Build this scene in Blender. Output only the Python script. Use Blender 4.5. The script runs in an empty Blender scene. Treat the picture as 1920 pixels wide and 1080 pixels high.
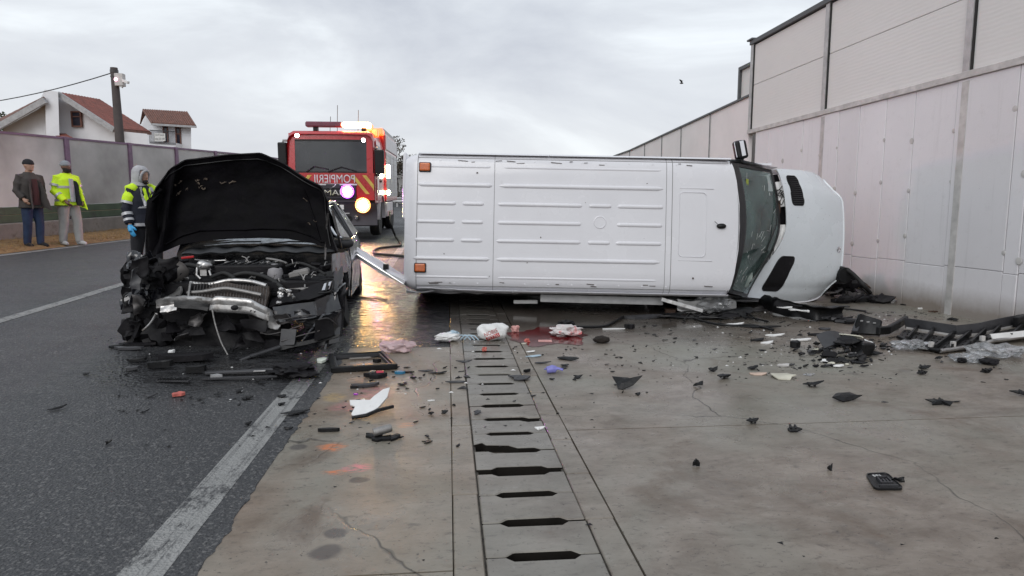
import bpy, bmesh, math, random
from mathutils import Vector, Matrix, noise, Quaternion
R = math.radians
SC = bpy.context.scene
COL = SC.collection

# ---------------------------------------------------------------- camera
F, CX, CY, HOR, VPX, EYE = 1220.0, 960.0, 540.0, 395.0, 840.0, 1.36
pitch = math.atan((CY - HOR) / F)
yaw = math.atan((CX - VPX) * math.cos(pitch) / F)
fwd = Vector((math.sin(yaw) * math.cos(pitch), math.cos(yaw) * math.cos(pitch), -math.sin(pitch)))
rgt = Vector((math.cos(yaw), -math.sin(yaw), 0))
upv = rgt.cross(fwd)
fwdh = Vector((math.sin(yaw), math.cos(yaw), 0))
CAM = Vector((0, 0, EYE))
cd = bpy.data.cameras.new('camera')
cam = bpy.data.objects.new('camera', cd)
COL.objects.link(cam)
cam.matrix_world = Matrix.Translation(CAM) @ Matrix((rgt, upv, -fwd)).transposed().to_4x4()
cd.sensor_width = 36
cd.lens = F / 1920 * 36
cd.clip_start = 0.05
cd.clip_end = 2000
SC.camera = cam

# ---------------------------------------------------------------- sky, sun, exposure
SUN_EL, SUN_AZ = R(34), R(205)           # behind the camera, to its left
W = bpy.data.worlds.new('World')
SC.world = W
W.use_nodes = True
nt = W.node_tree
nt.nodes.clear()
def N(t, kind, **kw):
    n = t.nodes.new(kind)
    for k, v in kw.items():
        if k in n.inputs.keys() if hasattr(n.inputs, 'keys') else False:
            n.inputs[k].default_value = v
        else:
            setattr(n, k, v)
    return n
out = N(nt, 'ShaderNodeOutputWorld')
bg = N(nt, 'ShaderNodeBackground')
sky = N(nt, 'ShaderNodeTexSky')
sky.sky_type = 'NISHITA'
sky.sun_disc = False
sky.sun_elevation = SUN_EL
sky.sun_rotation = SUN_AZ
tc = N(nt, 'ShaderNodeTexCoord')
sep = N(nt, 'ShaderNodeSeparateXYZ')
nt.links.new(tc.outputs['Generated'], sep.inputs[0])
mp = N(nt, 'ShaderNodeMapping')
mp.inputs['Scale'].default_value = (1.0, 1.0, 2.6)
mp.inputs['Location'].default_value = (0.35, 0.2, 0.1)
nt.links.new(tc.outputs['Generated'], mp.inputs[0])
n1 = N(nt, 'ShaderNodeTexNoise')
n1.inputs['Scale'].default_value = 2.3
n1.inputs['Detail'].default_value = 7
n1.inputs['Roughness'].default_value = 0.55
n1.inputs['Distortion'].default_value = 0.35
nt.links.new(mp.outputs[0], n1.inputs[0])
rp = N(nt, 'ShaderNodeValToRGB')
cr = rp.color_ramp
cr.elements[0].position = 0.36
cr.elements[0].color = (4.7, 5.05, 5.7, 1)
cr.elements[1].position = 0.66
cr.elements[1].color = (8.6, 9.2, 9.6, 1)
e = cr.elements.new(0.52)
e.color = (6.2, 6.6, 7.1, 1)
nt.links.new(n1.outputs[0], rp.inputs[0])
# the overcast is brighter and a little warmer towards the horizon
hz = N(nt, 'ShaderNodeMapRange')
hz.inputs['From Min'].default_value = 0.0
hz.inputs['From Max'].default_value = 0.4
hz.inputs['To Min'].default_value = 1.0
hz.inputs['To Max'].default_value = 0.0
nt.links.new(sep.outputs[2], hz.inputs[0])
mh = N(nt, 'ShaderNodeMix')
mh.data_type = 'RGBA'
mh.inputs[7].default_value = (8.0, 7.8, 7.75, 1)
hm = N(nt, 'ShaderNodeMath')
hm.operation = 'MULTIPLY'
hm.inputs[1].default_value = 0.5
nt.links.new(hz.outputs[0], hm.inputs[0])
nt.links.new(hm.outputs[0], mh.inputs[0])
nt.links.new(rp.outputs[0], mh.inputs[6])
mx = N(nt, 'ShaderNodeMix')
mx.data_type = 'RGBA'
mx.inputs[0].default_value = 0.93
nt.links.new(sky.outputs[0], mx.inputs[6])
nt.links.new(mh.outputs[2], mx.inputs[7])
nt.links.new(mx.outputs[2], bg.inputs[0])
bg.inputs[1].default_value = 0.101
nt.links.new(bg.outputs[0], out.inputs[0])

sl = bpy.data.lights.new('sun', 'SUN')
sl.energy = 1.05
sl.angle = R(40)
sl.color = (1.0, 0.975, 0.95)
so = bpy.data.objects.new('sun', sl)
COL.objects.link(so)
sd = Vector((math.sin(SUN_AZ) * math.cos(SUN_EL), math.cos(SUN_AZ) * math.cos(SUN_EL), math.sin(SUN_EL)))
so.rotation_euler = sd.to_track_quat('Z', 'Y').to_euler()

SC.view_settings.view_transform = 'Standard'
SC.view_settings.look = 'None'
SC.view_settings.exposure = 0.25
SC.view_settings.gamma = 1.0
SC.view_settings.use_curve_mapping = False
SC.render.engine = 'CYCLES'
SC.cycles.use_denoising = True
SC.cycles.max_bounces = 6
SC.cycles.transparent_max_bounces = 12
SC.cycles.sample_clamp_indirect = 6.0
SC.cycles.caustics_reflective = False
SC.cycles.caustics_refractive = False

# ---------------------------------------------------------------- helpers
rnd = random.Random(7)
def sstep(a, b, x):
    t = max(0.0, min(1.0, (x - a) / (b - a)))
    return t * t * (3 - 2 * t)
def GZ(x, y):
    """height of the ground: the lanes climb away and to the left, the apron by the wall is level"""
    yy = min(y, 62)
    t = (yy - 6.5) / 1.5
    r = 0.045 * 1.5 * (math.log(1 + math.exp(t)) if t < 30 else t)
    r *= 1 - sstep(-1.2, 2.5, x)
    c = 0.03 * max(0.0, min(-1.1 - x, 11.0))
    return r + c
def ray(px, py):
    return (fwd + rgt * ((px - CX) / F) - upv * ((py - CY) / F))
def PD(px, py, d):
    """point seen at a pixel of the 1920 px photo, d metres along the horizontal view axis"""
    v = ray(px, py)
    return CAM + v * (d / v.dot(fwdh))
def PY(px, py, y):
    v = ray(px, py)
    return CAM + v * (y / v.y)
def GP(px, py):
    v = ray(px, py)
    t, prev = 1.0, None
    while t < 120:
        p = CAM + v * t
        h = p.z - GZ(p.x, p.y)
        if h < 0:
            lo, hi = prev, t
            for _ in range(30):
                m = (lo + hi) / 2
                q = CAM + v * m
                if q.z < GZ(q.x, q.y): hi = m
                else: lo = m
            q = CAM + v * hi
            return Vector((q.x, q.y, GZ(q.x, q.y)))
        prev = t
        t += 0.2
    p = CAM + v * 60
    return Vector((p.x, p.y, GZ(p.x, p.y)))

ROOTM = {}
def thing(name, label, cat, loc=(0, 0, 0), rot=None, group=None, kind=None):
    o = bpy.data.objects.new(name, None)
    COL.objects.link(o)
    m = Matrix.Translation(Vector(loc)) @ (rot.to_4x4() if rot is not None else Matrix())
    o.matrix_world = m
    o.empty_display_size = 0.2
    ROOTM[o.name] = m
    tag(o, label, cat, group, kind)
    return o
def tag(o, label=None, cat=None, group=None, kind=None):
    if label: o['label'] = label
    if cat: o['category'] = cat
    if group: o['group'] = group
    if kind: o['kind'] = kind
    return o

class MB:
    def __init__(s):
        s.v, s.f, s.uv = [], [], None
    def add(s, vs, fs):
        b = len(s.v)
        s.v += [Vector(p) for p in vs]
        s.f += [tuple(i + b for i in f) for f in fs]
        return b, len(s.v)
    def xf(s, rng, m):
        for i in range(*rng): s.v[i] = m @ s.v[i]
    def box(s, c, d, rot=None):
        x, y, z = d[0] / 2, d[1] / 2, d[2] / 2
        vs = [Vector(p) for p in ((-x,-y,-z),(x,-y,-z),(x,y,-z),(-x,y,-z),(-x,-y,z),(x,-y,z),(x,y,z),(-x,y,z))]
        if rot is not None: vs = [rot @ p for p in vs]
        c = Vector(c)
        return s.add([p + c for p in vs], [(0,3,2,1),(4,5,6,7),(0,1,5,4),(1,2,6,5),(2,3,7,6),(3,0,4,7)])
    def span(s, a, b):
        a, b = Vector(a), Vector(b)
        return s.box((a + b) / 2, [abs(b[i] - a[i]) for i in range(3)])
    def bar(s, a, b, w, h, up=(0, 0, 1)):
        a, b = Vector(a), Vector(b)
        y = (b - a); L = y.length; y.normalize()
        u = Vector(up)
        x = y.cross(u)
        if x.length < 1e-4: x = y.cross(Vector((1, 0, 0)))
        x.normalize(); z = x.cross(y)
        return s.box((a + b) / 2, (w, L, h), Matrix((x, y, z)).transposed())
    def prism(s, poly, d, o=(0, 0, 0), ax=None, ay=None):
        """flat polygon (2-D) in the plane ax, ay at o, pushed along ax x ay by d"""
        o = Vector(o); ax = Vector(ax or (1, 0, 0)); ay = Vector(ay or (0, 1, 0))
        n = ax.cross(ay).normalized() * d
        k = len(poly)
        vs = [o + ax * p[0] + ay * p[1] for p in poly]
        vs += [p + n for p in vs]
        fs = [tuple(reversed(range(k))), tuple(range(k, 2 * k))]
        fs += [(i, (i + 1) % k, (i + 1) % k + k, i + k) for i in range(k)]
        return s.add(vs, fs)
    def tube(s, path, r, n=8, cap=True):
        path = [Vector(p) for p in path]
        rs = r if isinstance(r, (list, tuple)) else [r] * len(path)
        vs, fs = [], []
        ref = Vector((0.31, 0.17, 0.93))
        for i, p in enumerate(path):
            t = (path[min(i + 1, len(path) - 1)] - path[max(i - 1, 0)])
            if t.length < 1e-6: t = Vector((0, 0, 1))
            t.normalize()
            x = t.cross(ref)
            if x.length < 0.05: x = t.cross(Vector((1, 0, 0)))
            x.normalize(); y = t.cross(x)
            for k in range(n):
                a = 2 * math.pi * k / n
                vs.append(p + (x * math.cos(a) + y * math.sin(a)) * rs[i])
        for i in range(len(path) - 1):
            for k in range(n):
                fs.append((i*n+k, i*n+(k+1)%n, (i+1)*n+(k+1)%n, (i+1)*n+k))
        if cap:
            fs.append(tuple(range(n - 1, -1, -1)))
            b = (len(path) - 1) * n
            fs.append(tuple(range(b, b + n)))
        return s.add(vs, fs)
    def lathe(s, prof, o=(0, 0, 0), ax=(0, 0, 1), n=16):
        """prof = [(radius, height)]"""
        o = Vector(o); az = Vector(ax).normalized()
        axx = az.cross(Vector((0.2, 0.9, 0.31))).normalized(); ay = az.cross(axx)
        vs, fs = [], []
        for r, h in prof:
            for k in range(n):
                a = 2 * math.pi * k / n
                vs.append(o + az * h + (axx * math.cos(a) + ay * math.sin(a)) * max(r, 1e-4))
        for i in range(len(prof) - 1):
            for k in range(n):
                fs.append((i*n+k, i*n+(k+1)%n, (i+1)*n+(k+1)%n, (i+1)*n+k))
        fs.append(tuple(range(n - 1, -1, -1)))
        b = (len(prof) - 1) * n
        fs.append(tuple(range(b, b + n)))
        return s.add(vs, fs)
    def grid(s, fn, nu, nv, thick=0.0, skip=None, off=None):
        """fn(u, v) -> point; with thick, a closed slab pushed along -normal (or off)"""
        P = [[Vector(fn(i / nu, j / nv)) for i in range(nu + 1)] for j in range(nv + 1)]
        idx = lambda i, j: j * (nu + 1) + i
        vs = [p for row in P for p in row]
        fs = []
        for j in range(nv):
            for i in range(nu):
                if skip and skip((i + .5) / nu, (j + .5) / nv): continue
                fs.append((idx(i, j), idx(i + 1, j), idx(i + 1, j + 1), idx(i, j + 1)))
        if thick:
            K = len(vs)
            back = []
            for j in range(nv + 1):
                for i in range(nu + 1):
                    a = P[j][min(i + 1, nu)] - P[j][max(i - 1, 0)]
                    b = P[min(j + 1, nv)][i] - P[max(j - 1, 0)][i]
                    nn = a.cross(b)
                    nn = nn.normalized() if nn.length > 1e-9 else Vector((0, 0, 1))
                    back.append(P[j][i] + (Vector(off) if off else -nn * thick))
            cnt = {}
            for f in fs:
                for q in range(4):
                    e = (f[q], f[(q + 1) % 4])
                    cnt[e] = 1
            sides = [(b, a, a + K, b + K) for (a, b) in cnt if (b, a) not in cnt]
            fs = fs + [tuple(i + K for i in reversed(f)) for f in fs] + sides
            vs = vs + back
        return s.add(vs, fs)
    def blob(s, c, rad, amp=0.3, fq=2.0, sub=3, seed=0, flat=0.0):
        bm = bmesh.new()
        bmesh.ops.create_icosphere(bm, subdivisions=sub, radius=1)
        o = Vector((seed * 13.7, seed * 7.1, seed * 3.3))
        vs = []
        for v in bm.verts:
            d = v.co.normalized()
            k = 1 + amp * (noise.noise(d * fq + o) + 0.5 * noise.noise(d * fq * 2.3 + o) + 0.25 * abs(noise.noise(d * fq * 5 + o)))
            p = Vector((d.x * rad[0], d.y * rad[1], d.z * rad[2])) * k
            if flat and p.z < -flat * rad[2]: p.z = -flat * rad[2]
            vs.append(p + Vector(c))
        bm.verts.index_update()
        fs = [tuple(v.index for v in f.verts) for f in bm.faces]
        bm.free()
        return s.add(vs, fs)
    def crumple(s, rng, amp, fq, seed=0):
        o = Vector((seed * 5.3, seed * 9.1, seed * 1.7))
        for i in range(*rng):
            p = s.v[i]
            s.v[i] = p + noise.noise_vector(p * fq + o) * amp + noise.noise_vector(p * fq * 2.6 + o) * amp * 0.4
    def build(s, name, mat, parent=None, smooth=None, bevel=0.0, seg=1, world=False, label=None, ground=False):
        vs = s.v
        me = bpy.data.meshes.new(name)
        if parent is not None and world:
            inv = ROOTM[parent.name].inverted()
            vs = [inv @ p for p in vs]
        off = Vector((0, 0, 0))
        if parent is None and vs:
            lo = [min(p[i] for p in vs) for i in range(3)]
            hi = [max(p[i] for p in vs) for i in range(3)]
            off = Vector(((lo[0] + hi[0]) / 2, (lo[1] + hi[1]) / 2, lo[2]))
            vs = [p - off for p in vs]
        me.from_pydata([tuple(p) for p in vs], [], s.f)
        if bevel or True:
            bm = bmesh.new(); bm.from_mesh(me)
            bmesh.ops.recalc_face_normals(bm, faces=bm.faces) if len(bm.faces) < 60000 and not ground else None
            if bevel:
                es = [e for e in bm.edges if len(e.link_faces) == 2 and e.calc_face_angle(0) > R(28)]
                bmesh.ops.bevel(bm, geom=es, offset=bevel, segments=seg, profile=0.5, affect='EDGES', clamp_overlap=True)
            bm.to_mesh(me); bm.free()
        if smooth is not None:
            me.shade_smooth()
            if smooth < 179: me.set_sharp_from_angle(angle=R(smooth))
        o = bpy.data.objects.new(name, me)
        COL.objects.link(o)
        for m in (mat if isinstance(mat, (list, tuple)) else [mat]):
            me.materials.append(m)
        if parent is not None:
            o.parent = parent
            ROOTM[o.name] = ROOTM.get(parent.name, Matrix())
        else:
            o.location = off
            ROOTM[o.name] = Matrix.Translation(off)
        if label: o['label'] = label
        return o

def copy_tree(o, parent=None, keep=()):
    c = o.copy(); COL.objects.link(c)
    if parent is not None: c.parent = parent
    for ch in o.children: copy_tree(ch, c)
    return c
def text(name, s, size, mat, parent, loc, ax, ay, extrude=0.002, mirror=False, align='CENTER', world=True, sx=1.0):
    cu = bpy.data.curves.new(name, 'FONT')
    cu.body = s; cu.size = size; cu.extrude = extrude; cu.align_x = align; cu.align_y = 'CENTER'
    t = bpy.data.objects.new(name, cu)
    COL.objects.link(t)
    me = bpy.data.meshes.new_from_object(t)
    bpy.data.objects.remove(t)
    ax = Vector(ax).normalized(); ay = Vector(ay).normalized(); az = ax.cross(ay)
    m = Matrix((ax, ay, az)).transposed().to_4x4(); m.translation = Vector(loc)
    m = m @ Matrix.Diagonal((-sx if mirror else sx, 1, 1, 1))
    me.transform(m)
    if world and parent is not None: me.transform(ROOTM[parent.name].inverted())
    if mirror: me.flip_normals()
    me.materials.clear(); me.materials.append(mat)
    o = bpy.data.objects.new(name, me); COL.objects.link(o)
    if parent is not None:
        o.parent = parent; ROOTM[o.name] = ROOTM[parent.name]
    return o

# ---------------------------------------------------------------- materials
def pm(name, col, rough=0.5, metal=0.0, var=0.15, scale=6.0, bump=0.0, bscale=None, rvar=0.1, col2=None,
       spec=0.5, coat=0.0, trans=0.0, alpha=1.0, emit=None, estr=0.0, detail=5, bdist=0.01, dirt=None, dirtscale=3.0, dirtcut=(0.55, 0.7), ramp=(0.35, 0.65)):
    m = bpy.data.materials.new(name)
    m.use_nodes = True
    t = m.node_tree
    b = t.nodes['Principled BSDF']
    b.inputs['Metallic'].default_value = metal
    b.inputs['Specular IOR Level'].default_value = spec
    b.inputs['Coat Weight'].default_value = coat
    b.inputs['Coat Roughness'].default_value = 0.08
    b.inputs['Transmission Weight'].default_value = trans
    b.inputs['Alpha'].default_value = alpha
    if emit:
        b.inputs['Emission Color'].default_value = (*emit, 1)
        b.inputs['Emission Strength'].default_value = estr
    c = t.nodes.new('ShaderNodeTexCoord')
    nz = t.nodes.new('ShaderNodeTexNoise')
    nz.inputs['Scale'].default_value = scale
    nz.inputs['Detail'].default_value = detail
    nz.inputs['Roughness'].default_value = 0.6
    t.links.new(c.outputs['Object'], nz.inputs[0])
    r = t.nodes.new('ShaderNodeValToRGB')
    r.color_ramp.elements[0].position = ramp[0]
    r.color_ramp.elements[1].position = ramp[1]
    if col2 is None: col2 = tuple(max(0, x * (1 - 2 * var)) for x in col)
    r.color_ramp.elements[0].color = (*col2, 1)
    r.color_ramp.elements[1].color = (*col, 1)
    t.links.new(nz.outputs[0], r.inputs[0])
    src = r.outputs[0]
    if dirt:
        n2 = t.nodes.new('ShaderNodeTexNoise')
        n2.inputs['Scale'].default_value = dirtscale
        n2.inputs['Detail'].default_value = 8
        n2.inputs['Roughness'].default_value = 0.7
        t.links.new(c.outputs['Object'], n2.inputs[0])
        r2 = t.nodes.new('ShaderNodeValToRGB')
        r2.color_ramp.elements[0].position = dirtcut[0]
        r2.color_ramp.elements[1].position = dirtcut[1]
        t.links.new(n2.outputs[0], r2.inputs[0])
        mm = t.nodes.new('ShaderNodeMix'); mm.data_type = 'RGBA'
        mm.inputs[7].default_value = (*dirt, 1)
        t.links.new(r2.outputs[0], mm.inputs[0]); t.links.new(src, mm.inputs[6])
        src = mm.outputs[2]
    t.links.new(src, b.inputs['Base Color'])
    mr = t.nodes.new('ShaderNodeMapRange')
    mr.inputs['To Min'].default_value = max(0.02, rough - rvar)
    mr.inputs['To Max'].default_value = min(1, rough + rvar)
    t.links.new(nz.outputs[0], mr.inputs[0])
    t.links.new(mr.outputs[0], b.inputs['Roughness'])
    if bump:
        bn = t.nodes.new('ShaderNodeTexNoise')
        bn.inputs['Scale'].default_value = bscale or scale * 4
        bn.inputs['Detail'].default_value = 6
        t.links.new(c.outputs['Object'], bn.inputs[0])
        bp = t.nodes.new('ShaderNodeBump')
        bp.inputs['Strength'].default_value = bump
        bp.inputs['Distance'].default_value = bdist
        t.links.new(bn.outputs[0], bp.inputs['Height'])
        t.links.new(bp.outputs[0], b.inputs['Normal'])
    return m
def lamp_mat(name, col, s):
    m = bpy.data.materials.new(name); m.use_nodes = True
    t = m.node_tree; b = t.nodes['Principled BSDF']
    b.inputs['Base Color'].default_value = (*[min(1, c * .6 + .2) for c in col], 1)
    b.inputs['Emission Color'].default_value = (*col, 1)
    b.inputs['Emission Strength'].default_value = s
    b.inputs['Roughness'].default_value = 0.3
    return m
def glass_mat(name, tint, gloss=0.5, rough=0.05, dirt=0.08, dcol=(0.4, 0.42, 0.42), dscale=3):
    """window glass: tinted see-through with a sky reflection and a film of dirt"""
    m = bpy.data.materials.new(name); m.use_nodes = True
    t = m.node_tree; t.nodes.clear()
    o = t.nodes.new('ShaderNodeOutputMaterial')
    tr = t.nodes.new('ShaderNodeBsdfTransparent'); tr.inputs[0].default_value = (*tint, 1)
    gl = t.nodes.new('ShaderNodeBsdfGlossy'); gl.inputs['Roughness'].default_value = rough
    fr = t.nodes.new('ShaderNodeFresnel'); fr.inputs[0].default_value = 1.5
    mu = t.nodes.new('ShaderNodeMath'); mu.operation = 'MULTIPLY_ADD'; mu.inputs[1].default_value = 0.9; mu.inputs[2].default_value = gloss * 0.1
    t.links.new(fr.outputs[0], mu.inputs[0])
    ms = t.nodes.new('ShaderNodeMixShader')
    t.links.new(mu.outputs[0], ms.inputs[0]); t.links.new(tr.outputs[0], ms.inputs[1]); t.links.new(gl.outputs[0], ms.inputs[2])
    df = t.nodes.new('ShaderNodeBsdfDiffuse'); df.inputs[0].default_value = (*dcol, 1)
    c = t.nodes.new('ShaderNodeTexCoord'); nz = t.nodes.new('ShaderNodeTexNoise')
    nz.inputs['Scale'].default_value = dscale; nz.inputs['Detail'].default_value = 6
    t.links.new(c.outputs['Object'], nz.inputs[0])
    mr = t.nodes.new('ShaderNodeMapRange'); mr.inputs['From Min'].default_value = 0.3; mr.inputs['From Max'].default_value = 0.75
    mr.inputs['To Min'].default_value = dirt * 0.4; mr.inputs['To Max'].default_value = dirt * 2
    t.links.new(nz.outputs[0], mr.inputs[0])
    m2 = t.nodes.new('ShaderNodeMixShader')
    t.links.new(mr.outputs[0], m2.inputs[0]); t.links.new(ms.outputs[0], m2.inputs[1]); t.links.new(df.outputs[0], m2.inputs[2])
    t.links.new(m2.outputs[0], o.inputs[0])
    return m

M = {}
M['white_paint'] = pm('white_paint', (0.70, 0.70, 0.73), 0.26, var=0.02, scale=2, coat=0.3, dirt=(0.50, 0.49, 0.48), dirtscale=5, dirtcut=(0.62, 1.0), rvar=0.08, bump=0.12, bscale=2.2, bdist=0.02)
M['hood_white'] = pm('hood_white', (0.66, 0.70, 0.73), 0.28, var=0.03, scale=2, coat=0.3, dirt=(0.12, 0.11, 0.10), dirtscale=26, dirtcut=(0.65, 0.685), bump=0.12, bscale=2.2, bdist=0.02)
M['seam'] = pm('seam', (0.22, 0.22, 0.22), 0.6)
M['black_plastic'] = pm('black_plastic', (0.009, 0.009, 0.010), 0.42, var=0.3, bump=0.25, bscale=60, rvar=0.15, spec=0.32)
M['soot_plastic'] = pm('soot_plastic', (0.008, 0.007, 0.009), 0.6, var=0.3, scale=9, bump=0.4, bscale=25, rvar=0.25, spec=0.28, dirt=(0.045, 0.04, 0.036), dirtscale=9, dirtcut=(0.62, 0.8))
M['black_rubber'] = pm('black_rubber', (0.02, 0.02, 0.02), 0.75, bump=0.2)
M['grey_plastic'] = pm('grey_plastic', (0.045, 0.045, 0.049), 0.45, bump=0.2)
M['dark_metal'] = pm('dark_metal', (0.09, 0.085, 0.085), 0.42, 0.7, scale=12, bump=0.4, bscale=30, rvar=0.2, dirt=(0.05, 0.035, 0.025), dirtscale=8)
M['silver_metal'] = pm('silver_metal', (0.62, 0.61, 0.6), 0.33, 0.85, scale=9, bump=0.25, bscale=18, rvar=0.15, dirt=(0.16, 0.14, 0.12), dirtscale=7, dirtcut=(0.5, 0.72))
M['cast_alloy'] = pm('cast_alloy', (0.33, 0.32, 0.31), 0.5, 0.7, scale=14, bump=0.5, bscale=40)
M['chrome'] = pm('chrome', (0.75, 0.75, 0.76), 0.12, 1.0, var=0.05)
M['black_paint'] = pm('black_paint', (0.010, 0.010, 0.014), 0.2, var=0.2, coat=0.8, scale=3, dirt=(0.07, 0.065, 0.06), dirtscale=6, dirtcut=(0.6, 0.85))
M['hood_under'] = pm('hood_under', (0.0035, 0.003, 0.0045), 0.6, var=0.35, scale=7, bump=0.2, bscale=22, bdist=0.02, rvar=0.15, spec=0.07, dirt=(0.009, 0.008, 0.008), dirtscale=8, dirtcut=(0.6, 0.8))
M['crazed_glass'] = glass_mat('crazed_glass', (0.3, 0.33, 0.34), 0.6, 0.08, 0.75, (0.74, 0.78, 0.81), 14)
M['red_paint'] = pm('red_paint', (0.46, 0.018, 0.022), 0.28, var=0.06, coat=0.5)
M['amber_lens'] = pm('amber_lens', (0.62, 0.13, 0.012), 0.22, var=0.12, scale=30, coat=0.6)
M['clear_lens'] = glass_mat('clear_lens', (0.8, 0.82, 0.82), 0.8, 0.04, 0.1)
M['windshield'] = glass_mat('windshield', (0.52, 0.63, 0.61), 0.3, 0.05, 0.26, (0.22, 0.32, 0.30), 2.5)
M['truck_glass'] = glass_mat('truck_glass', (0.22, 0.23, 0.25), 0.5, 0.06, 0.10, (0.2, 0.2, 0.22))
M['car_glass'] = glass_mat('car_glass', (0.18, 0.2, 0.2), 0.6, 0.05, 0.05)
M['mirror'] = pm('mirror', (0.7, 0.7, 0.72), 0.04, 1.0, var=0.02)
M['film'] = glass_mat('film', (0.95, 0.96, 0.97), 0.6, 0.1, 0.11, (0.85, 0.86, 0.87), 9)
M['interior'] = pm('interior', (0.06, 0.065, 0.065), 0.8)
M['seat_cloth'] = pm('seat_cloth', (0.02, 0.024, 0.026), 0.9)
M['white_plastic'] = pm('white_plastic', (0.74, 0.74, 0.73), 0.4, var=0.06, dirt=(0.3, 0.28, 0.26), dirtscale=9, dirtcut=(0.58, 0.8))
M['cream_cloth'] = pm('cream_cloth', (0.62, 0.60, 0.50), 0.9, bump=0.4)
M['tan_paper'] = pm('tan_paper', (0.62, 0.47, 0.38), 0.85)
M['rust_brown'] = pm('rust_brown', (0.085, 0.05, 0.034), 0.7, 0.2, scale=10, bump=0.4)
M['beige_tank'] = pm('beige_tank', (0.42, 0.33, 0.22), 0.5, trans=0.0, dirt=(0.1, 0.07, 0.05), dirtscale=6)
# ---------------------------------------------------------------- ground materials
class NG:
    def __init__(s, name):
        s.m = bpy.data.materials.new(name); s.m.use_nodes = True
        s.t = s.m.node_tree; s.b = s.t.nodes['Principled BSDF']
        s.c = s.t.nodes.new('ShaderNodeTexCoord').outputs['Object']
    def L(s, a, b): s.t.links.new(a, b)
    def put(s, sock, v):
        if hasattr(v, 'links') or hasattr(v, 'is_linked'): s.L(v, sock)
        else: sock.default_value = v
    def mapping(s, scale=(1, 1, 1), rot=(0, 0, 0), src=None, loc=(0, 0, 0)):
        n = s.t.nodes.new('ShaderNodeMapping'); n.inputs['Scale'].default_value = scale; n.inputs['Rotation'].default_value = rot
        n.inputs['Location'].default_value = loc
        s.L(src or s.c, n.inputs[0]); return n.outputs[0]
    def noise(s, scale, detail=5, rough=0.55, src=None, dist=0.0):
        n = s.t.nodes.new('ShaderNodeTexNoise'); n.inputs['Scale'].default_value = scale; n.inputs['Detail'].default_value = detail
        n.inputs['Roughness'].default_value = rough; n.inputs['Distortion'].default_value = dist
        s.L(src or s.c, n.inputs[0]); return n.outputs[0]
    def vor(s, scale, feature='F1', src=None, o=0):
        n = s.t.nodes.new('ShaderNodeTexVoronoi'); n.feature = feature; n.inputs['Scale'].default_value = scale
        s.L(src or s.c, n.inputs[0]); return n.outputs[o]
    def ramp(s, v, *stops):
        n = s.t.nodes.new('ShaderNodeValToRGB'); e = n.color_ramp.elements
        while len(e) < len(stops): e.new(0.5)
        for k, (p, c) in enumerate(stops):
            e[k].position = p; e[k].color = (*c, 1) if isinstance(c, tuple) else (c, c, c, 1)
        s.L(v, n.inputs[0]); return n.outputs[0]
    def math(s, op, a, b=0.0, clamp=False):
        n = s.t.nodes.new('ShaderNodeMath'); n.operation = op; n.use_clamp = clamp
        s.put(n.inputs[0], a); s.put(n.inputs[1], b); return n.outputs[0]
    def mix(s, f, a, b, blend='MIX'):
        n = s.t.nodes.new('ShaderNodeMix'); n.data_type = 'RGBA'; n.blend_type = blend
        s.put(n.inputs[0], f)
        for k, v in ((6, a), (7, b)):
            if isinstance(v, tuple): n.inputs[k].default_value = (*v, 1)
            else: s.L(v, n.inputs[k])
        return n.outputs[2]
    def wave_disp(s, amt, scale):
        """object coordinates shifted by noise"""
        n = s.t.nodes.new('ShaderNodeTexNoise'); n.inputs['Scale'].default_value = scale; n.inputs['Detail'].default_value = 4
        s.L(s.c, n.inputs[0])
        a = s.t.nodes.new('ShaderNodeVectorMath'); a.operation = 'SUBTRACT'; a.inputs[1].default_value = (.5, .5, .5); s.L(n.outputs[1], a.inputs[0])
        k = s.t.nodes.new('ShaderNodeVectorMath'); k.operation = 'SCALE'; k.inputs['Scale'].default_value = amt; s.L(a.outputs[0], k.inputs[0])
        d = s.t.nodes.new('ShaderNodeVectorMath'); d.operation = 'ADD'; s.L(s.c, d.inputs[0]); s.L(k.outputs[0], d.inputs[1])
        return d.outputs[0]
    def spot(s, c, r, soft=0.25, warp=0.35, wscale=1.6):
        """1 inside an uneven ellipse on the ground: a spill or a wet patch"""
        w = s.wave_disp(warp, wscale)
        n = s.t.nodes.new('ShaderNodeMapping'); n.vector_type = 'TEXTURE'
        n.inputs['Location'].default_value = (c[0], c[1], 0); n.inputs['Scale'].default_value = (r[0], r[1], 50)
        s.L(w, n.inputs[0])
        l = s.t.nodes.new('ShaderNodeVectorMath'); l.operation = 'LENGTH'; s.L(n.outputs[0], l.inputs[0])
        mr = s.t.nodes.new('ShaderNodeMapRange'); mr.inputs['From Min'].default_value = 1 - soft; mr.inputs['From Max'].default_value = 1 + soft
        mr.inputs['To Min'].default_value = 1; mr.inputs['To Max'].default_value = 0
        s.L(l.outputs['Value'], mr.inputs[0]); return mr.outputs[0]
    def bump(s, h, strength=0.5, dist=0.01):
        n = s.t.nodes.new('ShaderNodeBump'); s.put(n.inputs['Strength'], strength); n.inputs['Distance'].default_value = dist
        s.L(h, n.inputs['Height']); s.L(n.outputs[0], s.b.inputs['Normal'])
    def col(s, c): s.put(s.b.inputs['Base Color'], c)
    def rough(s, r): s.put(s.b.inputs['Roughness'], r)

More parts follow.
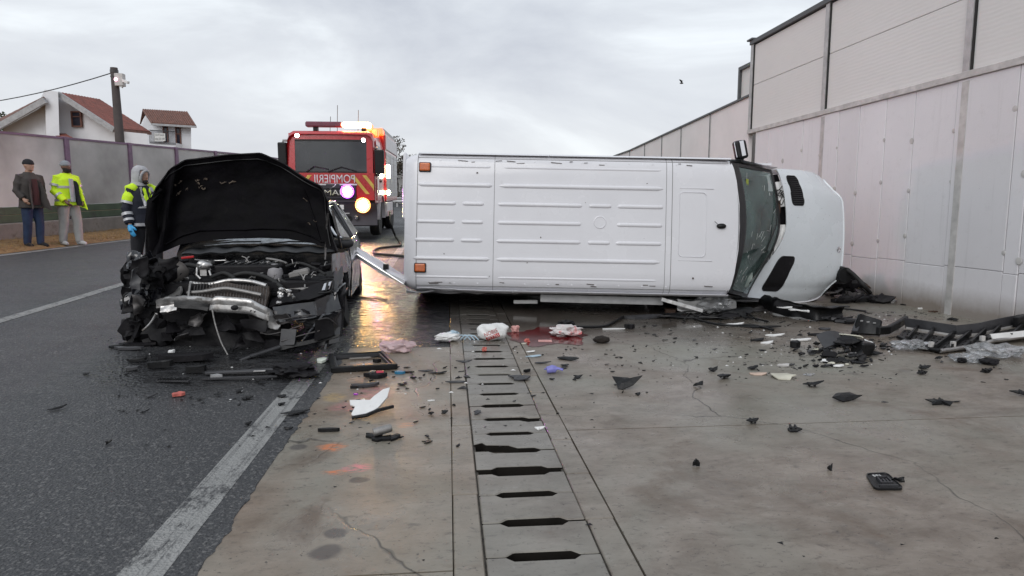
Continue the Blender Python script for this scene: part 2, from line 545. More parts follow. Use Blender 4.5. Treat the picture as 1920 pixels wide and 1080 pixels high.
WET = ((-0.5, 8.4), (2.1, 2.6))
def asphalt_mat(name, paint=False):
    g = NG(name)
    big = g.noise(0.45, 5)
    st = g.vor(85, o=1)
    stone = g.ramp(g.noise(52, 4, 0.65), (0.53, 0.0), (0.64, 1.0))
    base = g.mix(big, (0.023, 0.025, 0.029), (0.046, 0.047, 0.050))
    base = g.mix(g.math('MULTIPLY', stone, 0.75), base, (0.21, 0.205, 0.20))
    lanes = g.noise(2.2, 4, src=g.mapping((1.0, 0.10, 1)))
    base = g.mix(g.math('MULTIPLY', lanes, 0.35), base, (0.075, 0.075, 0.078))
    spk = g.ramp(g.noise(30, 5, 0.75), (0.56, 0.0), (0.66, 1.0))
    base = g.mix(g.math('MULTIPLY', spk, 0.75), base, (0.012, 0.012, 0.013))
    if paint:
        wear = g.math('ADD', g.math('MULTIPLY', g.noise(38, 6, 0.75, src=g.mapping((1, .45, 1))), 0.6), g.math('MULTIPLY', g.noise(3.0, 3), 0.42))
        msk = g.ramp(wear, (0.40, 0.0), (0.50, 1.0))
        strk = g.ramp(g.noise(3.0, 3, src=g.mapping((14, .12, 1))), (0.56, 0.0), (0.66, 1.0))
        msk = g.math('MULTIPLY', msk, g.math('SUBTRACT', 1.0, g.math('MULTIPLY', strk, 0.6)))
        pc = g.mix(g.noise(5, 4), (0.20, 0.20, 0.195), (0.36, 0.36, 0.35))
        base = g.mix(msk, base, pc)
    wet = g.spot(*WET, soft=0.35, warp=0.6, wscale=0.9)
    oil_shade = g.spot((-1.85, 5.55), (1.15, .75), soft=0.3, warp=0.5, wscale=2.2)  # oil slick, with the shadow beneath the car put into its colour
    wet = g.math('MAXIMUM', wet, oil_shade)  # wet patch joined with the oil slick and the shadow beneath the car
    base = g.mix(g.math('MULTIPLY', wet, 0.75), base, (0.009, 0.009, 0.010))
    g.col(base)
    pud = g.ramp(g.noise(0.8, 5, 0.6), (0.40, 0.0), (0.62, 1.0))
    r = g.math('SUBTRACT', 0.58, g.math('MULTIPLY', pud, 0.18))
    brk = g.ramp(g.noise(9, 6, 0.72, src=g.mapping((0.7, 1.7, 1))), (0.44, 0.0), (0.52, 1.0))
    r = g.math('SUBTRACT', r, g.math('MULTIPLY', wet, g.math('ADD', g.math('MULTIPLY', brk, 0.36), 0.06)), clamp=True)
    g.rough(g.math('MAXIMUM', r, 0.09))
    h = g.math('ADD', g.math('MULTIPLY', g.noise(55, 4, 0.65), 0.9), g.math('MULTIPLY', g.vor(72), 0.7))
    h = g.math('ADD', h, g.math('MULTIPLY', g.math('MULTIPLY', g.vor(34), wet), 1.8))
    g.bump(h, g.math('SUBTRACT', 0.9, g.math('MULTIPLY', wet, 0.62)), 0.013)
    g.b.inputs['Specular IOR Level'].default_value = 0.5
    return g.m
def concrete_mat(name, warm=0.5, cracks=True, wall=False, lite=1.0):
    g = NG(name)
    big = g.noise(0.55, 7, 0.62, dist=0.6)
    mid = g.noise(2.6, 8, 0.7, src=g.mapping((1.0, 1.8, 1)), dist=0.4)
    fine = g.noise(24, 7, 0.78, src=g.mapping((0.62, 1.2, 1)), dist=0.5)
    A = (0.242 + .012 * warm, 0.213 - .014 * warm, 0.183 - .028 * warm)
    B = (0.122 + .015 * warm, 0.099, 0.080 - .012 * warm)
    base = g.mix(g.ramp(mid, (0.34, 0.0), (0.62, 1.0)), B, A)
    base = g.mix(g.ramp(big, (0.42, 0.0), (0.66, 1.0)), base, (0.222, 0.216, 0.182))
    brown = g.ramp(g.noise(1.1, 8, 0.68, dist=1.0), (0.56, 0.0), (0.70, 1.0))
    base = g.mix(g.math('MULTIPLY', brown, 0.75), base, (0.100, 0.066, 0.042))
    base = g.mix(g.math('MULTIPLY', g.ramp(fine, (0.54, 0.0), (0.66, 1.0)), 0.62), base, (0.062, 0.052, 0.045))
    oi = g.t.nodes.new('ShaderNodeObjectInfo').outputs['Random']
    if not cracks:
        base = g.mix(g.math('MULTIPLY', oi, 0.55), base, g.mix(g.math('MULTIPLY', mid, 0.8), (0.10, 0.095, 0.088), (0.26, 0.255, 0.24)))
    pale = g.ramp(g.noise(14, 6, 0.75), (0.60, 0.0), (0.72, 1.0))
    base = g.mix(g.math('MULTIPLY', pale, 0.34), base, (0.36, 0.345, 0.32))
    pits = g.ramp(g.noise(48, 4, 0.65), (0.635, 0.0), (0.68, 1.0))
    base = g.mix(g.math('MULTIPLY', pits, 0.75), base, (0.035, 0.03, 0.027))
    oil = g.ramp(g.noise(1.9, 4, 0.5), (0.66, 0.0), (0.70, 1.0))
    base = g.mix(g.math('MULTIPLY', oil, 0.35), base, (0.07, 0.063, 0.06))
    if cracks:
        w = g.wave_disp(0.55, 1.4)
        cr = g.ramp(g.vor(0.42, 'DISTANCE_TO_EDGE', src=w), (0.0, 1.0), (0.0032, 0.0))
        cr = g.math('MULTIPLY', cr, g.ramp(g.noise(0.7, 3), (0.47, 0.0), (0.55, 1.0)))
        base = g.mix(g.math('MULTIPLY', cr, 0.85), base, (0.03, 0.025, 0.02))
    if warm > .9:
        for (px_, py_), rr_ in (((613, 1035), .062), ((628, 1000), .048), ((560, 838), .05), ((672, 900), .045)):
            c_ = GP(px_, py_)
            base = g.mix(g.math('MULTIPLY', g.spot((c_.x, c_.y), (rr_, rr_ * .9), .2, .05, 9), 0.7), base, (0.040, 0.034, 0.034))
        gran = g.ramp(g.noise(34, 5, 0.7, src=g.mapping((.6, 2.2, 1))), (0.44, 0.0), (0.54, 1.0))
        for (px_, py_), rr_, cc_ in (((622, 838), (.075, .06), (0.62, 0.17, 0.04)), ((668, 878), (.075, .05), (0.60, 0.16, 0.20)), ((628, 886), (.07, .03), (0.62, 0.17, 0.05)), ((700, 740), (.12, .20), (0.42, 0.16, 0.17)), ((660, 762), (.14, .10), (0.40, 0.15, 0.16)), ((760, 796), (.06, .05), (0.45, 0.20, 0.10)), ((628, 745), (.07, .10), (0.40, 0.27, 0.10))):  # reflected truck-light glints, put into the concrete's colour in orange and pink
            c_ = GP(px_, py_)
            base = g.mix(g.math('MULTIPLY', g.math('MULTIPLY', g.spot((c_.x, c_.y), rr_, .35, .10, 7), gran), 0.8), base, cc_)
    # where the lanes' water and oil ran, and the red spill beside the van
    wet = g.spot((1.0, 8.75), (4.4, 1.95), soft=0.35, warp=1.1, wscale=0.9)
    base = g.mix(g.math('MULTIPLY', wet, 0.85 if warm > .9 else 0.75), base, (0.022, 0.020, 0.020) if warm > .9 else (0.030, 0.025, 0.023))
    g.col(base)
    pud = g.ramp(g.noise(0.75, 6, 0.62, dist=0.5), (0.42, 0.0), (0.60, 1.0))
    r = g.math('SUBTRACT', 0.44, g.math('MULTIPLY', pud, 0.28))
    r = g.math('SUBTRACT', r, g.math('MULTIPLY', wet, 0.24))
    r = g.math('ADD', r, g.math('MULTIPLY', g.noise(8, 4), 0.14))
    g.rough(g.math('MAXIMUM', r, 0.10))
    h = g.math('ADD', g.math('MULTIPLY', fine, 0.35), g.math('MULTIPLY', g.noise(70, 4, 0.6), 0.4))
    h = g.math('SUBTRACT', h, g.math('MULTIPLY', pits, 0.5))
    if cracks: h = g.math('SUBTRACT', h, g.math('MULTIPLY', cr, 2.0))
    st = g.math('SUBTRACT', 0.42, g.math('MULTIPLY', pud, 0.24))
    if warm > .9:
        h = g.math('ADD', h, g.math('MULTIPLY', g.math('MULTIPLY', g.noise(48, 4, 0.65), wet), 4.0))
    g.bump(h, g.math('SUBTRACT', st, g.math('MULTIPLY', wet, 0.08)), 0.006)
    return g.m
def soil_mat():
    g = NG('dry_verge')
    a = g.noise(9, 8, 0.75)
    base = g.ramp(a, (0.3, (0.10, 0.055, 0.025)), (0.5, (0.24, 0.14, 0.06)), (0.7, (0.36, 0.24, 0.11)))
    g.col(base); g.rough(0.9)
    g.bump(g.noise(40, 6, 0.7), 1.0, 0.03)
    return g.m
M['asphalt'] = asphalt_mat('asphalt')
M['road_paint'] = asphalt_mat('road_paint', True)
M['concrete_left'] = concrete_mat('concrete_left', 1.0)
M['concrete_right'] = concrete_mat('concrete_right', 0.25)
M['concrete_slab'] = concrete_mat('concrete_slab', 0.0, False)
M['soil'] = soil_mat()
M['silt'] = pm('silt', (0.075, 0.066, 0.055), 0.95, bump=0.6, var=.35, scale=30)
M['slot_grime'] = pm('slot_grime', (0.016, 0.014, 0.012), 0.95, bump=0.4, spec=0.1)
M['mud'] = pm('mud', (0.05, 0.04, 0.03), 0.8, bump=0.5)

# ---------------------------------------------------------------- ground, road, apron
def patch(name, x0, x1, ys, nx, mat, dz=0.0, skirt=0.0, parent=None, kind='structure'):
    m = MB()
    f0 = x0 if callable(x0) else (lambda y: x0)
    f1 = x1 if callable(x1) else (lambda y: x1)
    vs, fs = [], []
    for y in ys:
        for i in range(nx + 1):
            x = f0(y) + (f1(y) - f0(y)) * i / nx
            vs.append((x, y, GZ(x, y) + dz))
    n = nx + 1
    for j in range(len(ys) - 1):
        for i in range(nx):
            fs.append((j*n+i, j*n+i+1, (j+1)*n+i+1, (j+1)*n+i))
    if skirt:
        K = len(vs)
        loop = [i for i in range(n)] + [j*n+nx for j in range(1, len(ys))] + [(len(ys)-1)*n+i for i in range(nx-1, -1, -1)] + [j*n for j in range(len(ys)-2, 0, -1)]
        vs += [(vs[i][0], vs[i][1], vs[i][2] - skirt) for i in loop]
        L = len(loop)
        fs += [(loop[(k+1) % L], loop[k], K + k, K + (k+1) % L) for k in range(L)]
    me = bpy.data.meshes.new(name)
    me.from_pydata(vs, [], fs); me.materials.append(mat)
    o = bpy.data.objects.new(name, me); COL.objects.link(o)
    if parent: o.parent = parent
    elif kind: o['kind'] = kind
    ROOTM[o.name] = Matrix()
    return o
def frange(a, b, n): return [a + (b - a) * i / n for i in range(n + 1)]
YS = frange(-4, 24, 56) + frange(25, 60, 20) + [66, 80, 110, 160, 300, 700]
def yl(y):                                  # far edge line and the fence run slightly across
    return -8.57 + 0.206 * (min(y, 27) - 12.45)
def yf(y):
    return -10.1 + 0.206 * (min(y, 27) - 14.67)
XA = -0.965
XL, XR = GP(905, 1000).x, GP(1111, 1000).x   # drain
XW = 6.56                                    # foot of the wall
# far ground under everything
patch('ground', -22, -1.3, [-30, -4] + frange(0, 70, 100), 60, M['soil'], -0.10)
patch('ground', -420, 420, [-40, -4] + frange(0, 60, 30) + [80, 160, 400, 900], 160, M['soil'], -0.55)
patch('asphalt_road', lambda y: yl(y) - 0.25, XA, YS, 24, M['asphalt'], -0.004)
patch('road_beyond', XA, 9.0, [y for y in YS if y >= 15.3], 14, M['asphalt'], -0.008)
pw = GP(262, 1080).x
patch('edge_marking', pw - 0.085, pw + 0.085, frange(0.5, 40, 60), 2, M['road_paint'], 0.0)
patch('far_edge_marking', lambda y: yl(y) - 0.08, lambda y: yl(y) + 0.08, frange(2, 40, 60), 1, M['road_paint'], 0.0)
dashes = [(3.0, 7.0), (8.0, 12.4), (17, 21), (25.6, 29.6), (34, 38)]
p1, p2 = GP(0, 600), GP(240, 530)
lx = (p1.x + p2.x) / 2
patch('lane_marking', lx - 0.075, lx + 0.075, frange(-1, 12.6, 30), 1, M['road_paint'], 0.0)
patch('lane_marking', lx - 0.075, lx + 0.075, frange(17, 21, 8), 1, M['road_paint'], 0.0)
patch('lane_marking', lx - 0.075, lx + 0.075, frange(26, 30, 8), 1, M['road_paint'], 0.0)

# crumbling edge of the asphalt over the first strip of concrete
mb = MB(); vs, fs = [], []
ye = frange(0.5, 6.4, 240)
for y in ye:
    w = .010 + .020 * noise.noise(Vector((y * 1.3, 0, 3))) + .022 * noise.noise(Vector((y * 5, 2, 3))) + .02 * noise.noise(Vector((y * 17, 2, 3)))
    for x in (XA - .03, XA + max(.004, w) * .6, XA + max(.006, w)):
        vs.append((x, y, GZ(x, y) + (.005 if x < XA + w * .8 else .0015)))
for j in range(len(ye) - 1):
    for i in range(2): fs.append((j*3+i, j*3+i+1, (j+1)*3+i+1, (j+1)*3+i))
mb.add(vs, fs); o = mb.build('asphalt_edge', M['asphalt'], ground=True); tag(o, kind='structure')
apron = tag(thing('concrete_apron', None, None), kind='structure')
def cslab(x0, x1, y0, y1, mat):
    n = max(2, int((y1 - y0) / 0.5))
    o = patch('concrete_slab', x0, x1, frange(y0 + 0.005, y1 - 0.005, n), max(2, int((x1 - x0) / .4)), mat, 0.0, 0.10, apron, None)
yj = GP(1400, 797).y
yjl = GP(740, 1076).y
KW = 0.125
YE = 6.30      # the left concrete strip ends here, asphalt goes on to the drain
for a, b in ((-2.0, yjl), (yjl, YE)):
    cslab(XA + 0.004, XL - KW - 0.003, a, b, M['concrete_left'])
patch('asphalt_shoulder', XA, XL - KW - 0.006, frange(YE, 15.3, 20), 6, M['asphalt'], -0.004)
for a, b in ((-2.0, yj), (yj, yj + 5.2), (yj + 5.2, yj + 10.4), (yj + 10.4, 24)):
    cslab(XR + KW + 0.006, XW + 0.3, a, b, M['concrete_right'])
# drain: a sunk channel under slotted cover slabs, a kerb stone course on either side
m = MB()
y0, y1 = -1.0, 15.3
for a, b in (((XL - .02, y0, -.40), (XL + .03, y1, -.09)), ((XR - .03, y0, -.40), (XR + .02, y1, -.09)), ((XL - .02, y0, -.44), (XR + .02, y1, -.40))):
    m.span(a, b)
drain = thing('drain_channel', 'concrete drain channel with slotted cover slabs crossing the apron', 'drain')
m.build('channel', M['soot_plastic'], drain)
for x_ in (XL, XR):
    mb = MB(); yy_ = frange(-1, 15, 64)
    for a_, b_ in zip(yy_[:-1], yy_[1:]): mb.span((x_ - .012, a_, -.05), (x_ + .012, b_, GZ(x_, a_) - .011))
    o = mb.build('silt', M['silt'], drain); o['kind'] = 'stuff'
ys0 = GP(1017, 1041).y
PIT = 0.2835
SW, SH, CHM = 0.235, 0.029, 0.032
rs = random.Random(3)
cover_meshes = {}
for k in range(-6, 44):
    a, b = ys0 + PIT * k, ys0 + PIT * (k + 1)
    g = 0.0065
    w2, xm = (XR - XL) / 2 - 0.003, (XL + XR) / 2
    near, far = a + g, b - g
    if k == 2: far = b - 0.030
    if k == 3: near = a + 0.030 - 0.01
    pts = [(-w2, near), (-SW/2 - CHM, near), (-SW/2, near + SH), (SW/2, near + SH), (SW/2 + CHM, near), (w2, near),
           (w2, far), (SW/2 + CHM, far), (SW/2, far - SH), (-SW/2, far - SH), (-SW/2 - CHM, far), (-w2, far)]
    if k == 4:   # broken corner
        pts = [(-w2, near + .10), (-w2 + .05, near + 0.13), (-w2 + 0.07, near + .09), (-0.03, near + .075), (0.02, near + SH), (SW/2, near + SH), (SW/2 + CHM, near), (w2, near)] + pts[6:]
    if k == 5:
        pts = pts[:6] + [(w2, far - .05), (w2 - .09, far - .065), (SW/2 - .04, far - SH)] + pts[9:]
    pts = [(p[0] + xm, p[1]) for p in pts]
    mb = MB()
    mb.prism(pts, 0.09, (0, 0, -0.09))
    dz = rs.uniform(-0.004, 0.002)
    tx, ty = rs.uniform(-.006, .006), rs.uniform(-.008, .008)
    yc = (near + far) / 2
    mb.v = [Vector((p.x, p.y, p.z + GZ(p.x, p.y) + dz + tx * (p.x - xm) + ty * (p.y - yc))) for p in mb.v]
    o = mb.build('cover_slab', [M['concrete_slab'], M['slot_grime']], drain, bevel=rs.uniform(.002, .006))
    for p in o.data.polygons:
        if abs(p.normal.z) < .5: p.material_index = 1
# a broken-off lump lying in the gap
mb = MB(); q = GP(932, 838)
mb.prism([(-.16, -.05), (-.10, .05), (-.02, .06), (.10, -.02), (.16, -.045), (.02, -.07)], 0.05, (q.x, q.y, -0.085)); mb.crumple((0, len(mb.v)), .012, 20)
mb.build('broken_piece', M['mud'], drain, bevel=0.004)
for side in (0, 1):
    y = -1.0 + (0.2 if side else 0)
    ln = 0.50 if side else 1.0
    while y < 15.2:
        mb = MB()
        x0, x1 = (XR + 0.003, XR + KW) if side else (XL - KW, XL - 0.003)
        n = 6
        mb.box(((x0 + x1) / 2, y + ln / 2, -0.06), (x1 - x0, ln - 0.007, 0.12))
        mb.v = [Vector((p.x + (0.004 * rs.uniform(-1, 1)), p.y, p.z + GZ(p.x, p.y) + 0.001 + rs.uniform(-.002, .001))) for p in mb.v]
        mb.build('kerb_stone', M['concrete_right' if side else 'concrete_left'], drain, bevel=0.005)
        y += ln
# verge
def verge_x(y, u): return yf(y) - 0.2 + (yl(y) - 0.18 - yf(y) + 0.2) * u
mb = MB()
ysv = frange(2, 40, 150)
vs, fs = [], []
nx = 10
for y in ysv:
    for i in range(nx + 1):
        x = verge_x(y, i / nx)
        b = 0.0 if i == nx else 0.05 * math.sin(math.pi * i / nx) + 0.05 * noise.noise(Vector((x * 2, y * 2, 1))) + 0.03
        vs.append((x, y, GZ(x, y) + max(0.0, b) - 0.002))
for j in range(len(ysv) - 1):
    for i in range(nx): fs.append((j*(nx+1)+i, j*(nx+1)+i+1, (j+1)*(nx+1)+i+1, (j+1)*(nx+1)+i))
mb.add(vs, fs)
o = mb.build('verge', M['soil'], ground=True); tag(o, kind='structure')
# dry grass on it
mb = MB(); rg = random.Random(5)
for k in range(9000):
    y = rg.uniform(8, 30); u = rg.random() ** 0.8 * 0.93
    x = verge_x(y, u); z = GZ(x, y) + 0.02
    h = rg.uniform(0.03, 0.13); a = rg.uniform(0, 6.3); w = 0.006
    lx_, ly_ = math.cos(a), math.sin(a)
    tip = (x + rg.uniform(-.08, .08), y + rg.uniform(-.08, .08), z + h)
    mb.add([(x - lx_ * w, y - ly_ * w, z), (x + lx_ * w, y + ly_ * w, z), tip], [(0, 1, 2)])
M['dry_grass'] = pm('dry_grass', (0.42, 0.27, 0.10), 0.9, var=0.3, scale=1.5)
o = mb.build('dry_grass', M['dry_grass'], ground=True); tag(o, 'brown dry grass along the foot of the left fence', 'grass', kind='stuff')

# ---------------------------------------------------------------- wall on the right
def wallmat():
    g = NG('painted_concrete')
    a = g.noise(1.2, 6, 0.6); b = g.noise(6, 8, 0.72)
    base = g.mix(a, (0.66, 0.645, 0.665), (0.77, 0.755, 0.775))
    base = g.mix(g.math('MULTIPLY', g.ramp(b, (0.55, 0.0), (0.72, 1.0)), 0.30), base, (0.50, 0.48, 0.49))
    drip = g.ramp(g.noise(5, 6, 0.65, src=g.mapping((1, 2.0, 0.12))), (0.58, 0.0), (0.75, 1.0))
    base = g.mix(g.math('MULTIPLY', drip, 0.30), base, (0.42, 0.405, 0.41))
    sp = g.ramp(g.noise(26, 5, 0.65), (0.70, 0.0), (0.73, 1.0))
    base = g.mix(g.math('MULTIPLY', sp, 0.6), base, (0.22, 0.21, 0.21))
    # splashed earth along the foot
    z = g.t.nodes.new('ShaderNodeSeparateXYZ'); g.L(g.c, z.inputs[0])
    foot = g.t.nodes.new('ShaderNodeMapRange'); foot.inputs['From Min'].default_value = 0.30; foot.inputs['From Max'].default_value = 0.0
    g.L(g.math('SUBTRACT', z.outputs[2], g.math('MULTIPLY', g.noise(4, 6, 0.7), 0.16)), foot.inputs[0])
    base = g.mix(g.math('MULTIPLY', foot.outputs[0], 0.85), base, (0.17, 0.13, 0.09))
    oi = g.t.nodes.new('ShaderNodeObjectInfo').outputs['Random']
    base = g.mix(g.math('MULTIPLY', oi, 0.22), base, (0.50, 0.49, 0.50))
    g.col(base); g.rough(0.75); g.bump(g.math('ADD', b, g.noise(60, 4)), 0.25, 0.006)
    return g.m
M['wall'] = wallmat()
M['panel'] = None
def panelmat():
    g = NG('sound_panel')
    base = g.mix(g.noise(0.8, 5), (0.62, 0.615, 0.60), (0.69, 0.685, 0.67))
    base = g.mix(g.math('MULTIPLY', g.ramp(g.noise(9, 6, 0.7, src=g.mapping((1, .4, 3))), (0.5, 0.), (0.75, 1.)), 0.2), base, (0.48, 0.475, 0.465))
    g.col(base); g.rough(0.55)
    z = g.t.nodes.new('ShaderNodeSeparateXYZ'); g.L(g.wave_disp(0.05, 3), z.inputs[0])
    h = g.math('SINE', g.math('MULTIPLY', z.outputs[2], 2 * math.pi / 0.055))
    g.bump(g.math('ADD', g.math('MULTIPLY', h, 0.5), g.noise(12, 4)), 0.13, 0.006)
    return g.m
M['panel'] = panelmat()
M['panel_pale'] = pm('panel_pale', (0.76, 0.72, 0.72), 0.6, var=0.04, scale=1.5, bump=0.1)  # lightened copy of the sound panel, the strobe's pink put into its colour
M['galv'] = pm('galvanised', (0.50, 0.50, 0.50), 0.5, 0.4, scale=6, bump=0.1)
M['dark_cap'] = pm('dark_cap', (0.08, 0.085, 0.09), 0.5)
M['pale_trim'] = pm('pale_trim', (0.56, 0.545, 0.53), 0.5)

ZW = 3.02
def wy(px, z):   # y on the wall plane for a pixel column at height z
    lo, hi = 1.0, 90.0
    for _ in range(50):
        md = (lo + hi) / 2
        q = Vector((XW, md, z)) - CAM
        x = CX + F * q.dot(rgt) / q.dot(fwd)
        if x > px: lo = md
        else: hi = md
    return lo
wall = thing('retaining_wall', 'pale painted concrete retaining wall with vertical formwork seams at right', 'wall', (XW, 8, 0))
seams = [-1.5, 0.6, 2.7, 4.8, 6.9] + [wy(p, 1.2) for p in (1888, 1776, 1700, 1648, 1600, 1563, 1530, 1497, 1462, 1434)] + [wy(1410, 1.2)]
seams = sorted(seams)
for i in range(len(seams) - 1):
    a, b = seams[i], seams[i + 1]
    mb = MB()
    g = 0.004
    zs = 0.62 + 0.02 * (i % 2) if b < 12 else None
    off = rs.uniform(-.006, .006)
    mb.span((XW + off, a + g, -0.05), (XW + 0.35, b - g, zs - 0.004 if zs else ZW))
    mb.build('concrete_panel', M['wall'], wall, world=True, bevel=0.006)
    if zs:
        mb = MB(); mb.span((XW + off + rs.uniform(-.004, .004), a + g, zs), (XW + 0.35, b - g, ZW))
        mb.build('concrete_panel', M['wall'], wall, world=True, bevel=0.006)
    # tie holes and patched spots by the seam
    if a > 3:
        for z in (0.9, 1.75, 2.45):
            if rs.random() < .35: continue
            k_ = rs.uniform(.5, 1.1)
            mb = MB(); mb.lathe([(0.045 * k_, 0), (0.04 * k_, 0.004), (0.012, 0.006)], (XW + off - 0.001, a + rs.uniform(-.01, .03), z + rs.uniform(-.12, .1)), (-1, 0, 0), 10)
            mb.build('tie_plug', M['pale_trim'], wall, world=True)
mb = MB()
mb.span((XW + 0.05, -2, -0.1), (XW + 0.33, seams[-1], ZW - .02)); mb.build('wall_core', M['mud'], wall, world=True)
# grey filled joints
for px in (1800, 1538):
    yy = wy(px, 2.0); mb = MB(); mb.span((XW - 0.010, yy - .055, 0.0), (XW + 0.01, yy + .055, ZW - 0.03)); mb.build('joint_strip', M['galv'] if px == 1538 else M['pale_trim'], wall, world=True)

barrier = thing('sound_barrier', 'tall pale grey ribbed sound barrier panels standing on the concrete wall', 'barrier', (XW, 8, ZW))
ZT = 4.88
posts = [wy(1408, 3.9), wy(1548, 3.9), wy(1822, 3.9)]
dy = posts[1] - posts[2]
posts += [posts[2] - dy, posts[2] - 2 * dy, posts[2] - 3 * dy]
posts.sort()
for i, y in enumerate(posts):
    mb = MB()
    mb.span((XW - 0.015, y - 0.055, ZW + 0.09), (XW + 0.145, y + 0.055, ZT + 0.02)); mb.build('post', M['galv'], barrier, world=True)
    mb = MB(); mb.span((XW - 0.004, y - 0.078, ZW + 0.09), (XW + 0.12, y - 0.058, ZT)); mb.build('seal', M['black_rubber'], barrier, world=True)
    if i + 1 < len(posts):
        a, b = y + 0.057, posts[i + 1] - 0.08
        zm = ZW + 0.09 + 0.93
        for z0, z1 in ((ZW + 0.092, zm - 0.004), (zm + 0.004, ZT)):
            mb = MB(); mb.span((XW + 0.018, a, z0), (XW + 0.12, b, z1)); mb.build('acoustic_panel', M['panel'], barrier, world=True, bevel=0.004)
mb = MB(); mb.span((XW - 0.03, posts[0] - 1, ZW + 0.002), (XW + 0.2, posts[-1] + .06, ZW + 0.09)); mb.build('base_rail', M['pale_trim'], barrier, world=True, bevel=0.006)
mb = MB(); mb.span((XW - 0.04, posts[0] - 1, ZT + 0.021), (XW + 0.17, posts[-1] + .08, ZT + 0.11)); mb.build('cap', M['dark_cap'], barrier, world=True, bevel=0.006)
mb = MB(); mb.span((XW - 0.07, posts[-1] - .08, ZT + 0.112), (XW + 0.19, posts[-1] + .16, ZT + 0.15)); mb.build('cap_end', M['dark_cap'], barrier, world=True, bevel=0.006)

# lower run beyond, panel and posts to the ground
low = thing('low_sound_barrier', 'lower run of pinkish grey sound barrier stepping away beyond the white van', 'barrier', (XW, 20, 0))
ya = posts[-1] + 0.07
yb = wy(1168, 3.6)
pl = [wy(p, 3.4) for p in (1408, 1330, 1276, 1240, 1208, 1180)]
pl[0] = ya
while len(pl) < 14: pl.append(pl[-1] + 3.0)
zt = lambda y: 3.83 - 0.035 * max(0, y - 14) if y < 24 else 3.48
for i in range(len(pl) - 1):
    a, b = pl[i], pl[i + 1]
    mb = MB(); mb.span((XW + .012, b - 0.045, 0), (XW + 0.13, b + 0.0, zt(b) + .02)); mb.build('post', M['galv'], low, world=True)
    mb = MB(); mb.span((XW + .005, b + 0.001, 0), (XW + 0.10, b + 0.022, zt(b))); mb.build('seal', M['dark_cap'], low, world=True)
    za = zt((a + b) / 2)
    for z0, z1, z2 in ((0, 1.9, 1.9), (1.908, zt(a), zt(b))):
        mb = MB(); mb.span((XW + 0.02, a + .002, z0), (XW + 0.11, b - .047, max(z1, z2)))
        for p in mb.v:
            if p.z > z0 + .1: p.z = z1 if p.y < (a + b) / 2 else z2
        mb.build('acoustic_panel', M['panel_pale'], low, world=True)
    mb = MB(); mb.bar((XW + .05, a, zt(a) + 0.024), (XW + .05, b - .03, zt(b) + 0.024), 0.14, 0.045); mb.build('cap', M['dark_cap'], low, world=True)
back = thing('rear_sound_panel', 'single tall sound panel set back behind the step in the barrier', 'barrier', (XW + 0.6, 15, 0))
mb = MB(); a_, b_ = wy(1404, 4.6) + 0.1, wy(1381, 4.6) + 0.8
mb.span((XW + 0.5, a_, 0), (XW + 0.6, b_, 4.70)); mb.build('acoustic_panel', M['panel'], back, world=True)
mb = MB(); mb.span((XW + .44, b_ + .002, 0), (XW + .62, b_ + .08, 4.78)); mb.span((XW + .44, a_, 4.702), (XW + .62, b_, 4.78)); mb.build('frame', M['dark_cap'], back, world=True)

# ---------------------------------------------------------------- fence on the left
M['mauve'] = pm('mauve_steel', (0.24, 0.15, 0.23), 0.45, 0.1, scale=5, bump=0.1)
M['fence_panel'] = glass_mat('fence_panel', (0.55, 0.54, 0.52), 0.5, 0.18, 0.58, (0.70, 0.69, 0.67), 0.5)
M['green_panel'] = pm('green_panel', (0.075, 0.115, 0.07), 0.6, scale=3, dirt=(0.05, 0.05, 0.045), dirtscale=2)
M['footing'] = pm('footing_concrete', (0.27, 0.25, 0.23), 0.8, scale=3, bump=0.4, bscale=20, dirt=(0.13, 0.11, 0.09), dirtscale=3)
fence = thing('roadside_fence', 'see-through grimy fence with mauve posts and green lower boards at left', 'fence', (-10, 14, 0.6))
def fp(r0):  # y where ratio x/y meets the fence line
    return (-10.1 - 0.206 * 14.67) / (r0 - 0.206)
rat = lambda px: (lambda v: v.x / v.y)(ray(px, 300))
fy = [fp(rat(125)), fp(rat(243)), fp(rat(330)), fp(rat(362))]
stp = fy[1] - fy[0]
fy = [fy[0] - 3 * stp, fy[0] - 2 * stp, fy[0] - stp] + fy[:3] + [fy[2] + 0.98 * stp * k for k in range(1, 5)]
H1, H2, H3 = 0.40, 0.76, 2.42
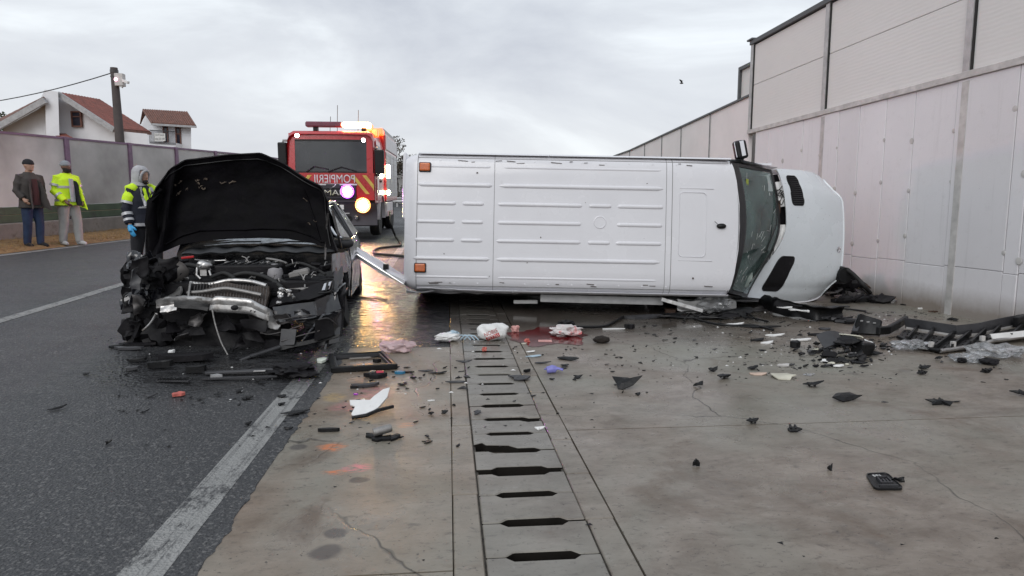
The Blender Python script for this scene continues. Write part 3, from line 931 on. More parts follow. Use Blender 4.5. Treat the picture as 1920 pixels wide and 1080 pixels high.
for i, y in enumerate(fy):
    x = yf(y); z = GZ(x, y)
    mb = MB(); mb.box((x, y, z + (H3 + .02 + H1) / 2), (0.12, 0.14, H3 + .02 - H1), Matrix.Rotation(-math.atan(.206), 3, 'Z')); mb.build('post', M['mauve'], fence, world=True, bevel=0.008)
    if i + 1 < len(fy):
        y2 = fy[i + 1]; x2 = yf(y2); z2 = GZ(x2, y2)
        A, B = Vector((x, y, z)), Vector((x2, y2, z2))
        d = (B - A).normalized() * 0.075
        U = Vector((0, 0, 1))
        nrm = (B - A).cross(U).normalized()
        def strip(name, h0, h1, th, mat, sh=0.0, ins=True, bev=0.0):
            mb = MB(); a, b = (A + d, B - d) if ins else (A, B)
            o = nrm * sh
            vs = []
            for s in (-th / 2, th / 2):
                vs += [a + U * h0 + nrm * s + o, b + U * h0 + nrm * s + o, b + U * h1 + nrm * s + o, a + U * h1 + nrm * s + o]
            mb.add(vs, [(0, 1, 2, 3), (7, 6, 5, 4), (0, 4, 5, 1), (1, 5, 6, 2), (2, 6, 7, 3), (3, 7, 4, 0)])
            return mb.build(name, mat, fence, world=True, bevel=bev)
        strip('footing', -0.15, H1, 0.26, M['footing'], 0, False, 0.02)
        strip('green_board', H1 + .004, H1 + (H2 - H1) / 2 - .006, 0.07, M['green_panel'], bev=0.01)
        strip('green_board', H1 + (H2 - H1) / 2, H2 - .004, 0.07, M['green_panel'], bev=0.01)
        strip('clear_panel', H2, H3 - .04, 0.02, M['fence_panel'])
        strip('top_rail', H3 - .038, H3 + .012, 0.07, M['mauve'])

# ---------------------------------------------------------------- houses, pole, trees behind the fence
M['render_white'] = pm('render_white', (0.72, 0.735, 0.77), 0.85, var=0.05, scale=1.2, bump=0.1, dirt=(0.64, 0.65, 0.69), dirtscale=0.8)
M['roof_tile'] = pm('roof_tile', (0.24, 0.075, 0.055), 0.7, var=0.2, scale=3, bump=0.3)
M['roof_brown'] = pm('roof_brown', (0.20, 0.09, 0.065), 0.7, var=0.25, scale=4, bump=0.3)
M['dark_glass'] = pm('dark_glass', (0.03, 0.03, 0.045), 0.12)
M['eave_wood'] = pm('eave_wood', (0.40, 0.40, 0.41), 0.7)
M['grey_roof'] = pm('grey_roof', (0.20, 0.185, 0.19), 0.7)
M['banner'] = pm('banner', (0.72, 0.72, 0.70), 0.7)
M['print_black'] = pm('print_black', (0.03, 0.03, 0.035), 0.7)
def tiled(mb, a, b, c, d, rows, cols, h=0.05):
    """pantile slope: a-b is the eave, d-c the ridge"""
    a, b, c, d = map(Vector, (a, b, c, d))
    n = (b - a).cross(d - a).normalized()
    def fn(u, v):
        p = (a.lerp(b, u)).lerp(d.lerp(c, u), v)
        w = abs(math.sin(u * math.pi * cols)) * h + (1 - (v * rows) % 1.0) * h * 0.6
        return p + n * w
    mb.grid(fn, cols * 4, rows * 3, 0.12, off=-n * 0.12)
house = thing('gabled_house', 'white rendered house with sloping red tile roof and tall fin wall', 'house', tuple(PD(150, 390, 36)))
def hp(px, py, d): return PD(px, py, d)
zg = 0.6
def wallpoly(par, pts, d0, depth, mat, name='wall', dd=0.0, turn=4):
    """a wall seen at pixels pts at distance d0, with its own thickness going back"""
    mb = MB()
    P = [PD(x, y, d0 + dd * (x - pts[0][0])) for x, y in pts]
    c_ = sum(P, Vector()) / len(P) - CAM
    dr_ = Vector((c_.x, c_.y, 0)).normalized()
    dr_ = Matrix.Rotation(R(turn), 3, 'Z') @ dr_
    back = [p + dr_ * depth for p in P]
    k = len(P)
    mb.add(P + back, [tuple(range(k)), tuple(range(2 * k - 1, k - 1, -1))] + [(i, i + k, (i + 1) % k + k, (i + 1) % k) for i in range(k)])
    return mb.build(name, mat, par, world=True)
# front gable under the red roof, fin wall, lower wing at its left
wallpoly(house, [(98, 190), (110, 181), (214, 245), (276, 251), (276, 420), (98, 420)], 36, 5.2, M['render_white'])
wallpoly(house, [(84, 168), (109, 172), (116, 420), (93, 420)], 35.0, 4.0, M['render_white'], 'fin_wall')
wallpoly(house, [(8, 240), (86, 196), (92, 420), (14, 420)], 35.6, 5.0, M['render_white'])
mb = MB(); tiled(mb, hp(213, 241, 35.3), hp(282, 247, 39.0), hp(188, 187, 39.0), hp(108, 173, 35.3), 14, 14, 0.03)
mb.build('roof', M['roof_tile'], house, world=True)
mb = MB(); mb.bar(hp(109, 176, 35.25), hp(214, 244, 35.25), 0.16, 0.26); mb.build('verge_board', M['eave_wood'], house, world=True)
mb = MB(); mb.bar(hp(214, 244, 35.25), hp(282, 250, 38.9), 0.14, 0.16); mb.build('gutter', M['roof_brown'], house, world=True)
mb = MB(); tiled(mb, hp(-40, 256, 34.8), hp(-60, 256, 40.0), hp(60, 196, 40.0), hp(85, 184, 34.8), 10, 10, 0.03)
mb.build('roof', M['roof_brown'], house, world=True)
mb = MB(); mb.bar(hp(-40, 259, 34.75), hp(85, 188, 34.75), 0.16, 0.3); mb.build('verge_board', M['eave_wood'], house, world=True)
mb = MB(); tiled(mb, hp(152, 270, 33.9), hp(118, 268, 33.9), hp(100, 252, 35.5), hp(122, 253, 35.5), 3, 6, 0.04); mb.build('porch_roof', M['roof_tile'], house, world=True)
def window(par, px0, py0, px1, py1, d, skew=0.0):
    A, B = PD(px0, py1, d), PD(px1, py0, d)
    mb = MB(); w = 0.07
    r = (Vector((B.x, B.y, 0)) - Vector((A.x, A.y, 0))); L = r.length; r.normalize()
    Hh = B.z - A.z
    nb = fwdh
    for (u0, u1, v0, v1) in ((0, L, 0, w), (0, L, Hh - w, Hh), (0, w, w, Hh - w), (L - w, L, w, Hh - w), (0, L, Hh * .62, Hh * .62 + .05)):
        vs = []
        for s in (0, 0.12):
            vs += [A + r * u0 + Vector((0, 0, v0)) + nb * s, A + r * u1 + Vector((0, 0, v0)) + nb * s, A + r * u1 + Vector((0, 0, v1)) + nb * s, A + r * u0 + Vector((0, 0, v1)) + nb * s]
        mb.add(vs, [(0, 1, 2, 3), (7, 6, 5, 4), (0, 4, 5, 1), (1, 5, 6, 2), (2, 6, 7, 3), (3, 7, 4, 0)])
    f = mb.build('window', M['roof_brown'], par, world=True)
    mb = MB(); vs = []
    for s in (0.05, 0.07):
        vs += [A + nb * s, A + r * L + nb * s, A + r * L + Vector((0, 0, Hh)) + nb * s, A + Vector((0, 0, Hh)) + nb * s]
    mb.add(vs, [(0, 1, 2, 3), (7, 6, 5, 4), (0, 4, 5, 1), (1, 5, 6, 2), (2, 6, 7, 3), (3, 7, 4, 0)])
    g = mb.build('pane', M['dark_glass'], f, world=True)
window(house, 134, 208, 151, 238, 35.85)

h2 = thing('balcony_house', 'small white two-storey house with brown tile roof and a banner on its balcony', 'house', tuple(PD(318, 390, 48)))
wallpoly(h2, [(286, 230), (358, 234), (361, 420), (287, 420)], 48, 5.5, M['render_white'])
wallpoly(h2, [(266, 236), (274, 214), (287, 232), (287, 420), (268, 420)], 49.5, 4.0, M['render_white'])
mb = MB(); tiled(mb, hp(284, 231, 47.2), hp(368, 236, 47.4), hp(352, 211, 50.5), hp(267, 206, 50.5), 9, 20, 0.06); mb.build('roof', M['roof_brown'], h2, world=True)
mb = MB(); tiled(mb, hp(368, 236, 53.8), hp(262, 232, 53.8), hp(267, 206, 50.5), hp(352, 211, 50.5), 9, 20, 0.06); mb.build('roof', M['roof_brown'], h2, world=True)
mb = MB(); mb.bar(hp(284, 233, 47.15), hp(368, 238, 47.35), 0.12, 0.14); mb.build('gutter', M['eave_wood'], h2, world=True)
window(h2, 306.5, 236, 314, 271, 47.93); window(h2, 330, 238, 338, 274, 47.93)
mb = MB()
A, B = PD(281, 271, 46.6), PD(329, 274, 46.6)
mb.bar(A, B, 0.9, 0.45); mb.v = [p + fwdh * 0.45 for p in mb.v]
mb.build('balcony_floor', M['render_white'], h2, world=True)
mb = MB()
for k in range(23):
    p = PD(281 + 48 * k / 22, 269 + 3 * k / 22, 46.55); mb.bar(p, p + Vector((0, 0, 0.95)), 0.025, 0.025)
mb.bar(PD(281, 244, 46.55), PD(329, 247, 46.55), 0.05, 0.05)
mb.build('balcony_railing', M['print_black'], h2, world=True)
mb = MB(); A = PD(290, 264.5, 46.42); B = PD(309.5, 250, 46.42)
r_ = Vector((B.x - A.x, B.y - A.y, 0)).normalized(); Lb = (Vector((B.x - A.x, B.y - A.y, 0))).length; Hb = B.z - A.z
mb.box((A + B) / 2, (Lb, 0.02, Hb), Matrix((r_, fwdh, Vector((0, 0, 1)))).transposed())
bn = mb.build('banner', M['banner'], None); tag(bn, 'white for-sale banner tied to the far balcony railing', 'banner')
for s, dz in (('CASA DE VANZARE', 0.14), ('0755 527 399', -0.14)):
    c = (A + B) / 2 + Vector((0, 0, dz)) - fwdh * 0.012
    text('banner_text', s, 0.19 if dz < 0 else 0.15, M['print_black'], bn, c, r_, (0, 0, 1), 0.002, sx=0.62 if dz < 0 else .5)
g3 = thing('grey_shed', 'low grey roofed building just left of the truck', 'building', tuple(PD(410, 390, 60)))
wallpoly(g3, [(364, 306), (470, 306), (470, 400), (364, 400)], 60, 6, M['grey_roof'])
mb = MB(); tiled(mb, hp(360, 307, 59.5), hp(474, 307, 59.5), hp(440, 288, 63), hp(372, 290, 63), 5, 10, 0.04); mb.build('roof', M['grey_roof'], g3, world=True)

M['pole'] = pm('pole_concrete', (0.085, 0.072, 0.07), 0.8, scale=5, bump=0.3)
pb = PD(226, 330, 23); pt = PD(213.5, 127, 23)
pole = thing('utility_pole', 'dark concrete utility pole behind the fence with a box near its top', 'pole', (pb.x, pb.y, GZ(pb.x, pb.y)))
base = Vector((pb.x + .09, pb.y, GZ(pb.x, pb.y) - .1))
mb = MB(); mb.tube([base, base.lerp(pt, .5), pt], [0.17, 0.15, 0.118], 10); mb.build('shaft', M['pole'], pole, world=True, smooth=40)
dn = (pt - base).normalized()
c = pt - dn * 0.42
mb = MB(); mb.lathe([(0.13, 0), (0.13, .10)], pt - dn * .17, dn, 10); mb.lathe([(0.13, 0), (0.13, .05)], pt - dn * .32, dn, 10); mb.build('strap', M['dark_metal'], pole, world=True)
mb = MB(); mb.box(PD(225, 150, 22.95), (0.28, 0.22, 0.42)); bx = mb.build('junction_box', M['pale_trim'], pole, world=True, bevel=0.015)
mb = MB(); mb.bar(PD(230, 151, 22.9), PD(241, 155, 22.8), 0.09, 0.09); mb.build('camera', M['white_plastic'], pole, world=True, bevel=0.01)
mb = MB(); mb.bar(PD(223, 160, 22.9), PD(230, 164, 22.9), 0.06, 0.05); mb.build('bracket', M['galv'], pole, world=True)
M['red_glint'] = lamp_mat('signal_lamp', (1.0, 0.55, 0.7), 3.0)
mb = MB(); mb.lathe([(0.05, 0), (0.06, .02), (0.03, .05)], PD(217.5, 149, 22.83), -fwdh, 10); mb.build('signal_lamp', M['red_glint'], pole, world=True)
mb = MB()
c0, c1 = PD(212, 136, 23), PD(-260, 200, 30)
mb.tube([c0.lerp(c1, t) - Vector((0, 0, 1.1 * 4 * t * (1 - t) * .45)) for t in [i / 16 for i in range(17)]], 0.018, 5)
o = mb.build('overhead_cable', M['print_black']); tag(o, 'single dark cable sagging from the utility pole to the left', 'cable')

def foliage(mb, c, r, n, size, rg, flat=0.75):
    cl = [(Vector((rg.gauss(0, .45), rg.gauss(0, .45), rg.gauss(0, .42))), rg.uniform(.25, .5)) for _ in range(16)]
    for _ in range(n):
        q, s = rg.choice(cl)
        d = Vector((rg.gauss(0, 1), rg.gauss(0, 1), rg.gauss(0, 1))).normalized() * s * rg.random() ** 0.4
        p = Vector(c) + Vector(((q.x + d.x) * r[0], (q.y + d.y) * r[1], (q.z + d.z) * r[2]))
        a = Vector((rg.gauss(0, 1), rg.gauss(0, 1), rg.gauss(0, .6))).normalized() * size * rg.uniform(.6, 1.3)
        b = a.cross(Vector((rg.gauss(0, 1), rg.gauss(0, 1), rg.gauss(0, 1)))).normalized() * size * 0.5
        mb.add([p - a, p + b, p + a, p - b], [(0, 1, 2, 3)])
M['leaf_brown'] = pm('leaf_brown', (0.105, 0.085, 0.06), 0.8, var=0.35, scale=1.2)
M['leaf_green'] = pm('leaf_green', (0.055, 0.075, 0.03), 0.8, var=0.3, scale=1.2)
M['bark'] = pm('bark', (0.07, 0.055, 0.045), 0.9)
def tree(px, top, bot, d, hw, mat, label, seed, group=None):
    rg = random.Random(seed)
    T, Bm = PD(px, top, d), PD(px, bot, d)
    zg = GZ(Bm.x, Bm.y)
    hh = T.z - zg
    t = thing('tree', label, 'tree', (Bm.x, Bm.y, zg), group=group)
    mb = MB()
    b0 = Vector((Bm.x, Bm.y, zg))
    tr = [b0, b0 + Vector((.1, 0, hh * .3)), b0 + Vector((0, .1, hh * .6)), b0 + Vector((.1, .1, hh * .85))]
    mb.tube(tr, [hh * .03, hh * .024, hh * .016, hh * .005], 8)
    for k in range(7):
        s = tr[1].lerp(tr[2], rg.random()); e = s + Vector((rg.uniform(-1, 1) * hw * .8, rg.uniform(-1, 1) * hw * .8, hh * rg.uniform(.12, .3)))
        mb.tube([s, s.lerp(e, .5) + Vector((0, 0, .1)), e], [hh * .011, hh * .008, hh * .003], 5)
    mb.build('trunk', M['bark'], t, world=True)
    mb = MB(); foliage(mb, b0 + Vector((0, 0, hh * .62)), (hw, hw, hh * .40), 3800, hh * .021, rg)
    mb.build('crown', mat, t, world=True, ground=True)
tree(744, 262, 385, 46, 2.1, M['leaf_brown'], 'brownish thin tree standing just right of the fire truck', 1)
tree(765, 290, 385, 60, 3.0, M['leaf_brown'], 'brownish tree half hidden by the rear of the van', 2)
tree(6, 188, 385, 46, 2.6, M['leaf_green'], 'green tree behind the white house at far left', 3)
tree(-22, 205, 385, 42, 2.4, M['leaf_green'], 'darker green tree at the left edge behind the house', 4)
# barrier and guardrail across the far lanes
fb = thing('far_sound_barrier', 'grey panelled barrier beyond the truck under the brown trees', 'barrier', tuple(PD(740, 385, 46)))
for k in range(6):
    a, b = PD(690 + 38 * k, 384, 46), PD(690 + 38 * (k + 1), 384, 46)
    mb = MB(); mb.box(((a + b) / 2) + Vector((0, 0, 0.55)), ((b - a).length - 0.06, 0.1, 3.2), Matrix.Rotation(-yaw, 3, 'Z')); mb.build('acoustic_panel', M['panel'], fb, world=True)
    mb = MB(); mb.box(a + Vector((0, 0, 0.6)), (0.1, 0.16, 3.4), Matrix.Rotation(-yaw, 3, 'Z')); mb.build('post', M['dark_cap'], fb, world=True)
gr = thing('guardrail', 'galvanised guardrail crossing behind the van rear', 'guardrail', tuple(PD(750, 388, 40)))
mb = MB()
a, b = PD(640, 375, 40), PD(900, 375, 40)
def gfn(u, v):
    prof = [(-.16, 0), (-.10, -.06), (-.04, -.02), (0, 0), (.04, -.02), (.10, -.06), (.16, 0)]
    k = min(5, int(v * 6)); t = v * 6 - k
    z = prof[k][0] * (1 - t) + prof[k + 1][0] * t; yy = prof[k][1] * (1 - t) + prof[k + 1][1] * t
    return a.lerp(b, u) + Vector((0, 0, z)) + fwdh * yy
mb.grid(gfn, 12, 6, 0.01); mb.build('rail', M['galv'], gr, world=True)
for k in range(6):
    p = a.lerp(b, k / 5) + fwdh * .08; mb = MB(); mb.span(p - Vector((.05, .05, p.z - GZ(p.x, p.y))), p + Vector((.05, .05, .14))); mb.build('post', M['galv'], gr, world=True)
# a bird in the sky
q = PD(1278, 156, 30)
mb = MB(); mb.blob(q, (.09, .04, .035), 0.1, 2, 2)
for s in (-1, 1):
    mb.add([q + Vector((-.02, 0, .02)), q + Vector((.04, 0, .02)), q + Vector((.0 + .02, s * .05, .10)), q + Vector((-.05 + s * .12, s * .12, .13)), q + Vector((.02 + s * .14, s * .1, .15))], [(0, 1, 2), (0, 2, 3), (2, 4, 3)])
o = mb.build('bird', M['print_black']); tag(o, 'tiny dark bird flying in the sky left of the wall', 'bird')
# ---------------------------------------------------------------- the van on its side
VS = F / 8.30                      # pixels per metre on its roof
vz0 = (-fwdh + Vector((0, 0, math.tan(R(6.0))))).normalized()
vx = (rgt - Vector((0, 0, 0.019))).normalized()
vy = vz0.cross(vx).normalized()    # van's left: up in the world
vz = vx.cross(vy).normalized()
VROT = Matrix((vx, vy, vz)).transposed()
VH = 2.45
vo = PD(757, 414, 8.30) - vz * VH
van = thing('white_van', 'white high-sided panel van lying on its side with roof towards the viewer', 'van', tuple(vo), VROT)
SEC = [(0.0, 2.452), (0.30, 2.451), (0.60, 2.446), (0.74, 2.437), (0.80, 2.42), (0.845, 2.385), (0.872, 2.33), (0.89, 2.22), (0.915, 1.9), (0.948, 1.5), (0.962, 1.15), (0.965, 0.9), (0.955, 0.6), (0.94, 0.38), (0.88, 0.33), (0.0, 0.33)]
full = [(-y, z) for y, z in SEC[::-1]][:-1] + SEC      # from floor round by the right, roof, left, floor
def sec(x):
    k = 1.0
    if x < 0.20:
        k = 1 - 0.055 * (1 - x / 0.20) ** 2
    return [(x, y * k, 1.2 + (z - 1.2) * k) for y, z in full]
RF = lambda s: 4.16 + 0.115 * (1 - abs(s / 0.86) ** 2.2)      # front edge of the roof
n = len(full)
def loft(mb, rows, close=False):
    k = len(rows[0])
    b, _ = mb.add([p for r in rows for p in r], [])
    for j in range(len(rows) - 1):
        for i in range(k - (0 if close else 1)):
            i2 = (i + 1) % k
            mb.f.append((b + j*k+i, b + j*k+i2, b + (j+1)*k+i2, b + (j+1)*k+i))
# cargo body with roof, sides and floor
mb = MB()
rows = [sec(x) for x in (0.0, 0.03, 0.07, 0.12, 0.20, 0.6, 1.2, 2.0, 2.8, 3.4)]
loft(mb, rows)
mb.f.append(tuple(range(n)))
mb.build('cargo_body', M['white_paint'], van, smooth=35)
# cab shell: roof panel forward of the seam, sides following the screen pillar
mb = MB()
def cabpt(i, t):
    y, z = full[i]
    xe = RF(y) if z > 2.30 else None
    x0 = 3.406
    if z > 2.30:
        x1 = RF(y)
    elif z > 1.5:
        x1 = 4.16 + (2.33 - z) / (2.33 - 1.5) * 0.95
    else:
        x1 = 5.12
    return Vector((x0 + (x1 - x0) * t, y * (1 - 0.012 * t), z - 0.02 * t * t * (z > 2.3)))
rows = [[cabpt(i, t) for i in range(1, n - 1)] for t in (0, .15, .35, .55, .75, .9, 1)]
loft(mb, rows)
mb.build('cab_shell', M['white_paint'], van, smooth=35)
# roof seams
def rx(px): return (px - 757) / VS
def ry(px, py): return -(py - (414 + (px - 757) * 0.019)) / VS * 1.0
mb = MB()
for x in (0.165, rx(925), rx(1246), rx(1257)):
    pts = [p for p in full if p[1] > 2.2]
    mb.tube([(x, p[0], p[1] + .0005) for p in pts], 0.0032, 5)
mb.build('roof_seam', M['seam'], van)
mb = MB()
for s in (-1, 1):
    mb.tube([(x, s * .812, 2.4135) for x in (0.17, 1, 2, 3, 3.4, 3.9, 4.12)], 0.0035, 5)
mb.build('roof_seam', M['seam'], van)
# drip rails along both roof edges
for s in (-1, 1):
    mb = MB()
    if s > 0: segs = ((.17, 1.83), (1.835, 4.15))
    else: segs = ((.17, 1.4), (1.405, 4.15))
    for a, b in segs:
        k = 26
        vs = []
        def rf(u, v):
            x = a + (b - a) * u
            ang = v * math.pi
            d = 0.0
            if s < 0: d = 0.03 * max(0, 1 - x / 1.0) * (1 + noise.noise(Vector((x * 6, v * 2, 3))))
            return (x, s * (0.862 + 0.028 * math.sin(ang) - d), 2.375 + 0.05 * math.cos(ang) - 0.05 * v - d)
        mb.grid(rf, k, 6, 0.006)
    mb.build('drip_rail', M['white_paint'], van, smooth=40)
# pressed ribs
RIBS = {.70: ((800, 920), (935, 1243)), .467: ((783, 922), (932, 1242)), .233: ((780, 855), (865, 907), (930, 1092), (1101, 1145), (1154, 1242)),
        0: ((780, 854), (864, 906), (929, 1091), (1153, 1241)), -.233: ((778, 853), (863, 905), (928, 1090), (1100, 1143), (1152, 1240)), -.467: ((776, 919), (928, 1238)), -.70: ((778, 920), (928, 1238))}
for y, sp in RIBS.items():
    for a, b in sp:
        xa, xb = rx(a), rx(b)
        mb = MB()
        z = 2.449 if abs(y) < .65 else 2.437
        W2, hh = (0.026, 0.020) if abs(y) < .65 else (0.017, 0.012)
        def f(u, v):
            x = xa + (xb - xa) * u
            e = min(1, (x - xa) / .05, (xb - x) / .05)
            e = math.sqrt(max(0, 1 - (1 - max(e, 0)) ** 2))
            ang = math.pi * v
            return (x, y + math.cos(ang) * W2 * (0.3 + .7 * e), z - .003 + math.sin(ang) * hh * e)
        mb.grid(f, 24, 8)
        mb.build('roof_rib', M['white_paint'], van, smooth=60)
mb = MB(); c = (rx(1123), ry(1123, 417), 2.447)
mb.lathe([(0.082, 0), (0.080, .010), (0.072, .013), (0.068, .008), (0.0, .008)], c, (0, 0, 1), 28); mb.build('vent_blank', M['white_paint'], van, smooth=30)
# bolts along the edges
for k in range(11):
    for s in (-1, 1):
        mb = MB(); mb.lathe([(0.013, 0), (0.011, .004), (0.0, .005)], (0.35 + k * .30 + .1 * (s > 0), s * .775, 2.426), (0, 0, 1), 8); mb.build('roof_plug', M['white_paint'], van)
# scuffs and rust along the edges, small marks on the panel
rk = random.Random(9)
M['scuff'] = pm('scuff', (.07, .05, .04), .8)
for k in range(34):
    s = 1 if k % 2 else -1
    x = rk.uniform(.3, 3.9); y = s * (.755 + rk.uniform(0, .04)) if k < 22 else rk.uniform(-.7, .7)
    L = rk.uniform(.03, .14) if k < 22 else rk.uniform(.008, .02)
    mb = MB(); mb.box((x, y, 2.4345 if k < 22 else 2.4485), (L, rk.uniform(.004, .009) if k < 22 else L * rk.uniform(.5, 1), .006), Matrix.Rotation(rk.uniform(-.08, .08) if k < 22 else rk.uniform(0, 3), 3, 'Z')); mb.crumple((0, 8), .003, 40, k); mb.build('scuff', M['scuff'], van)
# hatch pressing in the cab roof
def rrect(x0, x1, y0, y1, r, n=5):
    P = []
    for cx, cy, a0 in ((x1 - r, y1 - r, 0), (x0 + r, y1 - r, 90), (x0 + r, y0 + r, 180), (x1 - r, y0 + r, 270)):
        for k in range(n + 1):
            a = R(a0 + 90 * k / n); P.append((cx + r * math.cos(a), cy + r * math.sin(a)))
    return P
hx0, hx1, hy0, hy1 = rx(1271), rx(1321), ry(1296, 481), ry(1296, 361)
P = rrect(hx0, hx1, hy0, hy1, .05)
mb = MB(); mb.tube([(p[0], p[1], 2.447) for p in P + [P[0]]], 0.007, 6, False); mb.build('hatch_pressing', M['white_paint'], van, smooth=60)
for yy in (hy0 - .05, hy1 + .05):
    mb = MB(); mb.tube([(hx0 + .0, yy, 2.446), (hx1 + .09, yy, 2.444)], 0.006, 6); mb.build('hatch_pressing', M['white_paint'], van, smooth=60)
# antenna
mb = MB(); c = Vector((rx(1350), ry(1350, 424), 2.445)); mb.blob(c + Vector((0, 0, .012)), (.062, .034, .03), .05, 1.5, 3)
an = mb.build('antenna', M['black_plastic'], van, smooth=60)
mb = MB(); mb.tube([c + Vector((-.03, 0, .03)), c + Vector((-.10, .055, .05))], .004, 5); mb.build('antenna_rod', M['black_rubber'], an)
# marker lamps at the rear roof corners
for px, py in ((795, 314), (789, 501.5)):
    x, y = rx(px), ry(px, py)
    mb = MB(); mb.box((x, y, 2.452), (.152, .122, .04)); lp = mb.build('marker_lamp', M['black_plastic'], van, bevel=.014, seg=2)
    mb = MB(); mb.box((x, y, 2.474), (.132, .102, .03)); mb.build('lens', M['amber_lens'], lp, bevel=.018, seg=3)
    mb = MB()
    for k in range(-2, 3): mb.box((x + k * .022, y, 2.4905), (.006, .07, .004))
    mb.build('lens_rib', M['amber_lens'], lp)
# rear: closed door, open door on the lower side, lamps, bumper
mb = MB(); mb.box((-.025, .47, 1.30), (.05, .86, 2.0)); mb.build('rear_door', M['white_paint'], van, bevel=.03, seg=3)
mb = MB(); mb.box((-.03, 0, .45), (.10, 1.8, .16)); mb.build('rear_bumper', M['black_plastic'], van, bevel=.03, seg=2)
mb = MB(); mb.box((-.012, .87, 1.05), (.03, .08, .42)); mb.build('tail_lamp', M['red_paint'], van, bevel=.01)
p0 = VROT.transposed() @ (PD(757, 533, 8.25) - vo); p1 = VROT.transposed() @ (PD(648, 463, 8.35) - vo)
dd = (p1 - p0)
mb = MB()
def df(u, v):
    p = p0 + dd * u
    q = p + (Vector((0, 0, -1)) + VROT.transposed() @ Vector((0, 0, .03))) * (.55 * v * (1 - .5 * u))
    b = 0.05 * math.sin(u * math.pi) * (1 - v) + 0.02 * noise.noise(Vector((u * 3, v * 3, 1)))
    nrm = dd.cross(Vector((0, 0, 1))).normalized()
    return q + nrm * b * -1
mb.grid(df, 14, 14, 0.05)
od = mb.build('rear_door', M['white_paint'], van, smooth=40, label='open rear door sticking out towards the wrecked car')
mb = MB(); mb.tube([p0.lerp(p1, t) + Vector((0, 0, .012)) for t in (0, .5, 1)], .011, 6); mb.build('door_edge', M['chrome'], od)
nd = dd.cross(Vector((0, 0, 1))).normalized()
mb = MB(); mb.bar(p0.lerp(p1, .35) + nd * -.03 + Vector((0, 0, -.1)), p0.lerp(p1, .82) + nd * -.03 + Vector((0, 0, -.06)), .03, .05); mb.box(p0.lerp(p1, .36) + nd * .06 + Vector((0, 0, -.05)), (.06, .07, .08)); mb.build('door_latch', M['black_plastic'], od)
# underbody and wheels on the far side
mb = MB(); mb.box((2.9, 0, .36), (5.4, 1.5, .18)); mb.build('underbody', M['dark_metal'], van, bevel=.02)
for x in (1.15, 5.0):
    for s in (-1, 1):
        mb = MB(); mb.lathe([(.19, -.1), (.31, -.1), (.335, -.05), (.335, .05), (.31, .1), (.19, .1)], (x, s * .80, .335), (0, 1, 0), 24); w = mb.build('wheel', M['black_rubber'], van, smooth=40)
        mb = MB(); mb.lathe([(.195, -.08), (.195, .07), (.15, .05), (.06, .09), (.0, .09)], (x, s * .80, .335), (0, s, 0), 20); mb.build('rim', M['galv'], w, smooth=40)
# windscreen with dark surround
def scr(u, v, h=0.0):
    s = u * 2 - 1
    y = s * (0.835 + 0.075 * v)
    q = 1 - abs(s) ** 2.2
    x = 4.165 + 0.115 * q + v * (0.90 + .02 * q) - 0.02
    z = 2.385 + 0.05 * q * (1 - v * .4) - v * 0.93 + h
    x -= .30 * sstep(.15, -1.0, s) * v          # pillar pushed back where it hit the ground
    return Vector((x, y, z))
mb = MB(); mb.grid(lambda u, v: scr(.03 + .94 * u, .16 + .80 * v), 24, 14); mb.build('windscreen', M['windshield'], van, smooth=60)
mb = MB()
def edge(u, v):
    return u < .035 or u > .965 or v < .165 or v > .95
mb.grid(lambda u, v: scr(u, v, .006), 40, 36, .012, off=(0, 0, -.012), skip=lambda u, v: not edge(u, v)); mb.build('screen_surround', M['black_plastic'], van, smooth=50)
# cracks in the glass, sticker, wipers
mb = MB(); rc = random.Random(4)
for k in range(34):
    u, v = rc.uniform(.08, .9), rc.uniform(.22, .9)
    if k < 13: u = .30 + .10 * math.sin(k * .4) + k * .012; v = .35 + k * .035
    L = rc.uniform(.03, .1)
    a = scr(u, v, .004); b = scr(min(.95, u + L * rc.uniform(-.4, .8)), min(.94, v + L * rc.uniform(-.3, 1)), .004)
    mb.tube([a, b], .0022, 3)
mb.build('glass_crack', M['white_plastic'], van)
mb = MB(); a = scr(.86, .28, .004); mb.box(a, (.06, .09, .003), Matrix.Rotation(R(43), 3, 'Y')); mb.build('sticker', pm('sticker', (.42, .5, .06), .6), van)
for (u0, v0, u1, v1) in ((.78, .94, .35, .80), (.35, .95, .08, .72)):
    mb = MB(); mb.tube([scr(u0, v0, .03), scr((u0 + u1) / 2, (v0 + v1) / 2, .05), scr(u1, v1, .02)], .009, 6); mb.build('wiper', M['black_rubber'], van)
# cab inside
mb = MB(); mb.box((4.2, 0, 0.75), (1.7, 1.70, .06)); mb.box((3.42, 0, 1.5), (.05, 1.74, 1.6)); mb.build('cab_interior', pm('cab_lining', (.22, .26, .25), .85), van)
for y in (.45, -.45):
    mb = MB(); mb.box((3.85, y, 1.38), (.16, .50, .62)); st = mb.build('seat', M['seat_cloth'], van, bevel=.05, seg=3)
    mb = MB(); mb.box((3.86, y, 1.83), (.13, .30, .22)); mb.build('headrest', M['seat_cloth'], st, bevel=.05, seg=3)
mb = MB(); mb.grid(lambda u, v: (4.68 + .28 * v + .05 * math.sin(u * 9), -.48 + 1.30 * u, 1.26 + .14 * math.sin(v * 2.6)), 20, 8, .05); mb.build('dashboard', M['grey_plastic'], van, smooth=50)
mb = MB(); mb.tube([Vector((4.62 + .08 * math.sin(a), .45 + .19 * math.cos(a), 1.36 + .17 * math.sin(a))) for a in [i * math.pi / 10 for i in range(21)]], .014, 6); mb.build('steering_wheel', M['black_plastic'], van, smooth=60)
# airbag or lining hanging inside
mb = MB(); r0 = mb.blob((4.55, -.58, 1.62), (.18, .22, .22), .3, 2, 3, 4); mb.build('slack_airbag', pm('airbag', (.34, .40, .37), .8), van, smooth=60)
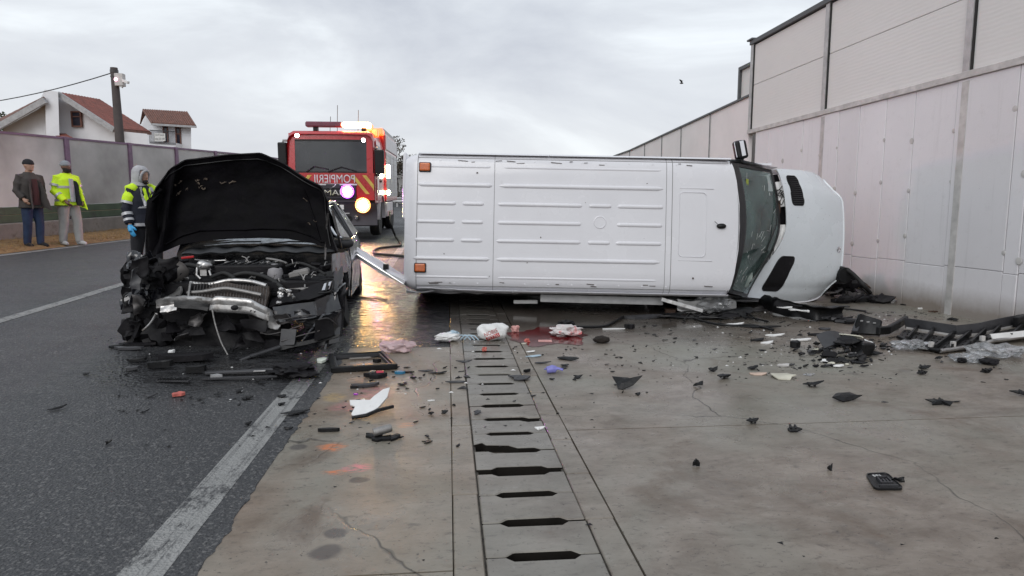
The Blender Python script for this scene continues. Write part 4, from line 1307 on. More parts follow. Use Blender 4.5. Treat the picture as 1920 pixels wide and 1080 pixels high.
# bonnet
def bon(u, v, h=0.0):
    s = u * 2 - 1
    a = abs(s)
    y = s * (0.950 + 0.035 * v - 0.11 * v ** 6)
    x = 5.17 + 0.105 * (1 - a ** 2.2) * (1 - v) + v * (1.14 - .05 * a ** 2 - 0.20 * sstep(.60, 1.0, a))
    z = 1.475 - 0.05 * a ** 2 - 0.10 * a ** 6 - v * .34 - v ** 3 * .11 + h
    x -= .48 * sstep(.15, -1.0, s) * (1 - v) ** 1.3
    z -= 0.018 * math.exp(-((a - .80) / .035) ** 2) * (0.4 + .6 * v)
    return Vector((x, y, z))
mb = MB(); mb.grid(lambda u, v: bon(u, v), 44, 26, .025, off=(0, 0, -.025)); mb.build('bonnet', M['hood_white'], van, smooth=50)
# sloping end of the bonnet towards the missing grille
mb = MB(); mb.grid(lambda u, v: bon(u, 1.0) + Vector((.035 * v, 0, -.14 * v)), 30, 4, .02); mb.build('bonnet_lip', M['hood_white'], van, smooth=50)
# louvres
def louvre(px0, px1, py0, py1, slats, sl):
    pass
for s, u0, u1, v0, v1, slats in ((1, .72, .945, .11, .30, 14), (-1, .075, .335, .10, .30, 0)):
    mb = MB()
    def lf(u, v, h=.004):
        uu = u0 + (u1 - u0) * u; return bon(uu, v0 + (v1 - v0) * v + (.05 * (1 - u) if s < 0 else .0), h)
    K = rrect(0, 1, 0, 1, .18, 4)
    def inside(u, v):
        dx, dy = max(abs(u - .5) - .32, 0), max(abs(v - .5) - .32, 0)
        return math.hypot(dx, dy) < .18
    mb.grid(lambda u, v: lf(u, v, .0035), 26, 16, .02, off=(0, 0, -.02), skip=lambda u, v: not inside(u, v))
    lv = mb.build('louvre', M['soot_plastic'], van)
    mb = MB(); mb.tube([lf(p[0], p[1], .006) for p in K + [K[0]]], .007, 5, False); mb.build('louvre_rim', M['black_plastic'], lv)
    for q in range(slats):
        mb = MB(); t = (q + .8) / (slats + .6); mb.bar(lf(t, .08, .010), lf(t, .92, .010), .006, .012); mb.build('slat', M['grey_plastic'], lv)
# round badge on the bonnet
mb = MB(); c = bon(.40, .925, .004); nb = (bon(.41, .92) - bon(.40, .92)).cross(bon(.40, .93) - bon(.40, .92)).normalized()
if nb.z < 0: nb = -nb
mb.lathe([(.042, 0), (.040, .008), (.033, .009), (.032, .003), (0, .003)], c, nb, 24); bd = mb.build('badge', M['chrome'], van, smooth=30)
mb = MB()
tx_ = nb.cross(Vector((0, 1, 0))).normalized(); ty_ = nb.cross(tx_)
for k in range(3):
    a = R(90 + 120 * k); mb.bar(c + nb * .006, c + nb * .006 + (tx_ * math.cos(a) + ty_ * math.sin(a)) * .034, .008, .005, nb)
mb.build('badge_star', M['chrome'], bd)
# wings, doors, front
for s in (-1, 1):
    mb = MB()
    def wf(u, v):
        e = bon(1 if s > 0 else 0, u)
        low = Vector((5.12 + 1.05 * u - .10 * u ** 3, s * (.965 - .06 * u ** 3), .40))
        p = Vector((e.x, e.y, e.z)).lerp(low, v)
        p.y += s * .05 * math.sin(v * math.pi)
        return p + Vector((0, 0, -.004))
    mb.grid(wf, 16, 10, .02, skip=lambda u, v: (u - .35) ** 2 * 1.3 + ((v - 1) * .95) ** 2 < .10)
    mb.build('front_wing', M['white_paint'], van, smooth=50)
    mb = MB()
    def dfn(u, v):
        x = 3.62 + 1.42 * u; z = .55 + .93 * v
        return Vector((x, s * (.968 + .012 * math.sin(v * 3)), z))
    mb.grid(dfn, 6, 6, .03); dr = mb.build('cab_door', M['white_paint'], van, smooth=50)
    mb = MB(); mb.add([(3.66, s * .955, 1.52), (4.95, s * .955, 1.52), (4.35, s * .905, 2.2), (3.66, s * .905, 2.2)], [(0, 1, 2, 3)]); mb.build('window', M['car_glass'], dr)
    mb = MB(); mb.box((3.78, s * .995, 1.3), (.2, .03, .04)); mb.build('handle', M['black_plastic'], dr)
mb = MB(); r0 = mb.box((5.60, -.02, .68), (.62, 1.3, .55)); mb.blob((5.98, -.50, .62), (.20, .33, .22), .5, 2.5, 3, 3); mb.blob((5.88, .25, .60), (.18, .4, .22), .5, 2.5, 3, 5); mb.build('engine', M['soot_plastic'], van, smooth=30)
mb = MB(); mb.blob((6.13, -.70, .70), (.15, .17, .16), .25, 2, 3, 6)
mb.build('headlamp_bowl', M['black_plastic'], van, smooth=50)
# cowl: torn lining and wires between glass and bonnet
mb = MB()
def cf(u, v):
    s = .30 + .60 * u
    a, b = scr(s, .985, -.03), bon(s, .0, -.05)
    return a.lerp(b, v) + Vector((0, 0, .02 * noise.noise(Vector((u * 9, v * 3, 2)))))
mb.grid(cf, 22, 4, .012, skip=lambda u, v: .46 < u < .66); mb.build('torn_lining', M['white_plastic'], van)
mb = MB(); mb.grid(lambda u, v: scr(.06 + .9 * u, .97, -.09).lerp(bon(.06 + .9 * u, .02, -.12), v), 12, 2, .02); mb.build('cowl', M['soot_plastic'], van)
mb = MB()
for k in range(9):
    s = rc.uniform(.36, .88); a = scr(s, .97, -.0); b = bon(min(.95, s + rc.uniform(-.07, .07)), .0, -.02)
    m_ = a.lerp(b, .5) + Vector((0, rc.uniform(-.08, .08), rc.uniform(.0, .04)))
    mb.tube([a, m_, b], .006, 5)
mb.build('wire', M['black_rubber'], van)
mb = MB(); mb.box(scr(.71, .99, -.01), (.05, .18, .03), Matrix.Rotation(R(30), 3, 'Y')); mb.build('bracket', M['rust_brown'], van)
# wing mirror that stands up above the cab
q = VROT.transposed() @ (PD(1388, 300, 9.0) - vo)
mb = MB(); mb.box(q + Vector((-.01, .0, 0)), (.09, .09, .10)); mb.tube([q + Vector((-.02, -.08, 0)), q + Vector((-.01, .10, 0))], .025, 8); wm = mb.build('wing_mirror', M['black_plastic'], van, bevel=.01)
h0 = VROT.transposed() @ (PD(1388, 281, 8.98) - vo)
mb = MB(); mb.box(h0, (.17, .25, .12), Matrix.Rotation(R(12), 3, 'Z') @ Matrix.Rotation(R(20), 3, 'Y')); mb.build('mirror_housing', M['black_plastic'], wm, bevel=.035, seg=3)
mb = MB(); mb.box(h0 + Vector((-.025, 0, .062)), (.125, .205, .006), Matrix.Rotation(R(12), 3, 'Z') @ Matrix.Rotation(R(-22), 3, 'Y')); mb.build('mirror_glass', M['mirror'], wm, bevel=.002)
# side rail and trim hanging out below the lower roof edge
def vp(px, py, d): return VROT.transposed() @ (PD(px, py, d) - vo)
mb = MB(); mb.bar(vp(1013, 559, 8.45), vp(1243, 565, 8.45), .10, .022); mb.build('sliding_rail', M['galv'], van, bevel=.004)
mb = MB(); mb.bar(vp(1240, 561, 8.25), vp(1318, 583, 8.2), .05, .02); mb.build('sliding_rail', M['silver_metal'], van, bevel=.004)
mb = MB(); mb.bar(vp(963, 566, 8.6), vp(1008, 566, 8.6), .05, .04); mb.build('bracket', M['white_plastic'], van, bevel=.006)
# crushed lower roof edge by the rear and torn side skin under the cab
mb = MB()
r0 = mb.grid(lambda u, v: Vector((.02 + 1.45 * u, -.875 - .02 * v - .05 * noise.noise(Vector((u * 4, v * 2, 0))) , 2.37 - .10 * v - .05 * (1 - u) + .05 * noise.noise(Vector((u * 5, v * 3, 7))))), 22, 6, .01)
mb.build('dented_skin', M['white_paint'], van, smooth=50)
mb = MB()
def sk(u, v):
    p = vp(1270 + 110 * u, 560 + 22 * v + 5 * math.sin(u * 7), 8.35 + .3 * u + .1 * v)
    return p + Vector((0, 0, .05 * noise.noise(Vector((u * 5, v * 4, 3)))))
mb.grid(sk, 14, 5, .008); mb.build('torn_skin', M['white_plastic'], van, smooth=50)
mb = MB(); mb.blob(vp(1335, 570, 8.5), (.22, .10, .10), .5, 3, 3, 9); mb.build('shattered_window', M['film'], van)
# ---------------------------------------------------------------- the wrecked car
cg = GP(440, 668)
C0 = PD(440, 600, 6.0); C0.z = GZ(C0.x, C0.y)
CROT = Matrix.Rotation(R(3.5), 3, 'Z')
car = thing('wrecked_car', 'black wrecked car with crushed front and crumpled bonnet standing open', 'car', tuple(C0), CROT)
CI = CROT.transposed()
def cp(px, py, d): return CI @ (PD(px, py, d) - C0)
rc = random.Random(11)
def sheet(name, pts, d, th, mat, amp=0.02, fq=4, seed=1, n=14, dd=None, smooth=40, parent=car, label=None):
    """a crumpled sheet through four pixel corners (bottom-left, bottom-right, top-right, top-left), each at its own distance"""
    ds = d if isinstance(d, (list, tuple)) else [d] * 4
    P = [cp(x, y, dd_) for (x, y), dd_ in zip(pts, ds)]
    o = Vector((seed * 3.1, seed * 7.7, seed))
    def f(u, v):
        p = P[0].lerp(P[1], u).lerp(P[3].lerp(P[2], u), v)
        return p + noise.noise_vector(p * fq + o) * amp + noise.noise_vector(p * fq * 3 + o) * amp * .35
    mb = MB(); mb.grid(f, n, n, th)
    return mb.build(name, mat, parent, smooth=smooth, label=label)
# ---- body behind the bonnet
mb = MB()
prof = [(0, .20), (.72, .20), (.84, .26), (.905, .42), (.925, .62), (.905, .82), (.86, .93), (.60, .965), (0, .975)]
ring = [(-x, z) for x, z in prof[::-1]][:-1] + prof[:-1]
rows = []
for y, k, zz in ((1.32, 1.0, 0), (1.8, 1.005, 0), (2.6, 1.01, .01), (3.3, 1.0, .02), (3.9, .98, .02), (4.3, .94, .0), (4.46, .86, -.02)):
    rows.append([(x * k, y, .6 + (z - .6) * (1 if y < 4.2 else .95) + zz) for x, z in ring])
loft(mb, rows, True)
k = len(ring)
mb.f.append(tuple(range(k))); mb.f.append(tuple(range(len(mb.v) - 1, len(mb.v) - k - 1, -1)))
mb.build('body', M['black_paint'], car, smooth=40)
mb = MB(); mb.grid(lambda u, v: (( u * 2 - 1) * (.60 - .03 * v), 2.18 + 1.35 * v, 1.37 + .065 * math.sin(v * math.pi) - .05 * (u * 2 - 1) ** 2), 12, 10, .04); mb.build('roof', M['black_paint'], car, smooth=60)
def wsc(u, v):
    s = u * 2 - 1
    return Vector((s * (.74 - .16 * v), 1.20 + .17 * s * s + v * (.98 - .06 * s * s), .935 - .035 * s * s + v * (.425 - .0 * s)))
mb = MB(); mb.grid(wsc, 20, 10, .006); mb.build('windscreen', M['crazed_glass'], car, smooth=60)
for s in (0, 1):
    mb = MB(); mb.tube([wsc(s, v / 6) for v in range(7)], .035, 8); mb.build('pillar', M['black_paint'], car, smooth=60)
    mb = MB(); mb.tube([(( s * 2 - 1) * .60, 2.18 + 1.35 * t, 1.36 + .05 * math.sin(t * 3.1)) for t in [i / 6 for i in range(7)]], .03, 8)
    mb.build('roof_rail', M['black_paint'], car, smooth=60)
    for P in ([((s * 2 - 1) * .60, 3.5, 1.36), ((s * 2 - 1) * .78, 4.15, .97)], [((s * 2 - 1) * .63, 2.75, 1.36), ((s * 2 - 1) * .86, 2.7, .94)]):
        mb = MB(); mb.tube(P, .04, 8); mb.build('pillar', M['black_paint'], car, smooth=60)
for s in (-1, 1):
    mb = MB(); mb.add([(s * .86, 1.5, .945), (s * .86, 4.0, .965), (s * .62, 3.45, 1.36), (s * .62, 2.2, 1.36)], [(0, 1, 2, 3)]); mb.build('side_window', M['car_glass'], car)
mb = MB(); mb.grid(lambda u, v: ((u * 2 - 1) * (.6 + .15 * v), 3.52 + .65 * v, 1.37 - .40 * v), 8, 4, .01); mb.build('rear_window', M['car_glass'], car)
mb = MB(); mb.box((0, 2.6, .55), (1.5, 2.3, .5)); mb.build('cabin_floor', M['interior'], car)
for s in (-.38, .38):
    mb = MB(); mb.box((s, 2.5, .95), (.48, .16, .6)); mb.build('seat', M['seat_cloth'], car, bevel=.05, seg=2)
# wheels
for s, y in ((1, .95), (1, 3.55), (-1, 3.55), (-1, 1.05)):
    mb = MB(); mb.lathe([(.2, -.11), (.30, -.11), (.32, -.07), (.32, .07), (.30, .11), (.2, .11)], (s * .79, y, .32), (1, 0, .05 if y > 2 else .2), 26); w = mb.build('wheel', M['black_rubber'], car, smooth=40)
    mb = MB(); mb.lathe([(.205, -.05), (.205, .10), (.19, .07), (.06, .06), (.0, .07)], (s * .79, y, .32), (s, 0, 0), 22)
    for q in range(5):
        a = q * 2 * math.pi / 5; mb.bar((s * .875, y + .04 * math.cos(a), .32 + .04 * math.sin(a)), (s * .875, y + .19 * math.cos(a), .32 + .19 * math.sin(a)), .05, .03, (1, 0, 0))
    mb.build('rim', M['galv'], w, smooth=30)
# right side: front wing, door skin, mirror
mb = MB()
def rw(u, v):
    y = .42 + .95 * u
    z = .86 - .02 * u - .52 * v
    x = .93 + .012 * math.sin(v * 3) - .10 * (1 - u) ** 3 - .05 * max(0, v - .7)
    p = Vector((x, y, z))
    return p + noise.noise_vector(p * 4) * .018 + noise.noise_vector(p * 11) * .008
mb.grid(rw, 18, 12, .012, skip=lambda u, v: ((u - .55) * .95) ** 2 + ((v - 1.04) * .52) ** 2 < .115)
mb.build('front_wing', M['black_paint'], car, smooth=50)
mb = MB(); mb.grid(lambda u, v: (.925 + .02 * math.sin(v * math.pi) + .012 * noise.noise(Vector((u * 5, v * 5, 1))), 1.40 + 1.25 * u, .90 - .60 * v), 12, 10, .02); d_ = mb.build('door', M['black_paint'], car, smooth=50)
mb = MB(); mb.box((.965, 2.45, .78), (.03, .2, .035)); mb.build('handle', M['chrome'], d_, bevel=.008)
mb = MB(); mb.tube([(.93, 1.42, .935), (.925, 2.0, .95), (.92, 2.6, .955)], .012, 6); mb.build('window_trim', M['chrome'], car)
mq = cp(643, 455, 7.45)
mb = MB(); mb.blob(mq, (.125, .075, .072), .08, 1.2, 3); mr_ = mb.build('wing_mirror', M['grey_plastic'], car, smooth=60)
mb = MB(); mb.tube([mq + Vector((-.08, .0, -.03)), mq + Vector((-.17, .02, -.07))], [.035, .045], 8); mb.build('mirror_arm', M['black_plastic'], mr_, smooth=60)
mb = MB(); mb.grid(lambda u, v: mq + Vector((-.10 + .20 * u, -.058 - .022 * math.sin(u * 3.14), .035 + .03 * v)), 8, 2, .006); mb.build('indicator_lens', M['clear_lens'], mr_)
mb = MB(); mb.tube([cp(620, 426, 7.5), cp(629, 440, 7.45), cp(642, 447, 7.4)], .013, 6); mb.build('chrome_strip', M['chrome'], car, smooth=60)

# ---- bonnet, torn up and buckled
TOP = [(293, 352), (318, 317), (346, 300), (380, 296), (430, 290), (490, 287), (530, 305), (576, 336), (603, 349), (616, 378)]
BOT = [(276, 486), (298, 476), (340, 458), (380, 452), (430, 448), (490, 446), (540, 448), (580, 454), (610, 464), (634, 472)]
def poly(L, u):
    t = u * (len(L) - 1); i = min(int(t), len(L) - 2); t -= i
    return (L[i][0] * (1 - t) + L[i + 1][0] * t, L[i][1] * (1 - t) + L[i + 1][1] * t)
def hood(u, v):
    a, b = poly(BOT, u), poly(TOP, u)
    px, py = a[0] * (1 - v) + b[0] * v, a[1] * (1 - v) + b[1] * v
    s = u * 2 - 1
    if u < .1: px -= 10 * math.sin(v * math.pi) * (1 - u / .1)
    if u > .9: px -= 6 * math.sin(v * math.pi) * (u - .9) / .1
    d = 7.02 + .04 * v - .16 * s * s * (1 - .3 * v) + .10 * math.sin(v * 3.0)
    d -= .10 * math.exp(-((u - .10 - .06 * v) / .05) ** 2)                  # folded strip at its left
    d += .10 * abs(v - .30 - .10 * (u - .5)) - .03                         # folded across, and along two lines
    d -= .16 * abs(u - .56 - .16 * (v - .5)) * v
    d += .14 * max(0, u - .80 + .2 * v) - .10 * max(0, .22 - u)
    p = cp(px, py, d)
    q = p * 3.0
    p = p + Vector((0, 1, 0)) * (.030 * noise.noise(q) + .010 * noise.noise(q * 2.7) + .003 * noise.noise(q * 7))
    return p
mb = MB(); mb.grid(hood, 72, 46, .018, off=(0, .022, .004))
bn = mb.build('bonnet', M['hood_under'], car, smooth=24, label='crumpled black bonnet standing upright over the engine')
mb = MB()
mb.tube([hood(.995, v / 16) + Vector((0, -.004, 0)) for v in range(17)] + [hood(1 - u / 40, .997) + Vector((0, -.006, 0)) for u in range(1, 41)] + [hood(.004, 1 - v / 16) + Vector((0, -.004, 0)) for v in range(1, 17)], .0085, 6)
mb.build('edge_flange', M['soot_plastic'], bn, smooth=60)
mb = MB()
mb.tube([hood(.94, .06 + v * .85 / 12) + Vector((0, -.012, 0)) for v in range(13)] + [hood(.94 - u * .86 / 24, .93) + Vector((0, -.012, 0)) for u in range(1, 25)], .006, 6)
mb.build('inner_seam', M['black_plastic'], bn, smooth=60)
# inner frame of the bonnet and its torn lining
mb = MB()
def hn(u, v, h):
    p = hood(u, v); return p + Vector((0, -h, 0))
for U in ([(.76, .80), (.82, .4), (.86, .06)], [(.14, .08), (.32, .13), (.5, .10), (.7, .13), (.88, .08)]):
    pts = []
    for a, b in zip(U[:-1], U[1:]):
        for k in range(6): pts.append(hn(a[0] + (b[0] - a[0]) * k / 6, a[1] + (b[1] - a[1]) * k / 6, .008))
    pts.append(hn(*U[-1], .008))
    mb.tube(pts, .009, 6)
mb.build('inner_frame', M['hood_under'], bn, smooth=60)
M['torn_lining'] = pm('torn_lining', (.11, .085, .065), .9)
mb = MB()
for k in range(15):
    u, v = (rc.uniform(.16, .48), rc.uniform(.62, .76)) if k < 12 else (rc.uniform(.6, .85), rc.uniform(.2, .7))
    mb.grid(lambda a, b: hn(min(.97, u + a * .035 * (.3 + rc.random() * .5)), v + (b - .5) * .014 + .012 * math.sin(a * 6 + k), .012 + .012 * rc.random()), 4, 1)
mb.build('torn_lining', M['torn_lining'], bn)
mb = MB(); mb.tube([cp(615, 400, 6.98), cp(611, 440, 7.0), cp(610, 487, 6.9)], .012, 6); mb.tube([cp(623, 395, 7.0), cp(634, 440, 7.0), cp(640, 466, 7.1)], .014, 6); mb.build('gas_strut', M['dark_metal'], car)
mb = MB(); mb.tube([cp(300, 352, 6.9), cp(286, 380, 6.85), cp(283, 420, 6.85), cp(290, 450, 6.85), cp(284, 480, 6.85)], [.03, .05, .06, .05, .03], 8); mb.crumple((0, len(mb.v)), .02, 9); mb.build('folded_edge', M['hood_under'], bn, smooth=60)
# cowl under the windscreen
mb = MB(); mb.grid(lambda u, v: Vector(((u * 2 - 1) * .80, 1.02 + .20 * v + .12 * (u * 2 - 1) ** 2, .86 + .05 * v - .03 * abs(u * 2 - 1) + .008 * math.sin(u * 40))), 40, 4, .02); mb.build('cowl', M['black_plastic'], car, smooth=50)
for a, b in (((-.55, 1.12, .93), (.02, 1.17, .955)), ((.05, 1.10, .93), (.6, 1.22, .945))):
    mb = MB(); mb.tube([a, ((a[0] + b[0]) / 2, a[1] + .02, a[2] + .025), b], .009, 6); mb.build('wiper', M['black_rubber'], car)

# ---- engine bay
mb = MB(); mb.box((.0, .68, .42), (1.62, .95, .36)); mb.build('bay_floor', M['soot_plastic'], car)
mb = MB(); mb.box((.02, .72, .66), (.62, .50, .16)); mb.crumple((0, 8), .03, 3); en = mb.build('engine', M['soot_plastic'], car, bevel=.02, seg=2)
mb = MB()
for k in range(7): mb.bar((-.22 + .075 * k, .50, .752), (-.2 + .075 * k, .93, .765), .025, .02)
mb.build('engine_rib', M['black_plastic'], en)
def pipe(name, pts, r, mat, parent=car):
    """a smooth bent pipe or hose through pixel points"""
    P = [cp(*p) for p in pts]; Q = []
    for i in range(len(P) - 1):
        p0, p1, p2, p3 = P[max(i - 1, 0)], P[i], P[i + 1], P[min(i + 2, len(P) - 1)]
        for k in range(5):
            t = k / 5
            Q.append(0.5 * ((2 * p1) + (p2 - p0) * t + (2 * p0 - 5 * p1 + 4 * p2 - p3) * t * t + (3 * p1 - p0 - 3 * p2 + p3) * t ** 3))
    Q.append(P[-1])
    mb = MB(); mb.tube(Q, r, 8); return mb.build(name, mat, parent, smooth=70)
for a in ([(330, 508, 6.5), (350, 497, 6.6), (380, 500, 6.6), (400, 493, 6.7)], [(420, 500, 6.7), (450, 492, 6.75), (480, 498, 6.7), (500, 490, 6.8)],
          [(535, 500, 6.7), (560, 493, 6.8), (590, 503, 6.7), (610, 515, 6.5)], [(300, 520, 6.3), (315, 505, 6.4), (340, 515, 6.4)], [(500, 545, 6.2), (520, 525, 6.4), (545, 535, 6.3)],
          [(430, 520, 6.4), (460, 512, 6.4), (500, 520, 6.4), (530, 540, 6.2)], [(395, 520, 6.3), (420, 512, 6.4), (440, 522, 6.3)]):
    pipe('hose', a, rc.uniform(.012, .024), M['black_rubber'])
mb = MB()
for k in range(60):
    p = cp(rc.uniform(300, 610), rc.uniform(492, 545), 1) ; px, py = rc.uniform(420, 520), rc.uniform(488, 515)
    if k % 2: px, py = rc.uniform(305, 620), rc.uniform(490, 550)
    q = cp(px, py, 6.75 - (py - 490) / 60 * .6)
    e = q + Vector((rc.gauss(0, .05), rc.gauss(0, .03), rc.gauss(0, .03)))
    mb.tube([q, q.lerp(e, .5) + Vector((0, 0, .02)), e], rc.uniform(.004, .009), 5)
o = mb.build('wiring', M['cast_alloy'], car, smooth=60); o['kind'] = 'stuff'
mb = MB()
for k in range(46):
    px, py = rc.uniform(295, 625), rc.uniform(490, 560)
    q = cp(px, py, 6.8 - (py - 490) / 70 * .65)
    r0 = mb.box(q, (rc.uniform(.03, .12), rc.uniform(.03, .1), rc.uniform(.02, .07)), Matrix.Rotation(rc.uniform(0, 3), 3, 'Z') @ Matrix.Rotation(rc.uniform(-.5, .5), 3, 'X'))
    mb.crumple(r0, .012, 15, k)
o = mb.build('bay_clutter', M['soot_plastic'], car, bevel=.004); o['kind'] = 'stuff'
mb = MB()
for k in range(34):
    px, py = (rc.uniform(420, 505), rc.uniform(492, 512)) if k < 16 else (rc.uniform(300, 610), rc.uniform(495, 560))
    q = cp(px, py, 6.72 - (py - 490) / 70 * .65)
    r0 = mb.blob(q, (rc.uniform(.012, .04), rc.uniform(.012, .03), rc.uniform(.01, .022)), .5, 2, 1, k)
o = mb.build('bright_fragments', M['cast_alloy'], car); o['kind'] = 'stuff'
# named pieces in the bay
mb = MB(); q = cp(516, 528, 6.55); mb.lathe([(.055, -.02), (.075, .0), (.078, .06), (.080, .09), (.072, .13), (.045, .15), (.035, .155), (.035, .18), (.0, .185)], q, (0, 0, 1), 18); mb.build('coolant_tank', pm('coolant_tank', (.30, .29, .30), .4), car, smooth=35)
mb = MB(); q = cp(562, 512, 6.6); mb.box(q, (.20, .14, .05), Matrix.Rotation(R(-12), 3, 'Y')); mb.box(q + Vector((.01, -.01, .03)), (.15, .10, .02), Matrix.Rotation(R(-12), 3, 'Y')); mb.build('fuse_box', pm('fuse_box', (.24, .23, .22), .5), car, bevel=.008)
mb = MB(); q = cp(327, 508, 6.45); r0 = mb.lathe([(.12, -.06), (.13, -.02), (.10, .05), (.07, .075), (.0, .08)], q, (.1, -.5, 1), 16); mb.crumple(r0, .015, 8); mb.build('strut_tower', pm('strut_tower', (.20, .18, .165), .5, .3, bump=.3), car, smooth=50)
mb = MB(); q = cp(383, 507, 6.4); mb.blob(q + Vector((.0, 0, .05)), (.07, .05, .05), .2, 2, 3, 2); mb.tube([q + Vector((-.06, 0, .03)), q + Vector((-.07, -.02, -.04)), q + Vector((-.03, -.03, -.08))], .014, 8); mb.tube([q + Vector((.05, -.02, .0)), q + Vector((.07, -.03, -.06))], .012, 8); mb.box(q + Vector((.0, -.02, -.02)), (.06, .03, .06)); mb.build('turbo_housing', M['silver_metal'], car, smooth=50)
mb = MB(); q = cp(340, 484, 6.75); mb.bar(q, q + Vector((.12, .02, .012)), .03, .025); mb.build('red_cap', M['red_paint'], car, bevel=.006)
mb = MB(); q = cp(560, 540, 6.3)
for k in range(8):
    a = k / 7 * math.pi; mb.bar(q + Vector((.10 * math.cos(a), 0, .035 * math.sin(a))), q + Vector((.10 * math.cos(a + .45), 0, .035 * math.sin(a + .45))), .02, .012)
mb.bar(q + Vector((-.08, -.02, -.01)), q + Vector((.10, -.02, .0)), .03, .02); mb.build('headlamp_frame', M['silver_metal'], car)
sheet('bay_bracket', [(376, 498), (402, 500), (402, 490), (376, 488)], 6.7, .01, M['silver_metal'], .01, 6, 3, 4)
pipe('washer_pipe', [(366, 487, 6.85), (390, 489, 6.8), (425, 488, 6.8)], .008, M['silver_metal'])
pipe('strut_brace', [(500, 485, 6.85), (520, 488, 6.8), (538, 494, 6.75)], .014, M['cast_alloy'])
# radiator stack
sheet('radiator', [(352, 572), (498, 590), (504, 536), (358, 528)], [6.06, 6.02, 6.16, 6.2], .04, pm('radiator', (.055, .042, .036), .65, .3, scale=12, bump=.6, bscale=60), .02, 5, 4, 16)
mb = MB()
P = [cp(352, 572, 6.03), cp(498, 588, 5.99), cp(504, 536, 6.13), cp(358, 528, 6.17)]
for k in range(26):
    u = (k + .5) / 26; a = P[0].lerp(P[1], u); b = P[3].lerp(P[2], u); mb.tube([a, a.lerp(b, .5) + Vector((0, -.02 * math.sin(u * 9), 0)), b], .003, 4)
o = mb.build('radiator_fins', M['dark_metal'], car)
pipe('radiator_pipe', [(352, 549, 6.1), (380, 547, 6.08), (420, 541, 6.08), (450, 545, 6.06), (490, 553, 6.04)], .018, M['cast_alloy'])
pipe('slam_panel', [(357, 531, 6.2), (390, 534, 6.18), (430, 526, 6.2), (470, 528, 6.2), (500, 536, 6.15)], .022, M['silver_metal'])
pipe('radiator_hose', [(357, 530, 6.16), (354, 550, 6.05), (352, 572, 6.0)], .012, M['cast_alloy'])
# bumper beam
BE = [(296, 571), (312, 566), (345, 566), (380, 568), (398, 572), (430, 571), (470, 577), (500, 588), (513, 596)]
def beam(u, v):
    q = poly(BE, u); h = 9 + 4 * math.sin(u * 3) + (3 if u > .5 else 0)
    d = 5.93 + .09 * (u - .5) ** 2 * 4 + .02 * math.sin(u * 14)
    p = cp(q[0], q[1], d)
    a = v * 2 * math.pi
    prof = (Vector((0, -.028 + .010 * math.cos(3 * a), 0)) * math.cos(a)) + Vector((0, 0, 1)) * math.sin(a) * h * 6 / 1220
    return p + prof + noise.noise_vector(p * 9) * .012
mb = MB(); mb.grid(beam, 40, 14); bb = mb.build('bumper_beam', M['silver_metal'], car, smooth=50, label='bent bare silver bumper beam')
mb = MB(); q = cp(440, 577, 5.88); mb.blob(q, (.035, .012, .025), .1, 2, 2); mb.build('beam_hole', M['soot_plastic'], bb)
for px in (470, 477):
    mb = MB(); mb.lathe([(.007, 0), (.007, .02)], cp(px, 583 + (px - 470) * .3, 5.87), (0, 1, 0), 8); mb.build('bolt_hole', M['soot_plastic'], bb)
sheet('crash_box', [(500, 612), (520, 618), (530, 604), (506, 592)], [5.95, 5.98, 6.0, 5.93], .06, M['silver_metal'], .014, 12, 5, 6)
sheet('crash_box', [(300, 586), (330, 583), (332, 570), (302, 575)], [5.9, 5.9, 5.93, 5.93], .05, M['silver_metal'], .014, 12, 6, 6)
sheet('crash_bracket', [(302, 560), (334, 553), (340, 538), (310, 555)], [6.1, 6.05, 6.1, 6.15], .02, M['silver_metal'], .018, 10, 7, 8)
sheet('crash_bracket', [(306, 531), (336, 541), (338, 535), (310, 522)], [6.2, 6.15, 6.15, 6.25], .015, M['silver_metal'], .02, 10, 8, 8)
sheet('beam_cover', [(325, 575), (388, 584), (392, 570), (322, 562)], [5.86, 5.85, 5.87, 5.88], .02, M['black_plastic'], .02, 8, 9, 8)
# dark mouth below the beam
sheet('inner_panel', [(290, 668), (560, 665), (540, 598), (295, 590)], [6.12, 6.12, 6.15, 6.15], .05, M['soot_plastic'], .05, 4, 10, 22)
sheet('undertray', [(262, 682), (600, 672), (575, 650), (275, 655)], [5.85, 5.9, 6.3, 6.3], .02, M['soot_plastic'], .025, 5, 11, 18)
pipe('loose_wire', [(398, 580, 5.85), (403, 605, 5.84), (414, 640, 5.82), (428, 668, 5.8), (425, 675, 5.78)], .0075, M['cast_alloy'])
pipe('loose_wire', [(293, 588, 5.85), (283, 605, 5.86), (268, 620, 5.86)], .011, M['silver_metal'])
for k in range(18):
    px, py = rc.uniform(290, 560), rc.uniform(596, 668)
    sheet('torn_piece', [(px, py), (px + rc.uniform(18, 46), py + rc.uniform(-8, 8)), (px + rc.uniform(12, 40), py - rc.uniform(8, 26)), (px - rc.uniform(-5, 10), py - rc.uniform(6, 20))], [rc.uniform(5.9, 6.1) for _ in range(4)], .012, M['soot_plastic'] if k % 4 else M['dark_metal'], .03, 7, 20 + k, 6)
